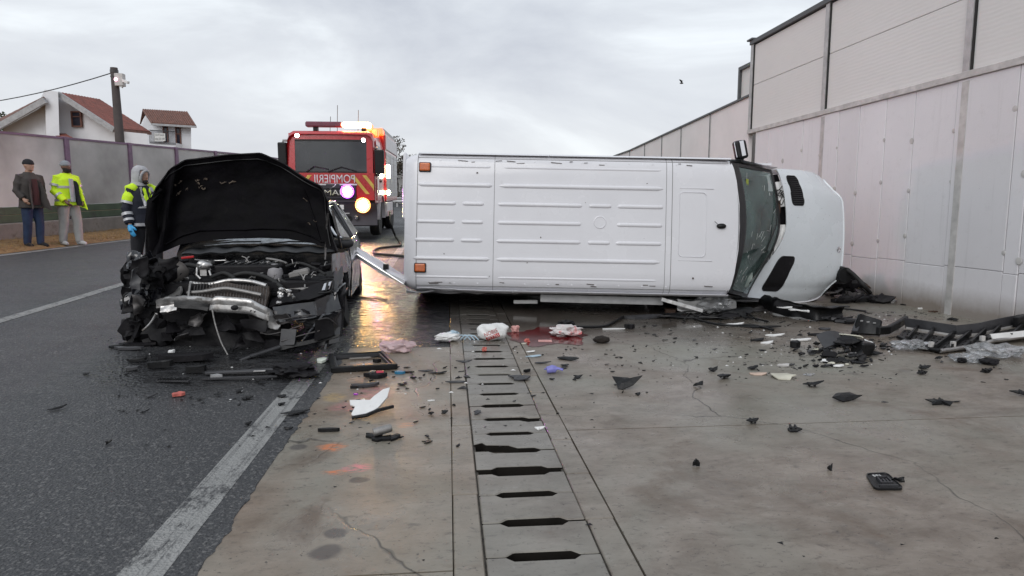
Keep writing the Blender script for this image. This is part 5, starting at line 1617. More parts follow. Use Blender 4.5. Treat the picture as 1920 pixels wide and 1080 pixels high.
# crushed left front corner
for k in range(30):
    px, py = 244 + rc.random() ** 1.3 * 66, rc.uniform(488, 652)
    w, h = rc.uniform(20, 42), rc.uniform(18, 40)
    d = 5.95 + rc.uniform(-.12, .3)
    sheet('crushed_panel', [(px - w / 2, py + h / 2), (px + w / 2, py + h / 2 + rc.uniform(-8, 8)), (px + w / 2, py - h / 2), (px - w / 2 + rc.uniform(-4, 6), py - h / 2)], [d + rc.uniform(-.1, .1) for _ in range(4)], .012, [M['soot_plastic'], M['soot_plastic'], M['black_paint'], M['dark_metal']][k % 4], .055, 6, 50 + k, 9)
mb = MB()
for k, (px, py, rx_, rz_) in enumerate(((262, 505, .12, .11), (285, 560, .16, .2), (262, 615, .13, .18), (300, 620, .16, .2), (300, 510, .12, .1), (285, 655, .15, .1))):
    mb.blob(cp(px, py, 6.15), (rx_, .16, rz_), .55, 3, 3, 30 + k)
mb.build('crushed_corner', M['soot_plastic'], car, smooth=35, label='crushed blackened left front corner')
sheet('fender_scrap', [(246, 540), (262, 545), (268, 500), (252, 512)], [5.85, 5.86, 5.9, 5.85], .012, M['grey_plastic'], .04, 8, 81, 10)
sheet('fender_scrap', [(238, 508), (268, 506), (262, 474), (246, 478)], [6.0, 5.95, 6.05, 6.05], .012, M['black_paint'], .05, 9, 82, 10)
pipe('bent_rod', [(240, 548, 5.85), (232, 555, 5.85), (231, 566, 5.86), (236, 573, 5.87)], .008, M['black_rubber'])
# right front: bumper cover, lamp pocket, grille surround
sheet('bumper_cover', [(520, 606), (592, 594), (590, 566), (512, 575)], [5.98, 5.92, 5.95, 6.05], .02, M['black_paint'], .012, 5, 90, 12)
sheet('bumper_cover', [(592, 596), (640, 580), (632, 545), (588, 566)], [5.92, 6.12, 6.2, 5.95], .02, M['black_paint'], .012, 5, 91, 12)
sheet('bumper_cover', [(548, 660), (636, 640), (642, 582), (606, 592)], [5.90, 6.08, 6.16, 5.93], .02, M['black_paint'], .016, 4, 92, 14)
sheet('bumper_corner', [(612, 655), (642, 628), (650, 530), (630, 548)], [6.0, 6.3, 6.45, 6.15], .02, M['black_paint'], .014, 4, 93, 12)
sheet('air_intake', [(590, 640), (628, 628), (624, 592), (592, 600)], [5.875, 5.97, 5.99, 5.88], .015, M['soot_plastic'], .008, 6, 94, 8)
sheet('plate_holder', [(524, 648), (552, 646), (556, 617), (528, 617)], [5.86, 5.85, 5.88, 5.89], .012, M['grey_plastic'], .006, 6, 95, 6)
sheet('splitter', [(523, 657), (634, 632), (638, 626), (525, 648)], [5.83, 5.98, 6.0, 5.85], .02, M['black_plastic'], .008, 6, 96, 14)
mb = MB(); P = [cp(412, 691, 5.58), cp(470, 668, 5.68), cp(525, 650, 5.84)]
for a, b in zip(P[:-1], P[1:]): mb.bar(a, b, .05, .022)
mb.build('splitter_strip', M['grey_plastic'], car, bevel=.005)
for a in ([(527, 640, 5.86), (560, 630, 5.88), (600, 620, 5.9)], [(484, 617, 5.95), (500, 627, 5.92), (530, 622, 5.9), (565, 610, 5.9)], [(596, 600, 5.87), (615, 597, 5.92), (632, 610, 6.0)], [(530, 600, 5.95), (550, 595, 5.93), (585, 590, 5.9)]):
    pipe('grille_bar', a, .006, M['dark_metal'])
for k in range(9):
    px, py = rc.uniform(520, 590), rc.uniform(600, 645)
    sheet('grille_scrap', [(px, py), (px + rc.uniform(16, 36), py - rc.uniform(0, 10)), (px + rc.uniform(12, 30), py - rc.uniform(10, 22)), (px - 3, py - rc.uniform(6, 18))], [rc.uniform(5.92, 6.05) for _ in range(4)], .01, M['black_plastic'], .02, 8, 110 + k, 6)
sheet('lamp_pocket', [(556, 566), (620, 550), (622, 522), (548, 545)], [6.12, 6.1, 6.3, 6.3], .02, M['soot_plastic'], .02, 6, 97, 8)
mb = MB(); P = [cp(602, 545, 6.10), cp(617, 543, 6.12), cp(622, 527, 6.2), cp(607, 532, 6.16)]
mb.add(P + [p + Vector((0, .03, 0)) for p in P], [(0, 1, 2, 3), (7, 6, 5, 4), (0, 4, 5, 1), (1, 5, 6, 2), (2, 6, 7, 3), (3, 7, 4, 0)]); hl = mb.build('headlamp', M['chrome'], car, bevel=.004)
mb = MB(); mb.bar(cp(611, 545, 6.09), cp(615, 527, 6.15), .02, .006); mb.build('lamp_divider', M['black_plastic'], hl)
pipe('lamp_rim', [(597, 550, 6.1), (620, 546, 6.08), (626, 530, 6.14), (622, 523, 6.22), (600, 526, 6.25)], .008, M['black_plastic'])
mb = MB(); q = cp(535, 552, 6.02)
for k in range(9): mb.blob(q + Vector((rc.gauss(0, .05), rc.gauss(0, .02), rc.gauss(0, .03))), (.025, .02, .018), .5, 2, 2, k)
mb.build('smashed_headlamp', M['silver_metal'], car)
sheet('bonnet_lock_panel', [(505, 575), (560, 566), (552, 548), (512, 556)], [6.1, 6.1, 6.25, 6.25], .02, M['soot_plastic'], .03, 6, 98, 8)
sheet('side_scrap', [(628, 548), (644, 520), (640, 478), (626, 505)], [6.3, 6.7, 7.1, 6.6], .012, M['grey_plastic'], .02, 6, 99, 8)
# ---------------------------------------------------------------- fire truck
TD = 17.3
TC = PD(625, 450, TD); TC.z = PD(692, 452, TD + 1).z
for _ in range(1): TC.z = max(GZ(TC.x, TC.y + 1.2), TC.z - 0.02) if abs(GZ(TC.x, TC.y + 1.2) - TC.z) < .3 else GZ(TC.x, TC.y + 1.2)
gslope = math.atan(0.045)
TROT = Matrix.Rotation(R(-.5), 3, 'Z') @ Matrix.Rotation(gslope * .6, 3, 'X')
truck = thing('fire_truck', 'red fire truck with flashing lights and headlight on behind the wreck', 'fire truck', tuple(TC), TROT)
TI = TROT.transposed()
def tp(px, py, d=TD): return TI @ (PD(px, py, d) - TC)
def T(px, py): return tp(px, py, TD - .02)
M['rim_paint'] = pm('rim_paint', (.62, .62, .63), .35, .3)
M['truck_grey'] = pm('truck_grey', (.035, .03, .04), .5, bump=.1)
M['yellow_tape'] = pm('yellow_tape', (.70, .50, .10), .4)
M['white_tape'] = pm('white_tape', (.75, .72, .74), .4)
M['shutter'] = pm('shutter', (.50, .50, .51), .4, .6)
HW = 1.13
zb, zt_ = .60, 2.78
# cab shell with openings left for the glass
mb = MB()
def cabsec(y, k=1.0, top=2.80):
    return [(-HW * k, y, .95), (-HW * k, y, 1.9), (-HW * k * .985, y, 2.55), (-HW * k * .93, y, top - .06), (-HW * .84 * k, y, top), (HW * .84 * k, y, top), (HW * k * .93, y, top - .06), (HW * k * .985, y, 2.55), (HW * k, y, 1.9), (HW * k, y, .95)]
loft(mb, [cabsec(.06, .985, 2.72), cabsec(.14, 1.0, 2.80), cabsec(.7, 1.0, 2.86), cabsec(2.35, 1.0, 2.88)])
mb.f.append(tuple(range(len(mb.v) - 10, len(mb.v))))
mb.build('cab', M['red_paint'], truck, smooth=40)
def front(x, z, o=0.0):   # slightly bowed and raked front
    return Vector((x, .02 + .07 * (x / HW) ** 2 + (.10 * max(0, (z - 1.8)) if z > 1.8 else 0) + o, z))
def fpatch(name, x0, x1, z0, z1, mat, o=0.0, th=.03, par=truck, n=10, smooth=50, skew=0.0, world=False):
    mb = MB(); mb.grid(lambda u, v: front(x0 + (x1 - x0) * u + skew * v, z0 + (z1 - z0) * v, o), n, 5, th)
    return mb.build(name, mat, par, smooth=smooth)
xl, xr = T(550, 300).x, T(689, 300).x
zw0, zw1 = T(620, 324).z, T(620, 261).z
fpatch('header', -1.08, 1.08, zw1 + .0, zw1 + .16, M['red_paint'])
fpatch('windscreen', xl + .05, xr - .04, zw0 + .03, zw1 - .02, M['truck_glass'], .01, .01)
for a, b in ((xl - .14, xl + .05), (xr - .04, xr + .12)): fpatch('pillar', a, b, zw0, zw1, M['red_paint'], 0, .05, n=3)
fpatch('screen_edge', xl + .05, xr - .04, zw1 - .045, zw1 + .0, M['black_rubber'], -.004, .02)
fpatch('screen_edge', xl + .05, xr - .04, zw0 - .0, zw0 + .035, M['black_rubber'], -.004, .02)
z_a, z_b = T(620, 344).z, zw0
fpatch('front_panel', -1.10, 1.10, z_a, z_b, M['red_paint'])
fpatch('front_panel', -1.10, -.66, 1.02, z_a - .003, M['red_paint']); fpatch('front_panel', .64, 1.10, 1.02, z_a - .003, M['red_paint'])
gp = fpatch('grille', -.64, .62, T(0, 378).z, z_a - .05, M['truck_grey'], .0)
for k in range(4): fpatch('grille_slat', -.60, .58, T(0, 376).z + .05 + .085 * k, T(0, 376).z + .085 + .085 * k, M['black_plastic'], -.018, .03, gp)
fpatch('grille_trim', -.62, .66, z_a - .045, z_a - .005, M['white_tape'], -.015, .02)
mb = MB()
P = [T(596, 345), T(602, 353), T(616, 355), T(627, 349), T(630, 345)]
mb.tube(P, .016, 6); mb.build('emblem', M['white_tape'], truck)
fpatch('emblem_shield', T(600, 0).x, T(626, 0).x, T(0, 351).z, T(0, 343.5).z, M['truck_grey'], -.02, .02, n=4)
X = TROT @ Vector((1, 0, 0)); Z = TROT @ Vector((0, 0, 1))
def tw(v): return TROT @ v + TC
text('lettering', 'POMPIERII', .30, M['white_tape'], truck, tw(front(T(617, 0).x, T(0, 334.5).z, -.012)), X, Z, .004, mirror=True, sx=.80)
text('maker_letters', 'MAN', .20, M['chrome'], truck, tw(front(T(618, 0).x, T(0, 360).z, -.045)), X, Z, .012, sx=1.35)
pl_ = fpatch('number_plate', T(589, 0).x, T(633, 0).x, T(0, 391).z, T(0, 382.5).z, M['white_plastic'], -.05, .015, n=4)
text('plate_text', 'A 60967', .125, M['print_black'], pl_, tw(front(T(611, 0).x, T(0, 386.6).z, -.068)), X, Z, .002, sx=.86)
# chevrons of yellow tape at both lower corners
for sgn in (1, -1):
    for k, (x, mt) in enumerate(((.50, 'yellow_tape'), (.66, 'red_paint'), (.80, 'yellow_tape'))):
        if mt == 'red_paint': continue
        mb = MB(); zz0, zz1 = 1.18, z_b - .06
        mb.grid(lambda u, v: front(sgn * min(1.09, x + .10 * u + .42 * (1 - v) * .9), zz0 + (zz1 - zz0) * v, -.006), 2, 6, .004); mb.build('chevron', M[mt], truck)
# bumper, steps, lamps
mb = MB(); mb.grid(lambda u, v: front(-1.16 + 2.32 * u, .36 + (T(0, 378).z - .39) * v, -.05 + .05 * math.sin(v * 3.1)), 20, 8, .12); bm_ = mb.build('bumper', M['truck_grey'], truck, smooth=40)
fpatch('bumper_slot', -.55, .50, .50, .60, M['black_plastic'], -.06, .02, bm_)
fpatch('bumper_step', -.6, .45, .66, .69, M['galv'], -.07, .04, bm_)
M['headlight_on'] = lamp_mat('headlight_on', (1.0, .58, .18), 360)
M['strobe_on'] = lamp_mat('strobe_on', (.80, .16, .95), 280)
M['beacon_on'] = lamp_mat('beacon_on', (1.0, .42, .14), 40)
M['beacon_orange'] = lamp_mat('beacon_orange', (1.0, .10, .01), 2.5)
M['beacon_off'] = pm('beacon_off', (.16, .02, .05), .25, coat=.5)
M['white_on'] = lamp_mat('white_on', (1.0, .93, .85), 14)
M['work_on'] = lamp_mat('work_on', (.95, 1.0, .62), 70)
def lamp(name, px, py, r, mat, y=-.09, glow=None):
    q = T(px, py); q = front(q.x, q.z, y)
    mb = MB(); mb.lathe([(r * 1.2, .05), (r * 1.2, .0), (r * 1.08, -.012), (r * 1.05, 0.02), (0, .02)], q, (0, 1, 0), 20); a = mb.build(name, M['chrome'], truck, smooth=40)
    if glow:  # glowing ring added outside the lamp to imitate bloom
        mb = MB(); mb.lathe([(r * 1.01, .004), (r * 1.5, -.02), (r * 1.55, .0)], q, (0, 1, 0), 24); mb.f.pop(); mb.f.pop(); mb.build('reflector', glow, a, smooth=60)
    mb = MB(); mb.lathe([(r, .018), (r * .95, -.012), (r * .6, -.026), (0, -.03)], q, (0, 1, 0), 20); mb.build('lamp_lens', mat, a, smooth=60)
    return q
M['reflector_amber'] = lamp_mat('reflector_amber', (1.0, .36, .07), 2.2)
M['reflector_violet'] = lamp_mat('reflector_violet', (.55, .08, 1.0), 2.2)
lamp('headlight', 680, 385, .13, M['headlight_on'], glow=M['reflector_amber'])
lamp('headlight', 569, 385, .15, M['headlight_on'])
lamp('strobe_light', 651, 359, .115, M['strobe_on'], -.05, M['reflector_violet'])
lamp('strobe_light', 596, 359, .13, M['strobe_on'], -.05)
lamp('fog_light', 668, 407, .05, M['clear_lens'], -.10)
for px in (557, 680): lamp('roof_corner_lamp', px, 254 if px < 600 else 262, .05, M['white_on'], -.02)
# wipers, mirrors
for (a, b, c) in (((575, 322), (590, 312), (616, 317)), ((615, 322), (640, 313), (668, 321))):
    mb = MB(); mb.tube([front(T(*p).x, T(*p).z, -.035) for p in (a, b, c)], .016, 6); mb.build('wiper', M['black_rubber'], truck)
for px0, px1, py0, py1, dd in ((701, 720, 281, 326, .25), (523, 538, 267, 309, .1)):
    A, B = tp(px0, py1, TD + dd), tp(px1, py0, TD + dd)
    c = (A + B) / 2
    mb = MB(); mb.box(c, (B.x - A.x, .16, B.z - A.z)); mm = mb.build('wing_mirror', M['black_plastic'], truck, bevel=.03, seg=2)
    s = 1 if px0 > 600 else -1
    mb = MB(); mb.tube([(s * 1.05, .25, A.z - .02), (c.x, c.y, A.z - .04), (c.x, c.y, A.z + .05)], .03, 6); mb.build('mirror_arm', M['black_plastic'], mm)
    mb = MB(); mb.tube([(s * 1.03, .25, B.z + .05), (c.x - s * .02, c.y, B.z + .05), (c.x, c.y, B.z - .04)], .035, 6); mb.build('mirror_arm', M['galv'], mm)
    mb = MB(); mb.box(c + Vector((0, .085, 0)), (B.x - A.x - .05, .008, B.z - A.z - .08)); mb.build('mirror_glass', M['mirror'], mm)
# cab sides, doors and steps
for s in (-1, 1):
    mb = MB(); mb.span((s * HW - .0, .30, 1.0), (s * (HW + .022), 1.25, 2.6)); dr = mb.build('cab_door', M['red_paint'], truck, bevel=.02)
    mb = MB(); mb.span((s * (HW + .023), .38, 1.78), (s * (HW + .030), 1.17, 2.48)); mb.build('window', M['truck_glass'], dr)
    mb = MB(); mb.span((s * (HW + .022), 1.08, 1.5), (s * (HW + .06), 1.18, 1.56)); mb.build('handle', M['black_plastic'], dr)
    mb = MB(); mb.tube([(s * (HW + .06), .24, 1.2), (s * (HW + .06), .24, 2.2)], .018, 6); mb.build('grab_rail', M['chrome'], truck)
    # mudguard
    mb = MB()
    def mg(u, v):
        a = math.pi * (1.02 - 1.04 * u); return Vector((s * (HW - .30 + .34 * v), 1.40 + .68 * math.cos(a), .52 + .62 * math.sin(a)))
    mb.grid(mg, 14, 3, .03); mb.build('mudguard', M['white_tape'] if s > 0 else M['truck_grey'], truck, smooth=60)
    for y in (1.40, 5.2):
        for x in ((.96,) if y < 2 else (.96, .66)):
            mb = MB(); mb.lathe([(.28, -.13), (.46, -.13), (.50, -.08), (.50, .08), (.46, .13), (.28, .13)], (s * x, y, .50), (1, 0, 0), 28); w = mb.build('wheel', M['black_rubber'], truck, smooth=40)
            mb = MB(); mb.lathe([(.29, -.05), (.30, .12), (.26, .11), (.22, .02), (.12, .04), (.11, .12), (0, .13)], (s * x, y, .50), (s, 0, 0), 24)
            for q in range(10):
                a = q * .6283; mb.lathe([(.018, 0), (.018, .04)], (s * (x + .03), y + .17 * math.cos(a), .5 + .17 * math.sin(a)), (s, 0, 0), 6)
            mb.build('rim', M['rim_paint'], w, smooth=30)
# body behind the cab
mb = MB(); mb.span((-1.17, 2.45, .95), (1.17, 6.3, 3.0)); mb.build('body', M['red_paint'], truck, bevel=.03)
for s in (-1, 1):
    for a, b in ((2.6, 3.7), (3.8, 4.9), (5.0, 6.2)):
        mb = MB()
        for k in range(14): mb.span((s * 1.172, a, 1.1 + k * .095), (s * (1.185 + .006 * (k % 2)), b, 1.19 + k * .095))
        o = mb.build('shutter', M['shutter'], truck); o['kind'] = 'stuff'
    mb = MB(); mb.span((s * 1.172, 2.5, 2.5), (s * 1.20, 6.25, 2.92)); mb.build('side_panel', M['white_tape'], truck, bevel=.01)
    mb = MB(); mb.span((s * .9, 2.45, .5), (s * 1.19, 4.3, .93)); mb.build('side_locker', M['white_tape'], truck, bevel=.02)
    mb = MB(); mb.span((s * 1.191, 2.5, .52), (s * 1.196, 4.25, .66)); mb.build('red_stripe', M['red_paint'], truck)
mb = MB(); mb.span((-.45, .3, .55), (.45, 6.2, .85)); mb.build('chassis', M['truck_grey'], truck)
mb = MB()
mb.span((1.0, 2.5, 3.0), (1.12, 6.2, 3.12)); mb.build('roof_rail', M['galv'], truck)
# work lamps on its side and at its rear
for (y, z, h) in ((2.50, 1.85, .40), (2.50, 1.22, .14)):
    mb = MB(); mb.span((1.21, y - .05, z - h / 2), (1.27, y + .05, z + h / 2)); wl = mb.build('work_lamp', M['galv'], truck)
    mb = MB(); mb.span((1.20, y - .075, z - h / 2 + .01), (1.28, y - .052, z + h / 2 - .01)); mb.build('lamp_lens', M['work_on'], wl, bevel=.008)
    mb = MB(); mb.span((1.272, y - .05, z - h / 2 + .01), (1.284, y + .05, z + h / 2 - .01)); mb.build('lamp_lens', M['work_on'], wl)
# roof light bar and beacons
zr = 2.93
xa, xb, xm = T(560, 0).x, T(694, 0).x, T(630, 0).x
mb = MB(); mb.span((xa, .32, zr), (xm, .58, zr + .14)); mb.build('light_bar', M['beacon_off'], truck, bevel=.03)
mb = MB(); mb.span((xm + .01, .32, zr), (xb - .12, .58, zr + .13)); mb.build('light_bar', M['beacon_on'], truck, bevel=.03, label='lit amber half of the roof light bar')
for x in (xa + .25, xb - .3):
    mb = MB(); mb.span((x - .06, .38, 2.83), (x + .06, .52, zr - .002)); mb.build('light_bar_foot', M['black_plastic'], truck)
for x0, z0 in ((.86, 2.86), (1.0, 2.72)):
    mb = MB(); mb.span((x0, .75, z0), (x0 + .16, 1.0, z0 + .20)); mb.build('beacon', M['beacon_orange'], truck, bevel=.03)
mb = MB(); mb.span((.80, 1.9, 2.88), (1.16, 2.42, 3.06)); mb.build('beacon', M['beacon_orange'], truck, bevel=.03)
for px, h in ((623, 1.0), (609, .5), (663, .8)):
    q = T(px, 245); mb = MB(); mb.tube([(q.x, .8, 2.84), (q.x + .03, .8, 2.95 + h * .6)], .008, 4); mb.build('aerial', M['black_rubber'], truck)
# crew shapes are not visible: dark seats only
for x in (-.55, .55):
    mb = MB(); mb.span((x - .28, 1.2, 1.4), (x + .28, 1.35, 2.35)); mb.build('seat', M['seat_cloth'], truck, bevel=.06)
mb = MB(); mb.span((-1.05, .35, 1.45), (1.05, .7, 1.80)); mb.build('dashboard', M['truck_grey'], truck, bevel=.05)
mb = MB(); mb.span((-1.05, 2.2, 1.0), (1.05, 2.3, 2.7)); mb.build('cab_rear_wall', M['interior'], truck)
for x in (.02, .13):
    mb = MB(); mb.box(front(T(634, 0).x + x * 1.2, T(0, 292).z, .16), (.03, .01, .16)); mb.build('screen_card', M['white_tape'], truck)
# hose lying from the truck round to the van
hp_ = [PD(731, 398, 19), PD(733, 420, 18.2), PD(740, 440, 17.0)]
P = []
for px, py in ((742, 446), (752, 462), (735, 465), (712, 468), (701, 473), (706, 479), (730, 481), (760, 484), (775, 487)):
    q = GP(px, py); P.append(q + Vector((0, 0, .035)))
P = [hp_[0], hp_[1]] + P
Q = []
for i in range(len(P) - 1):
    p0, p1, p2, p3 = P[max(i - 1, 0)], P[i], P[i + 1], P[min(i + 2, len(P) - 1)]
    for k in range(6):
        t = k / 6; Q.append(0.5 * ((2 * p1) + (p2 - p0) * t + (2 * p0 - 5 * p1 + 4 * p2 - p3) * t * t + (3 * p1 - p0 - 3 * p2 + p3) * t ** 3))
for q in Q[8:]: q.z = max(q.z, GZ(q.x, q.y) + .03)
mb = MB(); mb.tube(Q, .03, 8); o = mb.build('fire_hose', M['black_rubber'], smooth=60); tag(o, 'black hose looping on the road between the fire truck and the van', 'hose')
# ---------------------------------------------------------------- people
def fuse(mb, voxel, sm=4):
    """join overlapping closed shapes into one continuous skin"""
    me = bpy.data.meshes.new('tmp'); me.from_pydata([tuple(p) for p in mb.v], [], mb.f)
    bm = bmesh.new(); bm.from_mesh(me); bmesh.ops.recalc_face_normals(bm, faces=bm.faces); bm.to_mesh(me); bm.free()
    o = bpy.data.objects.new('tmp', me); COL.objects.link(o)
    r = o.modifiers.new('r', 'REMESH'); r.mode = 'VOXEL'; r.voxel_size = voxel
    s = o.modifiers.new('s', 'SMOOTH'); s.iterations = sm; s.factor = 0.5
    dg = bpy.context.evaluated_depsgraph_get()
    ev = o.evaluated_get(dg); m2 = bpy.data.meshes.new_from_object(ev)
    bpy.data.objects.remove(o); bpy.data.meshes.remove(me)
    out = MB(); out.v = [v.co.copy() for v in m2.vertices]; out.f = [tuple(p.vertices) for p in m2.polygons]
    bpy.data.meshes.remove(m2)
    return out
def oval(mb, rows, n=20):
    """rows: (x, y, z, rx, ry) stacked ovals"""
    vs, fs = [], []
    for (x, y, z, rx, ry) in rows:
        for k in range(n):
            a = 2 * math.pi * k / n
            vs.append((x + rx * math.copysign(abs(math.cos(a)) ** .85, math.cos(a)), y + ry * math.copysign(abs(math.sin(a)) ** .85, math.sin(a)), z))
    for j in range(len(rows) - 1):
        for k in range(n): fs.append((j*n+k, j*n+(k+1)%n, (j+1)*n+(k+1)%n, (j+1)*n+k))
    fs.append(tuple(range(n - 1, -1, -1))); b = (len(rows) - 1) * n; fs.append(tuple(range(b, b + n)))
    return mb.add(vs, fs)
def fingers(mb, w, d, side, curl=.5):
    """palm and five fingers hanging from the wrist w along d"""
    d = d.normalized(); across = Vector((0, 1, 0)); across = (across - d * across.dot(d)).normalized()
    inn = d.cross(across).normalized()
    if inn.x * side > 0: inn = -inn
    pc = w + d * .05
    mb.tube([w, w + d * .03, w + d * .09], [.026, .036, .034], 8)
    for k, (o, L) in enumerate(((-.030, .075), (-.010, .085), (.010, .080), (.029, .062))):
        a = w + d * .085 + across * o; b = a + d * L * .5 + inn * .012 * curl; c = b + d * L * .4 + inn * .035 * curl
        mb.tube([a, b, c], [.0105, .0098, .008], 6)
    a = w + d * .03 - across * .028; b = a + d * .035 - across * .028 + inn * .012; c = b + d * .03 + inn * .015
    mb.tube([a, b, c], [.013, .012, .009], 6)
def person(label, pos, H, ang, pose, skin, group=None):
    k = H / 1.75
    rot = Matrix.Rotation(ang, 3, 'Z') @ Matrix.Scale(k, 3)
    J = dict(pose)
    body = MB()
    lean = J.get('lean', Vector((0, 0, 0)))
    tor = [(0, .0, .86, .155, .105), (0, 0, .98, .16, .11), (0, 0, 1.12, .145, .10), (0, -.005, 1.28, .165, .115), (0, 0, 1.40, .175, .105), (0, .01, 1.46, .11, .075), (0, .01, 1.50, .058, .058), (0, 0, 1.56, .055, .058)]
    oval(body, tor)
    for s in (-1, 1):
        sh, el, wr = J['sh'][s], J['el'][s], J['wr'][s]
        body.tube([sh, sh.lerp(el, .5), el, el.lerp(wr, .4), wr], [.055, .048, .040, .038, .026], 10)
        fingers(body, wr, J.get('hd', {}).get(s, (wr - el)), s)
        hip, kn, an = J['hip'][s], J['kn'][s], J['an'][s]
        body.tube([hip, hip.lerp(kn, .5), kn, kn.lerp(an, .35), an], [.088, .075, .056, .055, .036], 10)
        toe = an + J['toe'][s]
        body.tube([an + Vector((0, .04, -.04)), an + Vector((0, 0, -.045)), toe], [.036, .042, .030], 8)
    # head turned on the neck
    hr = Matrix.Rotation(J['turn'], 3, 'Z') @ Matrix.Rotation(J.get('nod', 0), 3, 'X')
    hc = Vector((0, -.012, 1.655))
    hd = MB()
    oval(hd, [(0, -.02, -.115, .035, .03), (0, -.022, -.095, .052, .06), (0, -.01, -.05, .066, .082), (0, 0, 0, .074, .094), (0, .004, .045, .074, .096), (0, .006, .085, .058, .078), (0, .006, .105, .03, .04)])
    hd.blob((0, -.098, -.022), (.014, .022, .020), .05, 1, 2)             # nose
    hd.tube([(0, -.092, .012), (0, -.104, -.012), (0, -.112, -.028)], [.008, .011, .013], 6)
    hd.tube([(-.03, -.082, .026), (0, -.09, .022), (.03, -.082, .026)], .011, 6)   # brow
    hd.blob((0, -.078, -.098), (.026, .022, .018), .05, 1, 2)             # chin
    hd.tube([(-.022, -.086, -.063), (0, -.093, -.061), (.022, -.086, -.063)], .008, 6)  # lips
    for s in (-1, 1): hd.blob((s * .076, .008, -.01), (.010, .020, .030), .1, 1, 2)     # ears
    b, e = body.add([hr @ p + hc for p in hd.v], hd.f)
    body = fuse(body, .0095, 3)
    body.v = [rot @ p + pos for p in body.v]
    o = body.build('person', skin, None, smooth=80)
    tag(o, label, 'person', group)
    def put(mb, name, mat, fz=None, sm=4, smooth=80, label=None):
        if fz: mb = fuse(mb, fz, sm)
        mb.v = [rot @ p + pos for p in mb.v]
        return mb.build(name, mat, o, smooth=smooth, world=True, label=label)
    for s in (-1, 1):
        mb = MB(); mb.blob(hr @ Vector((s * .030, -.080, .006)) + hc, (.011, .008, .006), 0, 1, 2); put(mb, 'eye', M['print_black'])
    return o, put, J, (hr, hc)
V = Vector
def stand(el=.25, **kw):
    J = dict(sh={-1: V((-.175, 0, 1.42)), 1: V((.175, 0, 1.42))}, el={-1: V((-.25, .03, 1.14)), 1: V((.25, .03, 1.14))},
             wr={-1: V((-.24, -.06, .90)), 1: V((.24, -.06, .90))}, hip={-1: V((-.09, 0, .90)), 1: V((.09, 0, .90))},
             kn={-1: V((-.10, -.02, .49)), 1: V((.10, -.02, .49))}, an={-1: V((-.11, .02, .09)), 1: V((.11, .02, .09))},
             toe={-1: V((-.02, -.16, -.05)), 1: V((.02, -.16, -.05))}, turn=0.0)
    J.update(kw); return J
def trousers(J, mat, put, r=1.0, cuff=.06):
    mb = MB()
    oval(mb, [(0, 0, .84, .16, .118), (0, 0, .92, .172, .125), (0, 0, 1.02, .168, .12)])
    for s in (-1, 1):
        h, k, a = J['hip'][s], J['kn'][s], J['an'][s]
        mb.tube([h + V((0, 0, .02)), h.lerp(k, .5), k, k.lerp(a, .5) + V((0, .01, 0)), a + V((0, 0, .02)), a + V((0, 0, -.03))], [.108 * r, .097 * r, .080 * r, .076 * r, .068 * r, .06 * r], 12)
    i0 = 0
    mb.crumple((0, len(mb.v)), .012, 7, 3)
    return put(mb, 'trousers', mat, .014, 4)
def shoes(J, mat, put, sole=None):
    for s in (-1, 1):
        a = J['an'][s]; t = a + J['toe'][s]
        mb = MB(); mb.tube([a + V((0, .06, -.045)), a + V((0, .0, -.03)), a.lerp(t, .6) + V((0, 0, -.005)), t + V((0, -.03, -.005))], [.042, .052, .046, .030], 10)
        lo = min(p.z for p in mb.v)
        for p in mb.v: p.z = max(p.z, .004)
        put(mb, 'shoe', mat, .012, 3)
def jacket(J, mat, put, r=1.0, hem=.80, open_=0.0, name='jacket', flare=0.0, sleeve=True, seed=1):
    mb = MB()
    oval(mb, [(0, -.0, hem, .205 * r + flare, .155 * r + flare), (0, 0, hem + .10, .20 * r + flare * .6, .152 * r), (0, 0, 1.05, .188 * r, .142 * r), (0, -.005, 1.25, .20 * r, .15 * r), (0, 0, 1.38, .205 * r, .135 * r), (0, .01, 1.455, .135 * r, .10 * r), (0, .012, 1.52, .082, .082)])
    for s in (-1, 1):
        sh, el, wr = J['sh'][s], J['el'][s], J['wr'][s]
        mb.tube([sh + V((-s * .05, 0, .0)), sh, sh.lerp(el, .5), el, el.lerp(wr, .5), wr.lerp(el, .06)], [.07 * r, .082 * r, .080 * r, .072 * r, .066 * r, .055 * r], 12)
    mb.crumple((0, len(mb.v)), .014, 6, seed)
    return put(mb, name, mat, .013, 3)
def beanie(hh, mat, put):
    hr, hc = hh
    mb = MB(); oval(mb, [(0, .006, .020, .080, .102), (0, .008, .055, .081, .102), (0, .010, .095, .067, .086), (0, .012, .122, .036, .045), (0, .012, .130, .01, .012)])
    b = MB(); oval(b, [(0, .006, .012, .084, .106), (0, .006, .05, .084, .106)])
    mb.add(b.v, b.f)
    mb.v = [hr @ p + hc for p in mb.v]
    return put(mb, 'beanie', mat, .009, 3)
def ring(J, put, mat, a, b, r, w=.03, name='reflective_band'):
    mb = MB(); d = (b - a).normalized()
    c = a
    mb.tube([c - d * w, c + d * w], r, 14); return put(mb, name, mat, smooth=40)
M['skin_light'] = pm('skin_light', (.42, .25, .18), .55, var=.06)
M['skin_dark'] = pm('skin_dark', (.15, .075, .05), .5, var=.06)
M['cloth_brown'] = pm('cloth_brown', (.060, .052, .048), .85, var=.15, bump=.4, bscale=40)
M['cloth_maroon'] = pm('cloth_maroon', (.07, .025, .025), .9)
M['denim'] = pm('denim', (.025, .045, .10), .9, var=.2, bump=.3)
M['black_cloth'] = pm('black_cloth', (.014, .014, .018), .9)
M['navy_cloth'] = pm('navy_cloth', (.012, .014, .026), .85, bump=.3)
M['hivis'] = pm('hivis', (.62, .90, .015), .65, var=.06, bump=.4, bscale=14)
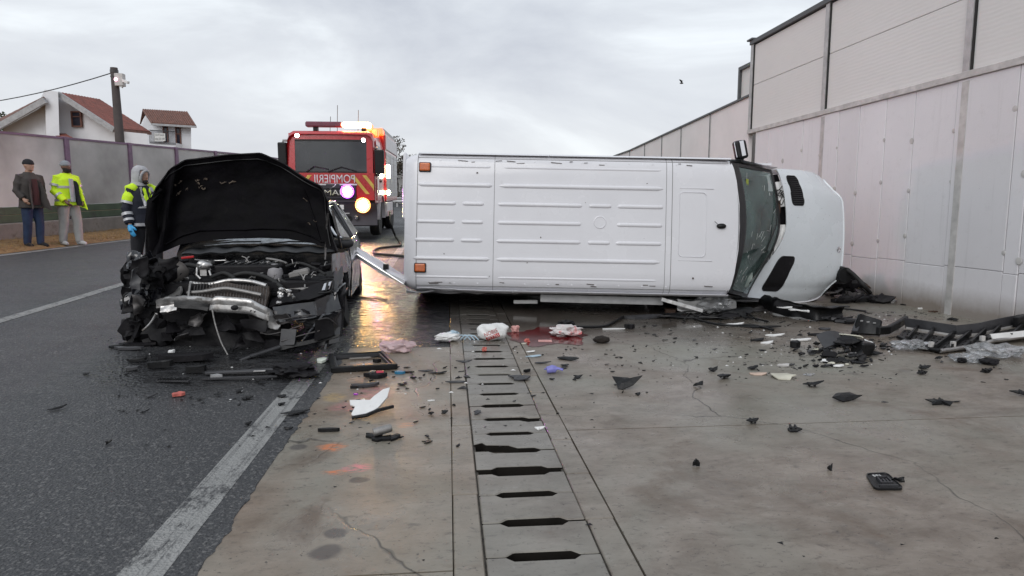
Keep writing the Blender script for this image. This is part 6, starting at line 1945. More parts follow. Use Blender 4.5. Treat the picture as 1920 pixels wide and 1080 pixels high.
M['silver_band'] = pm('silver_band', (.50, .50, .52), .4, .2)
M['grey_sweat'] = pm('grey_sweat', (.36, .36, .35), .9, var=.08, bump=.4)
M['grey_wool'] = pm('grey_wool', (.27, .29, .32), .95)
M['hood_grey'] = pm('hood_grey', (.46, .46, .48), .9, bump=.3)
M['white_shoe'] = pm('white_shoe', (.5, .5, .5), .6)
M['blue_glove'] = pm('blue_glove', (.06, .42, .80), .45)
M['beard'] = pm('beard', (.018, .013, .011), .9)
def flap(put, pts, mat, th=.02, name='jacket_flap', seed=1):
    P = [V(p) for p in pts]
    mb = MB(); mb.grid(lambda u, v: P[0].lerp(P[1], u).lerp(P[3].lerp(P[2], u), v) + noise.noise_vector(V((u * 3 + seed, v * 3, seed))) * .02, 8, 8, th)
    return put(mb, name, mat)
# 1: man in a dark jacket, hands in his pockets
q = GP(66, 464)
J = stand(el={-1: V((-.285, .07, 1.15)), 1: V((.285, .07, 1.15))}, wr={-1: V((-.20, -.10, .98)), 1: V((.20, -.10, .98))}, turn=R(18),
          an={-1: V((-.10, .06, .09)), 1: V((.10, -.03, .09))}, kn={-1: V((-.10, .0, .49)), 1: V((.10, -.05, .49))}, nod=R(2))
o, put, J, hh = person('man in dark beanie, brown jacket and jeans, hands in pockets by the fence', q, 1.80, R(62), J, M['skin_light'])
trousers(J, M['denim'], put); shoes(J, M['black_cloth'], put); beanie(hh, M['black_cloth'], put)
jacket(J, M['cloth_brown'], put, 1.04, .80, seed=2, flare=.02)
mb = MB(); oval(mb, [(0, -.165, .86, .075, .025), (0, -.16, 1.10, .07, .03), (0, -.135, 1.38, .05, .03)]); put(mb, 'sweater', M['cloth_maroon'])
flap(put, [(.10, -.16, .82), (.17, -.34, .76), (.13, -.17, 1.30), (.08, -.15, 1.34)], M['cloth_brown'], seed=3)
flap(put, [(-.10, -.16, .82), (-.17, -.30, .78), (-.13, -.17, 1.30), (-.08, -.15, 1.34)], M['cloth_brown'], seed=5)
# 2: man in a yellow high-visibility jacket
q = GP(134, 460)
J = stand(el={-1: V((-.28, .05, 1.13)), 1: V((.27, .04, 1.13))}, wr={-1: V((-.16, -.20, .93)), 1: V((.16, -.21, .93))}, turn=R(12),
          an={-1: V((-.12, .06, .09)), 1: V((.13, -.08, .09))}, kn={-1: V((-.11, -.0, .49)), 1: V((.12, -.07, .49))})
o, put, J, hh = person('bearded man in yellow high-visibility jacket, grey beanie and grey sweatpants', q, 1.80, R(58), J, M['skin_dark'])
trousers(J, M['grey_sweat'], put, 1.12); shoes(J, M['white_shoe'], put); beanie(hh, M['grey_wool'], put)
jacket(J, M['hivis'], put, 1.14, .84, seed=6, flare=.02)
mb = MB(); oval(mb, [(0, -.19, .92, .05, .02), (0, -.182, 1.15, .05, .025), (0, -.15, 1.40, .045, .03)]); put(mb, 'shirt', M['hood_grey'])
flap(put, [(.10, -.18, .84), (.16, -.38, .76), (.13, -.20, 1.36), (.07, -.17, 1.38)], M['hivis'], seed=2)
flap(put, [(.06, -.185, .86), (.12, -.30, .82), (.09, -.20, 1.34), (.05, -.18, 1.36)], M['black_cloth'], name='jacket_lining', seed=7)
for z, w in ((1.20, .232), (.93, .242)):
    mb = MB(); oval(mb, [(0, -.003, z, w, .176), (0, -.003, z + .05, w, .176)], 28); put(mb, 'reflective_band', M['silver_band'])
for s in (-1, 1):
    for t in (.35,): ring(J, put, M['silver_band'], J['sh'][s].lerp(J['el'][s], .55), J['el'][s], .101, .024)
    ring(J, put, M['silver_band'], J['el'][s].lerp(J['wr'][s], .45), J['wr'][s], .084, .024)
mb = MB(); mb.v = []; hr, hc = hh
oval(mb, [(0, -.035, -.135, .04, .045), (0, -.035, -.11, .062, .07), (0, -.03, -.07, .072, .078), (0, -.01, -.03, .077, .07)]); mb.v = [hr @ p + hc for p in mb.v]; put(mb, 'beard', M['beard'], .009, 2)
# 3: rescuer in a pale hood beside the wreck
d3 = 9.8
q = PD(275, 500, d3); q.z = GZ(q.x, q.y)
J = stand(el={-1: V((-.27, .06, 1.14)), 1: V((.24, -.02, 1.15))}, wr={-1: V((-.27, -.06, .90)), 1: V((.17, -.22, .98))}, turn=R(16), nod=R(8),
          an={-1: V((-.12, .12, .09)), 1: V((.13, -.10, .09))}, kn={-1: V((-.11, .04, .49)), 1: V((.12, -.10, .50))})
o, put, J, hh = person('rescuer in pale hood and navy jacket with lime shoulders, blue glove, beside the wreck', q, 1.70, R(60), J, M['skin_light'])
trousers(J, M['black_cloth'], put, 1.06); shoes(J, M['black_cloth'], put)
jacket(J, M['navy_cloth'], put, 1.08, .86, seed=8)
hr, hc = hh
mb = MB()
oval(mb, [(0, .03, -.20, .125, .125), (0, .025, -.12, .098, .105), (0, .02, -.04, .102, .118), (0, .02, .05, .102, .122), (0, .018, .105, .080, .10), (0, .02, .14, .038, .05)])
mb = fuse(mb, .011, 3)
cut = [p.copy() for p in mb.v]
for i, p in enumerate(mb.v):
    if p.y < -.035 and -.115 < p.z < .075:          # the opening round the face
        p.y = -.035 + (p.y + .035) * .05
mb.v = [hr @ p + hc for p in mb.v]; put(mb, 'hood', M['hood_grey'])
mb = MB()
mb.tube([V((.085 * math.sin(a), -.062 - .018 * math.cos(a), .0 - .025 + .10 * math.cos(a))) for a in [i * math.pi / 10 for i in range(21)]], .020, 8, False); mb.v = [hr @ p + hc for p in mb.v]; put(mb, 'hood_rim', M['hood_grey'])
mb = MB(); mb.blob((0, -.085, -.10), (.055, .035, .035), .1, 1, 2); mb.v = [hr @ p + hc for p in mb.v]; put(mb, 'beard', M['beard'])
for s in (-1, 1):
    sh, el, wr = J['sh'][s], J['el'][s], J['wr'][s]
    mb = MB(); mb.tube([sh + V((-s * .07, 0, .05)), sh + V((0, 0, .012)), sh.lerp(el, .32), sh.lerp(el, .62)], [.075, .094, .093, .088], 14); mb.crumple((0, len(mb.v)), .006, 9); put(mb, 'lime_sleeve', M['hivis'], .012, 3)
    ring(J, put, M['silver_band'], sh.lerp(el, .66), el, .092, .018)
    ring(J, put, M['silver_band'], el.lerp(wr, .35), wr, .080, .022); ring(J, put, M['silver_band'], el.lerp(wr, .70), wr, .074, .018)
mb = MB(); oval(mb, [(0, -.003, .88, .222, .172), (0, -.003, .925, .222, .172)], 28); put(mb, 'reflective_band', M['silver_band'])
mb = MB(); oval(mb, [(0, -.004, 1.15, .208, .158), (0, -.004, 1.185, .208, .158)], 28); put(mb, 'reflective_band', M['silver_band'])
for s in (-1, 1):
    flap(put, [(s * .06, -.172, 1.18), (s * .10, -.168, 1.18), (s * .11, -.10, 1.46), (s * .075, -.10, 1.47)], M['silver_band'], .012, 'chest_band', 4 + s)
    flap(put, [(s * .02, -.178, 1.20), (s * .055, -.175, 1.20), (s * .07, -.11, 1.45), (s * .03, -.12, 1.45)], M['hivis'], .012, 'chest_panel', 8 + s)
mb = MB(); fingers(mb, J['wr'][-1], J['wr'][-1] - J['el'][-1], -1, .6); c_ = J['wr'][-1]
mb.v = [c_ + (p - c_) * 1.18 for p in mb.v]; put(mb, 'glove', M['blue_glove'], .009, 2)
# ---------------------------------------------------------------- wreckage lying about
rb = random.Random(21)
def GS(px, py): q = GP(px, py); return q, (q - CAM).dot(fwdh) / F     # ground point, metres per photo pixel there
def settle(mb, lift=0.001):
    dz = min(p.z - GZ(p.x, p.y) for p in mb.v)
    for p in mb.v: p.z -= dz - lift
    return mb
def plate(c, L, Wd, ang, th=.006, seed=0, n=9, bend=.0, tilt=0.0, rough=.35, pts=None, crum=.0):
    """an irregular broken plate, bent and tilted, resting on the ground at c"""
    r = random.Random(seed)
    if pts is None:
        pts = []
        for k in range(n):
            a = 2 * math.pi * k / n + r.uniform(-.25, .25) * rough / .35
            q = 1 + (r.uniform(-1.5, .5) * rough if k % 2 else r.uniform(-.5, 1.0) * rough)
            pts.append((math.cos(a) * L / 2 * q, math.sin(a) * Wd / 2 * q))
    mb = MB()
    k = len(pts)
    cx, cy = sum(p[0] for p in pts) / k, sum(p[1] for p in pts) / k
    vs = []
    for zt in (0, th):
        vs += [Vector((p[0], p[1], zt)) for p in pts] + [Vector(((p[0] + cx) / 2, (p[1] + cy) / 2, zt + bend * .25)) for p in pts] + [Vector((cx, cy, zt + bend * .3))]
    m = 2 * k + 1
    fs = []
    for i in range(k):
        j = (i + 1) % k
        for o, fl in ((0, True), (m, False)):
            for f in ((i + o, j + o, j + k + o, i + k + o), (i + k + o, j + k + o, 2 * k + o)):
                fs.append(tuple(reversed(f)) if fl else f)
        fs.append((i, j, j + m, i + m))
    for p in vs: p.z += bend * (abs(p.x) / max(L, .01)) ** 1.5 * (1 if p.x > 0 else .3)
    mb.add(vs, fs)
    if crum: mb.crumple((0, len(mb.v)), crum, 1.2 / max(L, .02), seed)
    rm = Matrix.Rotation(ang, 3, 'Z') @ Matrix.Rotation(tilt, 3, 'X')
    mb.v = [rm @ p + Vector(c) for p in mb.v]
    return settle(mb)
def piece(name, cat, label, px, py, w, h, mat, ang=0.0, seed=0, group=None, **kw):
    q, s = GS(px, py)
    mb = plate(q, w * s, kw.pop('depth', None) or max(.03, h * s * 2.2), ang, seed=seed or px, **kw)
    o = mb.build(name, mat); tag(o, label, cat, group); return o
def crumpled_bag(name, label, px, py, w, h, mat, seed, amp=.35, cat='bag', handles=0, dep=.8, sub=4):
    q, s = GS(px, py)
    rw_, rh_ = w * s / 2, h * s
    mb = MB(); r0 = mb.blob(q + Vector((0, 0, rh_ * .45)), (rw_, rw_ * dep, rh_ * .55), amp, 1.6, sub, seed, flat=.75)
    mb.crumple(r0, rw_ * .10, 7 / max(rw_, .05) * .25, seed)
    settle(mb)
    o = mb.build(name, mat, smooth=50); tag(o, label, cat)
    return o, q, s, rw_, rh_
# --- bags and cloths by the drain
o, q, s, a, b = crumpled_bag('shopping_bag', 'crumpled white plastic bag with red and white lettering standing on the drain', 924, 638, 57, 34, M['white_plastic'], 3, .22, dep=.55)
M['print_red'] = pm('print_red', (.50, .03, .03), .5)
fx = rgt * .92 + Vector((0, 0, .38)); fy_ = Vector((0, 0, .92)) - rgt * .36 - fwdh * .2
fx.normalize(); fy_ = (fy_ - fx * fy_.dot(fx)).normalized()
from mathutils.bvhtree import BVHTree
def stick(o, name, mat, mesh_v, mesh_f, off):
    """lay flat print on the crumpled surface, pushed along the view from in front"""
    bv = BVHTree.FromPolygons([o.matrix_basis @ v.co for v in o.data.vertices], [tuple(p.vertices) for p in o.data.polygons])
    mb = MB(); vs = []
    for p in mesh_v:
        h = bv.ray_cast(p - fwdh * .6, fwdh)
        vs.append((h[0] if h[0] is not None else p) - fwdh * off)
    mb.add(vs, mesh_f); x = mb.build(name, mat, o, world=True, ground=True); return x
c0 = q + Vector((0, 0, b * .40)) - rgt * .005
def band(x0, x1, y0, y1, n=14):
    V_, F_ = [], []
    for j in range(5):
        for i in range(n + 1): V_.append(c0 + fx * (x0 + (x1 - x0) * i / n) + fy_ * (y0 + (y1 - y0) * j / 4))
    for j in range(4):
        for i in range(n): F_.append((j*(n+1)+i, j*(n+1)+i+1, (j+1)*(n+1)+i+1, (j+1)*(n+1)+i))
    return V_, F_
stick(o, 'red_band', M['print_red'], *band(-.075, .07, -.048, -.004), .003)
def tmesh(sx, s_, cx_, cy_, size):
    cu = bpy.data.curves.new('t', 'FONT'); cu.body = s_; cu.size = size; cu.align_x = 'CENTER'; cu.align_y = 'CENTER'
    t = bpy.data.objects.new('t', cu); COL.objects.link(t); me = bpy.data.meshes.new_from_object(t); bpy.data.objects.remove(t)
    V_ = [c0 + fx * (cx_ + v.co.x * sx) + fy_ * (cy_ + v.co.y) for v in me.vertices]; F_ = [tuple(p.vertices) for p in me.polygons]; bpy.data.meshes.remove(me); return V_, F_
stick(o, 'lettering', M['print_red'], *tmesh(.9, 'NOBIS', -.005, .024, .056), .004)
stick(o, 'lettering', M['white_plastic'], *tmesh(.9, 'PETRU', 0, -.026, .046), .0065)
M['pink_film'] = pm('pink_film', (.62, .45, .46), .25, var=.12, scale=14, alpha=.8)
crumpled_bag('plastic_bag', 'thin pinkish plastic bag lying on the wet lane edge beside the black frame', 745, 660, 62, 22, M['pink_film'], 5, .5, dep=.5)
o, q, s, a, b = crumpled_bag('plastic_bag', 'flat white and pale blue plastic bag with loop handles left of the lettered bag', 838, 640, 44, 15, M['white_plastic'], 8, .4, dep=.6)
M['blue_print'] = pm('blue_print', (.42, .55, .64), .5)
mb = MB(); mb.blob(q + rgt * .06 + Vector((0, .05, b * .9)), (.06, .05, .03), .5, 2, 3, 4); mb.build('blue_part', M['blue_print'], o, world=True, smooth=50)
for k in range(3):
    mb = MB(); c = q + rgt * (a * .8 + .04 * k) + Vector((0, .03, 0)); mb.tube([c + Vector((0, 0, .01)), c + rgt * .05 + Vector((0, 0, .06)), c + rgt * .11 + Vector((0, 0, .05)), c + rgt * .15 + Vector((0, 0, .008))], .007, 6); mb.build('handle_loop', M['blue_print'], o, world=True, smooth=50)
M['stained_cloth'] = pm('stained_cloth', (.70, .66, .65), .85, scale=9, dirt=(.50, .13, .13), dirtscale=9, dirtcut=(.52, .62))
crumpled_bag('cloth', 'white cloth with pink stains right of the red puddle', 1058, 629, 56, 18, M['stained_cloth'], 11, .5, 'cloth', dep=.7)
M['red_tissue'] = pm('red_tissue', (.62, .16, .13), .8, var=.2, scale=30)
M['pink_tissue'] = pm('pink_tissue', (.68, .36, .33), .8, var=.15, scale=30)
crumpled_bag('tissue', 'pale pink crumpled tissue at the left edge of the red puddle', 966, 623, 15, 13, M['pink_tissue'], 12, .6, 'tissue', sub=3)
crumpled_bag('tissue', 'red soaked tissue lying on a drain cover slot', 908, 659, 9, 9, M['red_tissue'], 13, .6, 'tissue', sub=3)
crumpled_bag('tissue', 'small red tissue on the near edge of the red puddle', 988, 642, 10, 7, M['red_tissue'], 14, .6, 'tissue', sub=3)
piece('paper_scrap', 'paper', 'small cream paper scrap beside the red tissue on the puddle edge', 982, 645, 11, 3, M['cream_cloth'], .2, bend=.01)
piece('card', 'card', 'flat pale card half sunk in the red puddle', 1022, 640, 24, 6, M['pink_tissue'], -.1, pts=[(-.07, -.05), (.07, -.05), (.07, .05), (-.07, .05)], th=.004)
M['red_liquid'] = pm('red_liquid', (.12, .006, .008), .12, var=.2, scale=5, rvar=.05)
mb = MB(); vs = []; nn = 60
q, s = GS(1035, 630)
for ring_ in (1.0, .5):
    for k in range(nn):
        a = 2 * math.pi * k / nn; d = Vector((math.cos(a), math.sin(a), 0))
        rr = ring_ * (1 + .42 * noise.noise(d * 1.7) + .20 * noise.noise(d * 5))
        p = Vector((q.x + d.x * .44 * rr + .08 * d.y * rr, q.y + d.y * .46 * rr, 0)); p.z = GZ(p.x, p.y) + .0042; vs.append(p)
vs.append(Vector((q.x, q.y, GZ(q.x, q.y) + .0042)))
fs = []
for k in range(nn):
    j = (k + 1) % nn; fs += [(k, j, nn + j, nn + k), (nn + k, nn + j, 2 * nn)]
mb.add(vs, fs); o = mb.build('red_puddle', M['red_liquid'], ground=True); tag(o, 'shallow dark red puddle on the concrete between the lettered bag and the cloth', 'puddle')
o = crumpled_bag('oval_lump', 'dark brown oval lump on the concrete right of the stained cloth', 1128, 643, 32, 13, pm('sponge', (.018, .013, .010), .95, bump=1, bscale=60), 15, .12, 'debris', dep=.7)[0]
crumpled_bag('black_wad', 'black crumpled wad just behind the stained cloth', 1062, 613, 32, 12, M['soot_plastic'], 16, .4, 'debris')
# purple glove
q, s = GS(1036, 700)
mb = MB(); mb.tube([q + Vector((-.05, 0, .02)), q + Vector((0, 0, .03)), q + Vector((.03, 0, .025))], [.03, .035, .03], 8)
for k, a in enumerate((-.5, 0.1, .6, 1.2, 2.3)):
    d = Vector((math.cos(a), math.sin(a) * .8, .12 - .03 * k)); mb.tube([q + Vector((.01, 0, .025)), q + d * .05 + Vector((0, 0, .03)), q + d * .095 + Vector((0, 0, .012))], [.013, .011, .008], 6)
mb = fuse(mb, .006, 2); settle(mb); o = mb.build('glove', pm('violet_rubber', (.24, .24, .62), .5), smooth=80); tag(o, 'crumpled violet rubber glove on the concrete right of the drain', 'glove')
# --- frame and pieces in front of the car
def gpt(px, py, h=0.0): q = GP(px, py); return q + Vector((0, 0, h))
fr = thing('window_frame', 'empty black rectangular frame with inner lip lying at the lane edge', 'frame', tuple(GP(680, 690)))
A = [gpt(626, 699, .0), gpt(740, 692, .0), gpt(716, 668, .0), gpt(621, 674, .0)]
for p in A: p.z += .025
for k in range(4):
    a, b = A[k], A[(k + 1) % 4]; d = (b - a).normalized() * .024
    mb = MB(); mb.bar(a - d * (k % 2), b + d * (k % 2), .045, .05); mb.build('frame_side', M['black_plastic'], fr, world=True, bevel=.008)
c = sum(A, Vector()) / 4
I = [p + (c - p) * .13 for p in A]
for k in range(4):
    a, b = I[k], I[(k + 1) % 4]; mb = MB(); mb.bar(a, b, .012, .03); mb.build('inner_lip', M['grey_plastic'], fr, world=True)
mb = MB(); mb.bar(gpt(655, 676, .02), gpt(703, 673, .02), .02, .012); mb.build('chrome_strip', M['chrome'], fr, world=True)
mb = settle(plate(GP(706, 679), .07, .06, .3, .03, 4, bend=.0)); mb.build('torn_piece', M['soot_plastic'], fr, world=True)
BP, GPm, WP, SP = M['black_plastic'], M['grey_plastic'], M['white_plastic'], M['soot_plastic']
t = thing('broken_lamp', 'broken black lamp unit with blue and pink scraps below the black frame', 'lamp', tuple(GP(706, 706)))
q = GP(706, 708)
mb = plate(q, .20, .09, .05, .03, 31, bend=.03); mb.build('shell', SP, t, world=True)
mb = plate(GP(755, 699), .16, .035, -.1, .012, 5); mb.build('arm', BP, t, world=True)
mb = plate(GP(749, 701), .075, .05, -.1, .02, 6); mb.build('blue_clip', pm('blue_plastic', (.03, .20, .36), .4), t, world=True)
mb = plate(GP(712, 708), .06, .012, .1, .055, 7); mb.build('red_lens', pm('pink_lens', (.75, .10, .16), .3), t, world=True)
mb = plate(GP(698, 707), .05, .05, .5, .05, 8); mb.build('bulb_holder', M['cast_alloy'], t, world=True)
piece('trim_piece', 'debris', 'long grey trim shell lying under the broken lamp unit', 685, 725, 54, 9, GPm, .08, 41, th=.02, bend=.035, rough=.12, depth=.08)
piece('trim_clip', 'debris', 'dark clip at the left end of the long grey trim shell', 664, 728, 18, 4, BP, .1, 42, th=.02)
piece('violet_chip', 'debris', 'tiny bright violet reflector chip above the white shard', 667, 740, 8, 3, pm('violet_chip', (.42, .06, .62), .3), .0, 43, th=.008)
t = thing('white_shard', 'large white crescent shard of trim with torn inner edge on the left concrete strip', 'debris', tuple(GP(690, 770)))
q, s = GS(690, 776)
mb = plate(q, .3, .3, 0, .008, pts=[(-.13, .09), (.02, .085), (.05, .115), (.06, .17), (.085, .20), (.13, .21), (.12, .10), (.07, .00), (.0, -.07), (-.07, -.10), (-.10, -.06), (-.085, .02), (-.12, .04)], bend=.05, tilt=.35); mb.build('shell', WP, t, world=True)
mb = MB(); mb.tube([q + Vector((-.09, -.11, .012)), q + Vector((-.0, -.09, .02)), q + Vector((.07, -.02, .03)), q + Vector((.16, .07, .025))], .012, 6); mb.build('rim', BP, t, world=True)
piece('white_chip', 'debris', 'small white chip on the left concrete strip near the drain', 808, 752, 14, 3, WP, .3, 44)
piece('trim_bar', 'debris', 'short straight black bar on the left concrete strip', 616, 809, 42, 5, BP, .0, 45, th=.02, rough=.1, depth=.03)
t = thing('metal_cylinder', 'broken metal cylinder in black plastic on the left concrete strip', 'debris', tuple(GP(716, 824)))
q = GP(714, 822)
mb = MB(); mb.lathe([(.0, 0), (.024, 0), (.026, .01), (.026, .10), (.022, .11), (0, .11)], q + Vector((-.04, -.02, .045)), (.9, .25, .15), 14); mb.build('cylinder', M['cast_alloy'], t, world=True, smooth=40)
for k, (dx, dy) in enumerate(((-.04, .02), (.0, -.03), (.07, -.02))):
    mb = plate(q + Vector((dx, dy, 0)), .11, .06, k * .7 - .5, .014, 60 + k, bend=.03); mb.build('shell', BP, t, world=True)
for i, (px, py, w, h, ang, lab) in enumerate((
    (556, 777, 48, 9, .25, 'jagged black flake lying on the edge of the asphalt left of the white shard'),
    (530, 745, 16, 5, .0, 'small dark chip beside the worn white line near the car'),
    (527, 760, 14, 5, .2, 'small dark chip on the worn white line'),
    (541, 806, 18, 5, -.3, 'flat dark flake at the crumbling asphalt edge'),
    (107, 768, 26, 7, .7, 'thin black stick alone on the asphalt at far left'),
    (162, 703, 12, 5, .2, 'small black lump alone on the asphalt left of the car'),
    (412, 700, 16, 6, .3, 'black scrap on the asphalt below the grille bar'),
    (463, 748, 20, 8, .3, 'black crumb on the asphalt left of the worn line'),
    (203, 832, 12, 5, .1, 'small black crumb on the near asphalt'),
    (466, 797, 12, 5, .4, 'dark crumb lying on the worn white line'),
    (409, 742, 16, 6, .2, 'dark grey crumb on the asphalt before the car'),
    (448, 735, 14, 6, .2, 'pebble-like black crumb near the grille bar'))):
    piece('black_flake', 'debris', lab, px, py, w, h, BP, ang, 100 + i, th=.006, bend=.035, rough=.5, tilt=rb.uniform(-.3, .3), depth=(.03 if 'stick' in lab else None))
piece('red_chip', 'debris', 'red and black lens chip on the asphalt before the car', 334, 742, 22, 8, M['red_tissue'], .2, 71, th=.02)
t = thing('grille_bar', 'grey bumper strip with pale sticker lying before the car at the white line', 'debris', tuple(GP(455, 706)))
mb = plate(GP(458, 702), .62, .10, .03, .02, pts=[(-.29, -.03), (-.31, .02), (-.2, .035), (.26, .05), (.30, .03), (.27, .0), (.1, -.012)], bend=.03); mb.build('strip', GPm, t, world=True, bevel=.004)
mb = plate(GP(455, 712), .56, .05, .02, .012, pts=[(-.3, -.02), (-.29, .02), (.25, .03), (.26, .01)], bend=.0); mb.build('lower_strip', GPm, t, world=True)
mb = MB(); mb.box(GP(487, 703) + Vector((0, 0, .034)), (.09, .035, .003), Matrix.Rotation(.05, 3, 'Z')); mb.build('sticker', M['pale_trim'], t, world=True)
mb = plate(GP(404, 709), .10, .07, .1, .025, 73); mb.build('end_piece', M['galv'], t, world=True)
t = thing('slatted_trim', 'short dark trim strip with fine slats on the asphalt before the car', 'debris', tuple(GP(325, 716)))
mb = plate(GP(325, 716), .27, .05, -.16, .012, pts=[(-.13, -.015), (-.13, .02), (.13, .025), (.13, -.02)]); mb.build('strip', GPm, t, world=True)
for k in range(12):
    mb = MB(); p = GP(325, 716) + Vector((-.11 + .02 * k, .018 - .0033 * k, .018)); mb.box(p, (.006, .035, .012), Matrix.Rotation(-.16, 3, 'Z')); mb.build('slat', BP, t, world=True)
crumpled_bag('scrap_pile', 'low heap of black shredded plastic at the end of the white line', 552, 706, 74, 24, SP, 33, .55, 'debris', dep=.6)
for i, (px, py, w, h, mt, lab) in enumerate((
    (262, 648, 70, 10, SP, 'black torn liner lying under the crushed corner of the car'),
    (244, 656, 60, 7, GPm, 'curved grey rim strip under the crushed corner of the car'),
    (248, 694, 26, 5, GPm, 'pale grey sliver on the asphalt left of the car'),
    (255, 678, 36, 4, BP, 'thin black strip on the asphalt left of the car'),
    (345, 676, 110, 16, SP, 'long black undertray slab lying in front of the car'),
    (322, 669, 12, 5, WP, 'bright white scrap on the black undertray slab'),
    (300, 690, 46, 5, BP, 'narrow black strip beside the undertray slab'),
    (368, 699, 40, 5, BP, 'short black strip in front of the undertray slab'),
    (218, 653, 26, 4, BP, 'black sliver furthest left beside the crushed corner'),
    (604, 678, 22, 16, pm('pale_blade', (.62, .66, .58), .35), 'pale green-white sliver leaning beside the black frame'))):
    piece('torn_trim', 'debris', lab, px, py, w, h, mt, rb.uniform(-.15, .15), 140 + i, th=.02 if 'slab' not in lab else .05, bend=.04, rough=.18)
q0, q1 = gpt(655, 556, .01), gpt(727, 563, .01)
mb = MB(); mb.bar(q0, q1, .03, .014); o = mb.build('rubber_strip', BP); tag(o, 'straight thin black strip across the wet lane by the car', 'debris')
# --- around the drain
t = thing('grey_sachet', 'dark grey crumpled sachet on the right kerb of the drain', 'debris', tuple(GP(975, 712)))
mb = plate(GP(975, 711), .17, .15, -.2, .012, 81, bend=.05, crum=.02); mb.build('sachet', GPm, t, world=True)
mb = plate(GP(988, 698), .06, .03, .3, .02, 82, bend=.02); mb.build('clip', BP, t, world=True)
for i, (px, py, w, h, mt, lab) in enumerate((
    (1172, 727, 46, 16, BP, 'black tent-shaped shard with a pointed tail right of the violet glove'),
    (1195, 740, 10, 6, BP, 'small black crumb beside the tent-shaped shard'),
    (1068, 675, 40, 7, BP, 'black and white torn clip above the violet glove'),
    (1055, 673, 22, 4, WP, 'white tag lying against the torn black clip'),
    (995, 661, 18, 4, WP, 'small white flake just below the red puddle'),
    (1002, 669, 34, 4, M['blue_print'], 'thin pale blue sliver below the red puddle'),
    (1018, 682, 26, 4, GPm, 'faint grey flake left of the violet glove'),
    (1060, 687, 14, 7, BP, 'black cube-like crumb right of the violet glove'),
    (1083, 709, 14, 6, BP, 'black crumb between the glove and the tent-shaped shard'),
    (895, 775, 16, 8, GPm, 'dark stone-like lump on a drain cover'),
    (833, 774, 14, 7, BP, 'square black chip on the left strip near the drain'),
    (808, 777, 12, 5, BP, 'small black chip left of the square chip'),
    (800, 697, 24, 5, GPm, 'dark sliver on the left strip beside the plastic bag'),
    (825, 701, 22, 4, BP, 'thin black sliver near the drain edge'),
    (858, 718, 34, 4, GPm, 'long thin sliver crossing the drain edge'),
    (870, 680, 24, 5, GPm, 'bluish grey scrap near the drain edge'),
    (722, 672, 8, 5, BP, 'black crumb within sight inside the black frame corner'),
    (755, 722, 16, 5, BP, 'black crumb right of the grey trim shell'),
    (1012, 806, 16, 4, WP, 'white chip at the right end of a drain slot'))):
    piece('torn_chip', 'debris', lab, px, py, w, h, mt, rb.uniform(-.3, .3), 170 + i, th=.006, bend=.12 if i == 0 else .03, rough=.5, tilt=.4 if i == 0 else rb.uniform(-.25, .25))
# --- under and in front of the van
def wire(name, label, pts, r, mat, cat='cable'):
    P = [gpt(*p) for p in pts]; Q = []
    for i in range(len(P) - 1):
        p0, p1, p2, p3 = P[max(i - 1, 0)], P[i], P[i + 1], P[min(i + 2, len(P) - 1)]
        for k in range(6):
            t = k / 6; Q.append(0.5 * ((2 * p1) + (p2 - p0) * t + (2 * p0 - 5 * p1 + 4 * p2 - p3) * t * t + (3 * p1 - p0 - 3 * p2 + p3) * t ** 3))
    Q.append(P[-1]); mb = MB(); mb.tube(Q, r, 7); o = mb.build(name, mat, smooth=60); tag(o, label, cat); return o
wire('cable', 'black cable curving from the stained cloth to the bent grey trim', [(1050, 618, .03), (1090, 616, .02), (1130, 615, .02), (1150, 607, .02), (1168, 598, .03)], .016, BP)
piece('bent_trim', 'debris', 'bent grey trim plate lying before the middle of the van', 1205, 597, 80, 10, GPm, .12, 201, th=.03, bend=.05, rough=.1, depth=.16)
piece('white_rod', 'debris', 'thin white rod on the concrete right of the stained cloth', 1150, 618, 44, 3, WP, -.02, 202, th=.012, rough=.08, depth=.035)
piece('black_lump', 'debris', 'black lump at the right end of the thin white rod', 1180, 616, 16, 7, SP, .1, 203, th=.05)
piece('orange_tube', 'debris', 'orange-brown twisted pipe under the silver rail of the van', 1255, 587, 26, 14, M['rust_brown'], .5, 204, th=.06)
for i, (px0, py0, px1, py1, r, h) in enumerate(((1245, 596, 1440, 606, .012, .03), (1270, 590, 1400, 600, .010, .06), (1300, 600, 1450, 622, .014, .02), (1250, 585, 1350, 578, .010, .06), (1330, 588, 1420, 604, .010, .05), (1282, 604, 1330, 586, .012, .05))):
    mx_, my_ = (px0 + px1) / 2, (py0 + py1) / 2
    wire('wiring_loom', ['lowest', 'long low', 'nearest long', 'highest', 'short right', 'steep left'][i] + ' black strand of the torn wiring below the van windscreen', [(px0, py0, .02), ((px0 + mx_) / 2, my_ - rb.uniform(-3, 6), h), (mx_, my_ + rb.uniform(-2, 5), h * .8), ((px1 + mx_) / 2, my_ + rb.uniform(-4, 4), h), (px1, py1, .02)], r, BP)
hp2 = thing('torn_door_trim', 'heap of torn grey door trim under the lower edge of the van cab', 'debris', tuple(GP(1340, 600)))
for k in range(16):
    px, py = rb.uniform(1250, 1445), rb.uniform(578, 600)
    q, s = GS(px, py); mb = plate(q, rb.uniform(.15, .5), rb.uniform(.08, .2), rb.uniform(-.5, .5), .012, 220 + k, bend=rb.uniform(.02, .12), tilt=rb.uniform(-.4, .5), crum=.03)
    mb.build('torn_piece', [GPm, BP, SP, M['dark_metal']][k % 4], hp2, world=True)
fb2 = thing('front_bumper', 'long black torn-off van bumper with white scraps on the concrete below the bonnet', 'bumper', tuple(GP(1520, 604)))
P = [gpt(1437, 582, .08), gpt(1462, 592, .09), gpt(1500, 600, .08), gpt(1545, 606, .08), gpt(1592, 606, .10)]
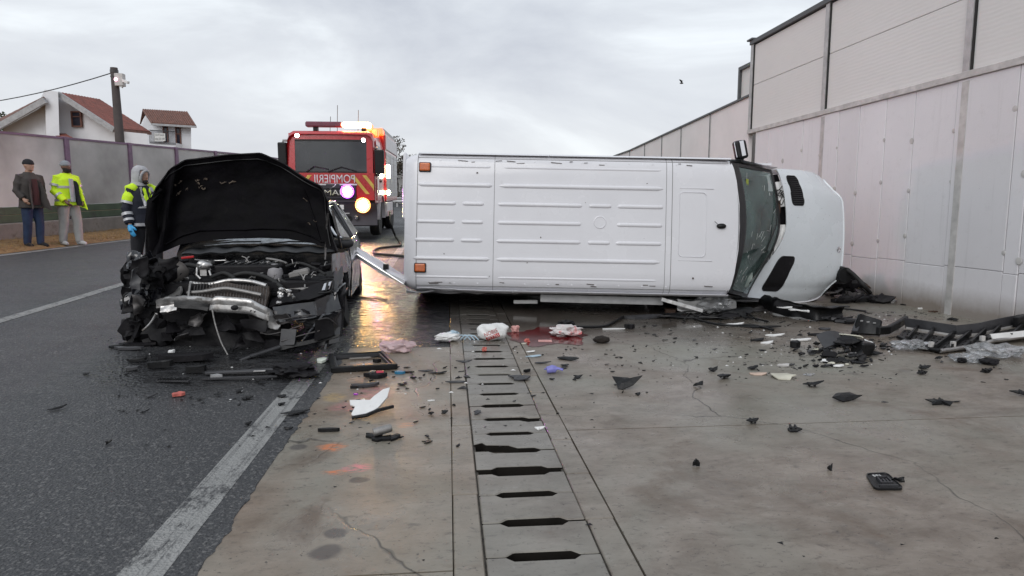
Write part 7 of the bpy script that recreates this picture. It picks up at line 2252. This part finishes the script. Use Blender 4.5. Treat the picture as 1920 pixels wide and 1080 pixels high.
def bf(u, v):
    t = u * 4; i = min(3, int(t)); p = P[i].lerp(P[i + 1], t - i)
    a = -.3 + v * 2.4; return p + Vector((0, .03 + .17 * math.sin(a) * (1 - .2 * u), -.06 + .13 * math.cos(a))) + noise.noise_vector(Vector((u * 7, v * 2, 1))) * .03
mb = MB(); mb.grid(bf, 40, 10, .012); settle(mb); mb.build('bumper_skin', BP, fb2, world=True, smooth=50)
mb = MB(); mb.grid(lambda u, v: bf(.12 + .42 * u, .2 + .45 * v) + Vector((0, -.01, .035)), 14, 5, .01); mb.build('grey_liner', GPm, fb2, world=True, smooth=50)
for k, (px, py, w) in enumerate(((1470, 583, .22), (1492, 589, .20), (1512, 591, .06))):
    q = GP(px, py + 14); mb = plate(q, w, .09, -.25, .01, 240 + k, bend=.02, crum=.02); mb.v = [p + Vector((0, 0, .13)) for p in mb.v]; mb.build('white_scrap', WP, fb2, world=True)
for k in range(8):
    px, py = rb.uniform(1530, 1605), rb.uniform(596, 610); mb = plate(GP(px, py), rb.uniform(.1, .25), rb.uniform(.08, .16), rb.uniform(-.4, .4), .03, 250 + k, bend=.06, tilt=rb.uniform(-.3, .4)); mb.build('torn_piece', [BP, GPm][k % 2], fb2, world=True)
wire('rubber_strip', 'long thin black strip pointing right from the torn-off bumper', [(1522, 578, .03), (1580, 581, .02), (1624, 585, .01)], .012, BP, 'debris')
for i, (px, py, w, h, mt, lab) in enumerate((
    (1378, 610, 28, 6, WP, 'pale curled bracket scrap below the torn wiring'),
    (1450, 631, 30, 6, WP, 'white broken clip with a spike before the torn-off bumper'),
    (1503, 639, 34, 5, WP, 'smooth long white handle piece before the torn-off bumper'),
    (1437, 645, 24, 5, WP, 'flat white flake left of the long white handle piece'),
    (1420, 639, 26, 5, BP, 'black and white broken clip above the flat white flake'),
    (1490, 652, 14, 9, BP, 'upright small black block below the white handle piece'),
    (1467, 687, 24, 6, M['pale_trim'], 'pale thin flake left of the heap of shards'),
    (1546, 618, 20, 8, GPm, 'dark round cap on the wet concrete before the bumper'),
    (1425, 615, 60, 8, BP, 'long black splinter at the end of the torn wiring'),
    (1528, 629, 30, 7, SP, 'black shard with white edge below the bumper'))):
    piece('broken_part', 'debris', lab, px, py, w, h, mt, rb.uniform(-.25, .25), 260 + i, th=.012 if 'block' not in lab else .06, bend=.04, rough=.45)
# heap of black shards
hpz = thing('shard_heap', 'heap of broken black plastic shards on the concrete before the grille', 'debris', tuple(GP(1595, 665)))
for k in range(110):
    r_ = rb.random() ** .7; a = rb.uniform(0, 6.28)
    px, py = 1588 + r_ * 62 * math.cos(a), 664 + r_ * 22 * math.sin(a)
    if k > 60: px, py = rb.uniform(1470, 1670), rb.uniform(640, 690)
    up = max(0, .13 * (1 - r_ * 1.4)) if k <= 60 else 0
    big = 1.0 if k < 34 else .45
    mb = plate(GP(px, py), rb.uniform(.07, .24) * big, rb.uniform(.03, .13) * big, rb.uniform(-1, 1), .01, 300 + k, bend=rb.uniform(0, .06), tilt=rb.uniform(-.7, .8), n=7)
    mb.v = [p + Vector((0, 0, up)) for p in mb.v]
    mb.build('shard', [BP, BP, SP, GPm, BP, WP if k % 18 == 17 else SP][k % 6] if k % 24 != 5 else M['cream_cloth'], hpz, world=True)
mb = MB(); q = GP(1622, 668); mb.box(q + Vector((0, .05, .07)), (.16, .16, .12), Matrix.Rotation(.3, 3, 'Z')); r0 = (0, 8); mb.crumple(r0, .03, 6); mb.build('housing', BP, hpz, world=True, bevel=.015)
mb = MB(); mb.grid(lambda u, v: GP(1575, 664) + Vector((-.18 + .36 * u, .12 - .15 * v, .16 - .10 * v + .04 * math.sin(u * 4))), 8, 5, .01); mb.build('panel_piece', GPm, hpz, world=True, smooth=50)
# bumper corner bracket
t = thing('bumper_bracket', 'black bumper corner bracket with a long arm left of the grille', 'debris', tuple(GP(1640, 630)))
q = GP(1622, 632)
mb = MB(); P = [gpt(1598, 632, .0), gpt(1646, 634, .0), gpt(1640, 616, .16), gpt(1607, 619, .20)]
P = [gpt(1600, 630, .0), gpt(1650, 632, .0), gpt(1650, 630, .15), gpt(1612, 626, .20)]
mb.grid(lambda u, v: P[0].lerp(P[1], u).lerp(P[3].lerp(P[2], u), v) + Vector((0, .04 * math.sin(u * 3), 0)), 8, 6, .05); settle(mb); mb.build('corner', BP, t, world=True, smooth=40, bevel=.0)
mb = MB(); mb.bar(gpt(1602, 630, .05), gpt(1612, 622, .19), .06, .02); mb.build('flange', GPm, t, world=True)
for k in range(3):
    mb = MB(); mb.box(gpt(1609 + 12 * k, 628, .165 - .012 * k) + Vector((0, -.045, 0)), (.028, .01, .012)); mb.build('clip', M['galv'], t, world=True)
P2 = [gpt(1645, 632, .07), gpt(1664, 629, .06), gpt(1682, 622, .08), gpt(1697, 615, .10)]
for a_, b_ in zip(P2[:-1], P2[1:]):
    mb = MB(); d = (b_ - a_).normalized() * .01; mb.bar(a_, b_ + d, .05, .09); mb.build('arm', BP, t, world=True, bevel=.01)
# grille
gt = thing('radiator_grille', 'large black radiator grille with silver trim lying face down at the right', 'grille', tuple(GP(1800, 655)))
A = [gpt(1684, 637, .03), gpt(1722, 655, .03), gpt(1762, 664, .03), gpt(1815, 658, .04), gpt(1862, 648, .05), gpt(1945, 640, .07)]
B = [gpt(1697, 622, .02), gpt(1735, 630, .03), gpt(1795, 640, .03), gpt(1838, 637, .04), gpt(1880, 628, .05), gpt(1965, 614, .07)]
def pl3(L, u):
    t = u * (len(L) - 1); i = min(int(t), len(L) - 2); return L[i].lerp(L[i + 1], t - i)
mb = MB(); mb.grid(lambda u, v: pl3(A, u).lerp(pl3(B, u), v) + Vector((0, 0, .02 * math.sin(v * 3.14))), 70, 9, .008, skip=lambda u, v: (int(u * 70) % 3 == 1 and int(v * 9) % 2 == 1)); mb.build('mesh_plate', BP, gt, world=True)
mb = MB(); mb.grid(lambda u, v: pl3(B, u) + Vector((0, .03 * v, .02 + .115 * v)), 40, 3, .02); mb.build('back_band', GPm, gt, world=True, smooth=30)
mb = MB(); mb.grid(lambda u, v: pl3(B, u) + Vector((0, -.012, .018 + .02 * v)), 40, 1, .006); mb.build('trim_line', M['pale_trim'], gt, world=True)
mb = MB(); mb.tube([pl3(A, u / 20) for u in range(8, 21)], .020, 8); mb.build('silver_trim', M['silver_metal'], gt, world=True, smooth=60)
for k in range(7):
    u = .10 + .13 * k; mb = MB(); mb.bar(pl3(A, u) + Vector((0, .01, .02)), pl3(B, u + .02) + Vector((0, 0, .05)), .02, .06); mb.build('rib', BP, gt, world=True)
mb = MB(); mb.tube([pl3(A, u / 20) for u in range(0, 9)], .022, 8); mb.build('corner_rim', BP, gt, world=True, smooth=60)
for u in (.5, .72, .33):
    mb = MB(); mb.box(pl3(A, u) + Vector((0, .02, .045)), (.04, .03, .05)); mb.build('clip', M['pale_trim'], gt, world=True)
mb = MB(); mb.grid(lambda u, v: gpt(1862 + 90 * u, 648 - 6 * u, .06 + .05 * v + .02 * u) + Vector((0, .05 * v, 0)), 10, 3, .012); mb.build('white_end', WP, gt, world=True, smooth=50)
mb = MB(); mb.bar(gpt(1902, 628, .14), gpt(1960, 618, .18), .06, .12); mb.build('end_block', BP, gt, world=True, bevel=.01)
# clear plastic
for px, py, w, h, lab, sd in ((1703, 656, 62, 16, 'crumpled clear plastic sheet tucked against the left of the grille', 3), (1812, 678, 54, 13, 'clear plastic scrap with a white edge below the grille', 5), (1868, 668, 84, 20, 'large clear plastic bag below the right end of the grille', 7)):
    crumpled_bag('clear_plastic', lab, px, py, w, h, M['film'], sd, .6, 'plastic', dep=.7)
crumpled_bag('black_wad', 'round black wad left of the clear plastic scrap below the grille', 1803, 680, 18, 10, SP, 41, .3, 'debris', sub=3)
crumpled_bag('black_wad', 'flat black wad between the two clear plastics below the grille', 1854, 683, 34, 11, SP, 42, .35, 'debris', sub=3)
# scattered pieces on the apron
for i, (px, py, w, h, ang, lab) in enumerate((
    (1304, 874, 9, 24, 1.45, 'black rod standing out alone on the bare concrete'),
    (1412, 795, 20, 8, -.2, 'small black shell just above the concrete joint'),
    (1488, 808, 26, 9, -.3, 'black clip lying across the concrete joint'),
    (1585, 750, 44, 11, .15, 'black pointed shard in the middle of the right apron'),
    (1762, 758, 40, 14, -.4, 'folded black shard at the right apron near the crack'),
    (1523, 726, 30, 8, -.2, 'black tray-like clip below the cream cloth'),
    (1732, 692, 22, 9, -.4, 'black square clip right of the shard heap'),
    (1730, 702, 20, 6, .2, 'black crumb beneath the black square clip'),
    (1914, 742, 16, 16, .9, 'black block at the right edge of the picture'),
    (1357, 710, 20, 12, -.9, 'narrow dark blade leaning on the concrete left of the tan paper'),
    (1335, 696, 14, 7, .3, 'black nugget left of the narrow dark blade'),
    (1310, 726, 12, 10, .7, 'black stub left of the narrow dark blade'),
    (1411, 693, 16, 6, .0, 'black oblong cap above the tan paper'),
    (1555, 881, 10, 5, .0, 'tiny brown pebble on the near right apron'),
    (1689, 903, 9, 5, .0, 'tiny black pebble above the mirror glass'),
    (1760, 676, 10, 8, .0, 'small dark ball right of the black square clip'),
    (1785, 601, 22, 8, .5, 'black curved scrap standing near the wall foot'),
    (1850, 699, 22, 6, .2, 'black scrap low at the right of the clear plastic'))):
    piece('black_shard', 'debris', lab, px, py, w, h, BP, ang, 400 + i, th=.02 if 'rod' in lab else .008, rough=.5, bend=.06, depth=(.03 if 'rod' in lab else None), tilt=.35 if w > 30 else rb.uniform(-.3, .3))
    if w >= 20:
        o_ = bpy.data.objects[-1] if False else COL.objects[-1]
        q_, s_ = GS(px, py)
        for t_ in (-.22, .12):
            mb = MB(); c_ = q_ + Vector((math.cos(ang) * t_ * w * s_, math.sin(ang) * t_ * w * s_, .018)); mb.bar(c_ - Vector((-math.sin(ang), math.cos(ang), 0)) * .02, c_ + Vector((-math.sin(ang), math.cos(ang), .3)) * .025, .012, .02); mb.build('rib', BP, o_, world=True)
piece('tan_paper', 'paper', 'tan crumpled paper on the concrete left of the cream cloth', 1421, 702, 30, 8, M['tan_paper'], -.15, 431, th=.006, bend=.02, depth=.09)
piece('cream_cloth', 'cloth', 'cream cloth lying flat on the concrete right of the tan paper', 1469, 708, 42, 12, M['cream_cloth'], -.2, 432, th=.008, bend=.03, crum=.02, depth=.17, n=12)
piece('clear_film', 'plastic', 'small clear film lying flat right of the cream cloth', 1516, 703, 26, 7, M['film'], .1, 433, th=.004, bend=.02)
# mirror glass lying on its face
mg_ = thing('mirror_back', 'black mirror glass backing plate with white label lying alone on the near concrete', 'mirror', tuple(GP(1657, 906)))
K = [gpt(1622, 891), gpt(1663, 889), gpt(1696, 920), gpt(1640, 920)]
Kc = sum(K, Vector()) / 4
def mp_(u, v, h): return K[3].lerp(K[2], u).lerp(K[0].lerp(K[1], u), v) + Vector((0, 0, h))
RR = rrect(0, 1, 0, 1, .17, 5)
mb = MB(); k = len(RR); vs = [mp_(p[0], p[1], .002) for p in RR] + [mp_(p[0], p[1], .012) for p in RR] + [mp_(.5 + (p[0] - .5) * .92, .5 + (p[1] - .5) * .9, .013) for p in RR] + [mp_(.5 + (p[0] - .5) * .90, .5 + (p[1] - .5) * .88, .008) for p in RR]
fs = [tuple(reversed(range(k)))]
for j in range(3):
    for i in range(k): fs.append((j*k+i, j*k+(i+1) % k, (j+1)*k+(i+1) % k, (j+1)*k+i))
fs.append(tuple(range(3 * k, 4 * k))); mb.add(vs, fs); mb.build('plate', BP, mg_, world=True)
for (u0, v0, u1, v1) in ((.35, .30, .75, .30), (.35, .30, .35, .68), (.75, .30, .75, .62), (.32, .66, .72, .64), (.2, .12, .85, .12), (.5, .3, .5, .5), (.62, .3, .62, .5)):
    mb = MB(); mb.bar(mp_(u0, v0, .014), mp_(u1, v1, .014), .006, .014); mb.build('rib', GPm, mg_, world=True)
mb = MB(); mb.add([mp_(.42, .34, .011), mp_(.7, .34, .011), mp_(.7, .58, .011), mp_(.42, .6, .011)], [(0, 1, 2, 3)]); mb.build('heater_pad', GPm, mg_, world=True)
tx = (mp_(.6, .8, 0) - mp_(.3, .8, 0)); ty = (mp_(.45, .9, 0) - mp_(.45, .7, 0)); ty = ty - tx * (ty.dot(tx) / tx.dot(tx))
text('label_print', 'EEI', .030, WP, mg_, mp_(.43, .815, .0105), tx, ty, .0008, sx=1.2)
mb = MB(); mb.tube([mp_(.9, .55, .01), mp_(1.02, .6, .012), mp_(1.12, .52, .012)], .005, 6); mb.bar(mp_(1.05, .6, .012), mp_(1.16, .45, .012), .012, .012); mb.build('plug', BP, mg_, world=True)
# at the foot of the wall
t = thing('fluid_tank', 'dirty beige fluid tank lying by the wall in front of the van', 'tank', tuple(GP(1612, 545)))
q = gpt(1612, 553); q2 = PD(1612, 532, (q - CAM).dot(fwdh))
mb = MB(); mb.blob(q2, (.17, .15, .13), .18, 1.6, 4, 3); settle(mb); mb.v = [p + Vector((0, 0, .06)) for p in mb.v]; mb.build('tank', M['beige_tank'], t, world=True, smooth=60)
mb = MB(); mb.lathe([(.05, 0), (.05, .07), (.03, .08), (0, .08)], q2 + Vector((.07, 0, .11)), (.3, 0, 1), 12); mb.build('cap', WP, t, world=True)
mb = plate(q, .5, .3, .1, .07, 451, bend=.05); mb.build('base', SP, t, world=True)
def w3(name, label, P, r, mat):
    Q = []
    for i in range(len(P) - 1):
        p0, p1, p2, p3 = P[max(i - 1, 0)], P[i], P[i + 1], P[min(i + 2, len(P) - 1)]
        for k in range(6):
            t = k / 6; Q.append(0.5 * ((2 * p1) + (p2 - p0) * t + (2 * p0 - 5 * p1 + 4 * p2 - p3) * t * t + (3 * p1 - p0 - 3 * p2 + p3) * t ** 3))
    Q.append(P[-1]); mb = MB(); mb.tube(Q, r, 8); o = mb.build(name, mat, smooth=60); tag(o, label, 'hose')
w3('rubber_hose', 'black hose arching from the van front down to the ground by the wall', [PD(1572, 501, 9.7), PD(1592, 508, 9.65), PD(1610, 524, 9.6), PD(1624, 540, 9.6), gpt(1634, 556, .03)], .03, M['black_rubber'])
t = thing('lamp_shell', 'grey crescent lamp shell with black inner edge standing against the wall foot', 'debris', tuple(GP(1690, 568)))
q, s = GS(1688, 568)
def ls(u, v):
    a = -1.1 + 1.9 * u; return q + Vector((-.10 + .24 * math.cos(a) - .10 * v * (1 - abs(u - .5)), .04 - .05 * v, .16 + .20 * math.sin(a)))
mb = MB(); mb.grid(ls, 14, 5, .012); settle(mb); mb.build('shell', pm('lamp_grey', (.36, .38, .41), .35), t, world=True, smooth=50)
mb = MB(); mb.tube([ls(u / 10, 1.0) + Vector((0, -.02, 0)) for u in range(11)], .02, 6); settle(mb); mb.build('inner_edge', BP, t, world=True, smooth=60)
wf = thing('front_end_wreck', 'tangle of black engine parts lying between the van front and the wall', 'debris', tuple(GP(1620, 562)))
for k in range(34):
    px, py = rb.uniform(1552, 1680), rb.uniform(548, 570)
    if px > 1640: py = rb.uniform(560, 570)
    mb = plate(GP(px, py), rb.uniform(.1, .4), rb.uniform(.08, .25), rb.uniform(-1, 1), rb.uniform(.01, .06), 460 + k, bend=rb.uniform(0, .15), tilt=rb.uniform(-.6, .8), crum=.03, n=7)
    mb.build('torn_piece', [BP, SP, M['dark_metal'], SP, GPm, M['cast_alloy'] if k % 2 else BP][k % 6], wf, world=True)
mb = MB(); mb.blob(gpt(1575, 556, .22), (.22, .22, .20), .5, 2.5, 3, 8); settle(mb); mb.build('motor', SP, wf, world=True, smooth=30)
mb = MB(); mb.lathe([(.0, 0), (.10, 0), (.12, .03), (.12, .12), (.0, .12)], PD(1574, 515, 9.75), -fwdh + rgt * .3, 18); mb.build('fan_housing', BP, wf, world=True, smooth=40)
for k in range(5):
    a_ = gpt(rb.uniform(1590, 1610), 556, .1); mb = MB(); mb.tube([a_, a_ + Vector((.1, -.02, rb.uniform(.05, .15))), gpt(rb.uniform(1630, 1668), rb.uniform(556, 566), .03)], .014, 6); mb.build('loose_cable', M['rust_brown'] if k == 2 else BP, wf, world=True)
for i, (px, py, w, h, mt, lab) in enumerate(((1735, 579, 26, 4, WP, 'white-edged strip lying along the wall foot'), (1752, 585, 20, 5, M['rust_brown'], 'brown splinter along the wall foot'), (1700, 572, 18, 6, BP, 'dark scrap under the crescent lamp shell'), (1840, 616, 26, 4, BP, 'thin dark stick by the wall foot behind the grille'))):
    piece('splinter', 'debris', lab, px, py, w, h, mt, rb.uniform(-.3, .1), 480 + i, th=.015)
# small chips one could still count, then the crumbs
zones = [((1200, 1720), (585, 705), 150, 'small black plastic chip scattered on the concrete before the van', 'black chips before the van'),
         ((1640, 1915), (560, 760), 34, 'small dark chip scattered on the concrete by the wall', 'dark chips by the wall'),
         ((640, 880), (690, 850), 40, 'small dark chip scattered on the concrete left of the drain', 'dark chips left of the drain'),
         ((960, 1240), (650, 780), 34, 'small dark chip scattered on the concrete right of the drain', 'dark chips right of the drain'),
         ((200, 560), (655, 780), 34, 'small dark chip scattered on the asphalt before the car', 'dark chips before the car')]
sd = 500
for (xa_, xb_), (ya_, yb_), cnt, lab, grp in zones:
    for k in range(cnt):
        px, py = rb.uniform(xa_, xb_), ya_ + (yb_ - ya_) * rb.random() ** 2.2
        q, s = GS(px, py)
        if XW - .05 < q.x: continue
        sz = rb.uniform(.015, .06) * (1 if rb.random() < .75 else 1.6)
        mb = plate(q, sz, sz * rb.uniform(.2, .7), rb.uniform(-1.5, 1.5), rb.uniform(.002, .007), sd, n=6, bend=rb.uniform(0, .03), rough=.55, tilt=rb.uniform(-.3, .3)); sd += 1
        o = mb.build('plastic_chip', BP if rb.random() < .88 else GPm); tag(o, lab, 'debris', grp)
mb = MB()
for k in range(2600):
    z = rb.random()
    if z < .62: px, py = rb.uniform(1130, 1900), 572 + 150 * rb.random() ** 1.8
    elif z < .80: px, py = rb.uniform(620, 1130), 640 + 200 * rb.random() ** 2.2
    elif z < .97: px, py = rb.uniform(180, 620), 650 + 200 * rb.random() ** 2
    else: px, py = rb.uniform(300, 1900), rb.uniform(620, 1060)
    if k % 3 == 0: px, py = rb.gauss(1540, 110), rb.gauss(648, 26)
    if py < 575: continue
    v = ray(px, py); t = -EYE / v.z; q = CAM + v * t
    if q.y > 7: q = GP(px, py)
    if q.x > XW - .03: continue
    q.z = GZ(q.x, q.y)
    s = .003 + .018 * rb.random() ** 3; a = rb.uniform(0, 6.28); h = s * rb.uniform(.15, .5)
    P = [q + Vector((math.cos(a + d) * s * rb.uniform(.5, 1.3), math.sin(a + d) * s * rb.uniform(.4, 1), .001)) for d in (0, 2.1, 4.2)]
    mb.add(P + [q + Vector((0, 0, h))], [(0, 1, 3), (1, 2, 3), (2, 0, 3)])
o = mb.build('plastic_crumbs', BP, ground=True); tag(o, 'fine black plastic crumbs spread over the concrete and asphalt', 'debris', kind='stuff')
mb = MB()
for k in range(240):
    px, py = (rb.uniform(1250, 1680), 580 + 110 * rb.random() ** 1.3) if k < 170 else (rb.uniform(220, 1000), rb.uniform(640, 760))
    q = GP(px, py)
    if q.x > XW - .03: continue
    s = .004 + .02 * rb.random() ** 2.5; a = rb.uniform(0, 6.28)
    P = [q + Vector((math.cos(a + d) * s * rb.uniform(.5, 1.3), math.sin(a + d) * s * rb.uniform(.4, 1), .001)) for d in (0, 2.1, 4.2)]
    mb.add(P + [q + Vector((0, 0, s * .5))], [(0, 1, 3), (1, 2, 3), (2, 0, 3)])
o = mb.build('white_crumbs', WP, ground=True); tag(o, 'fine white crumbs of broken trim among the black ones', 'debris', kind='stuff')
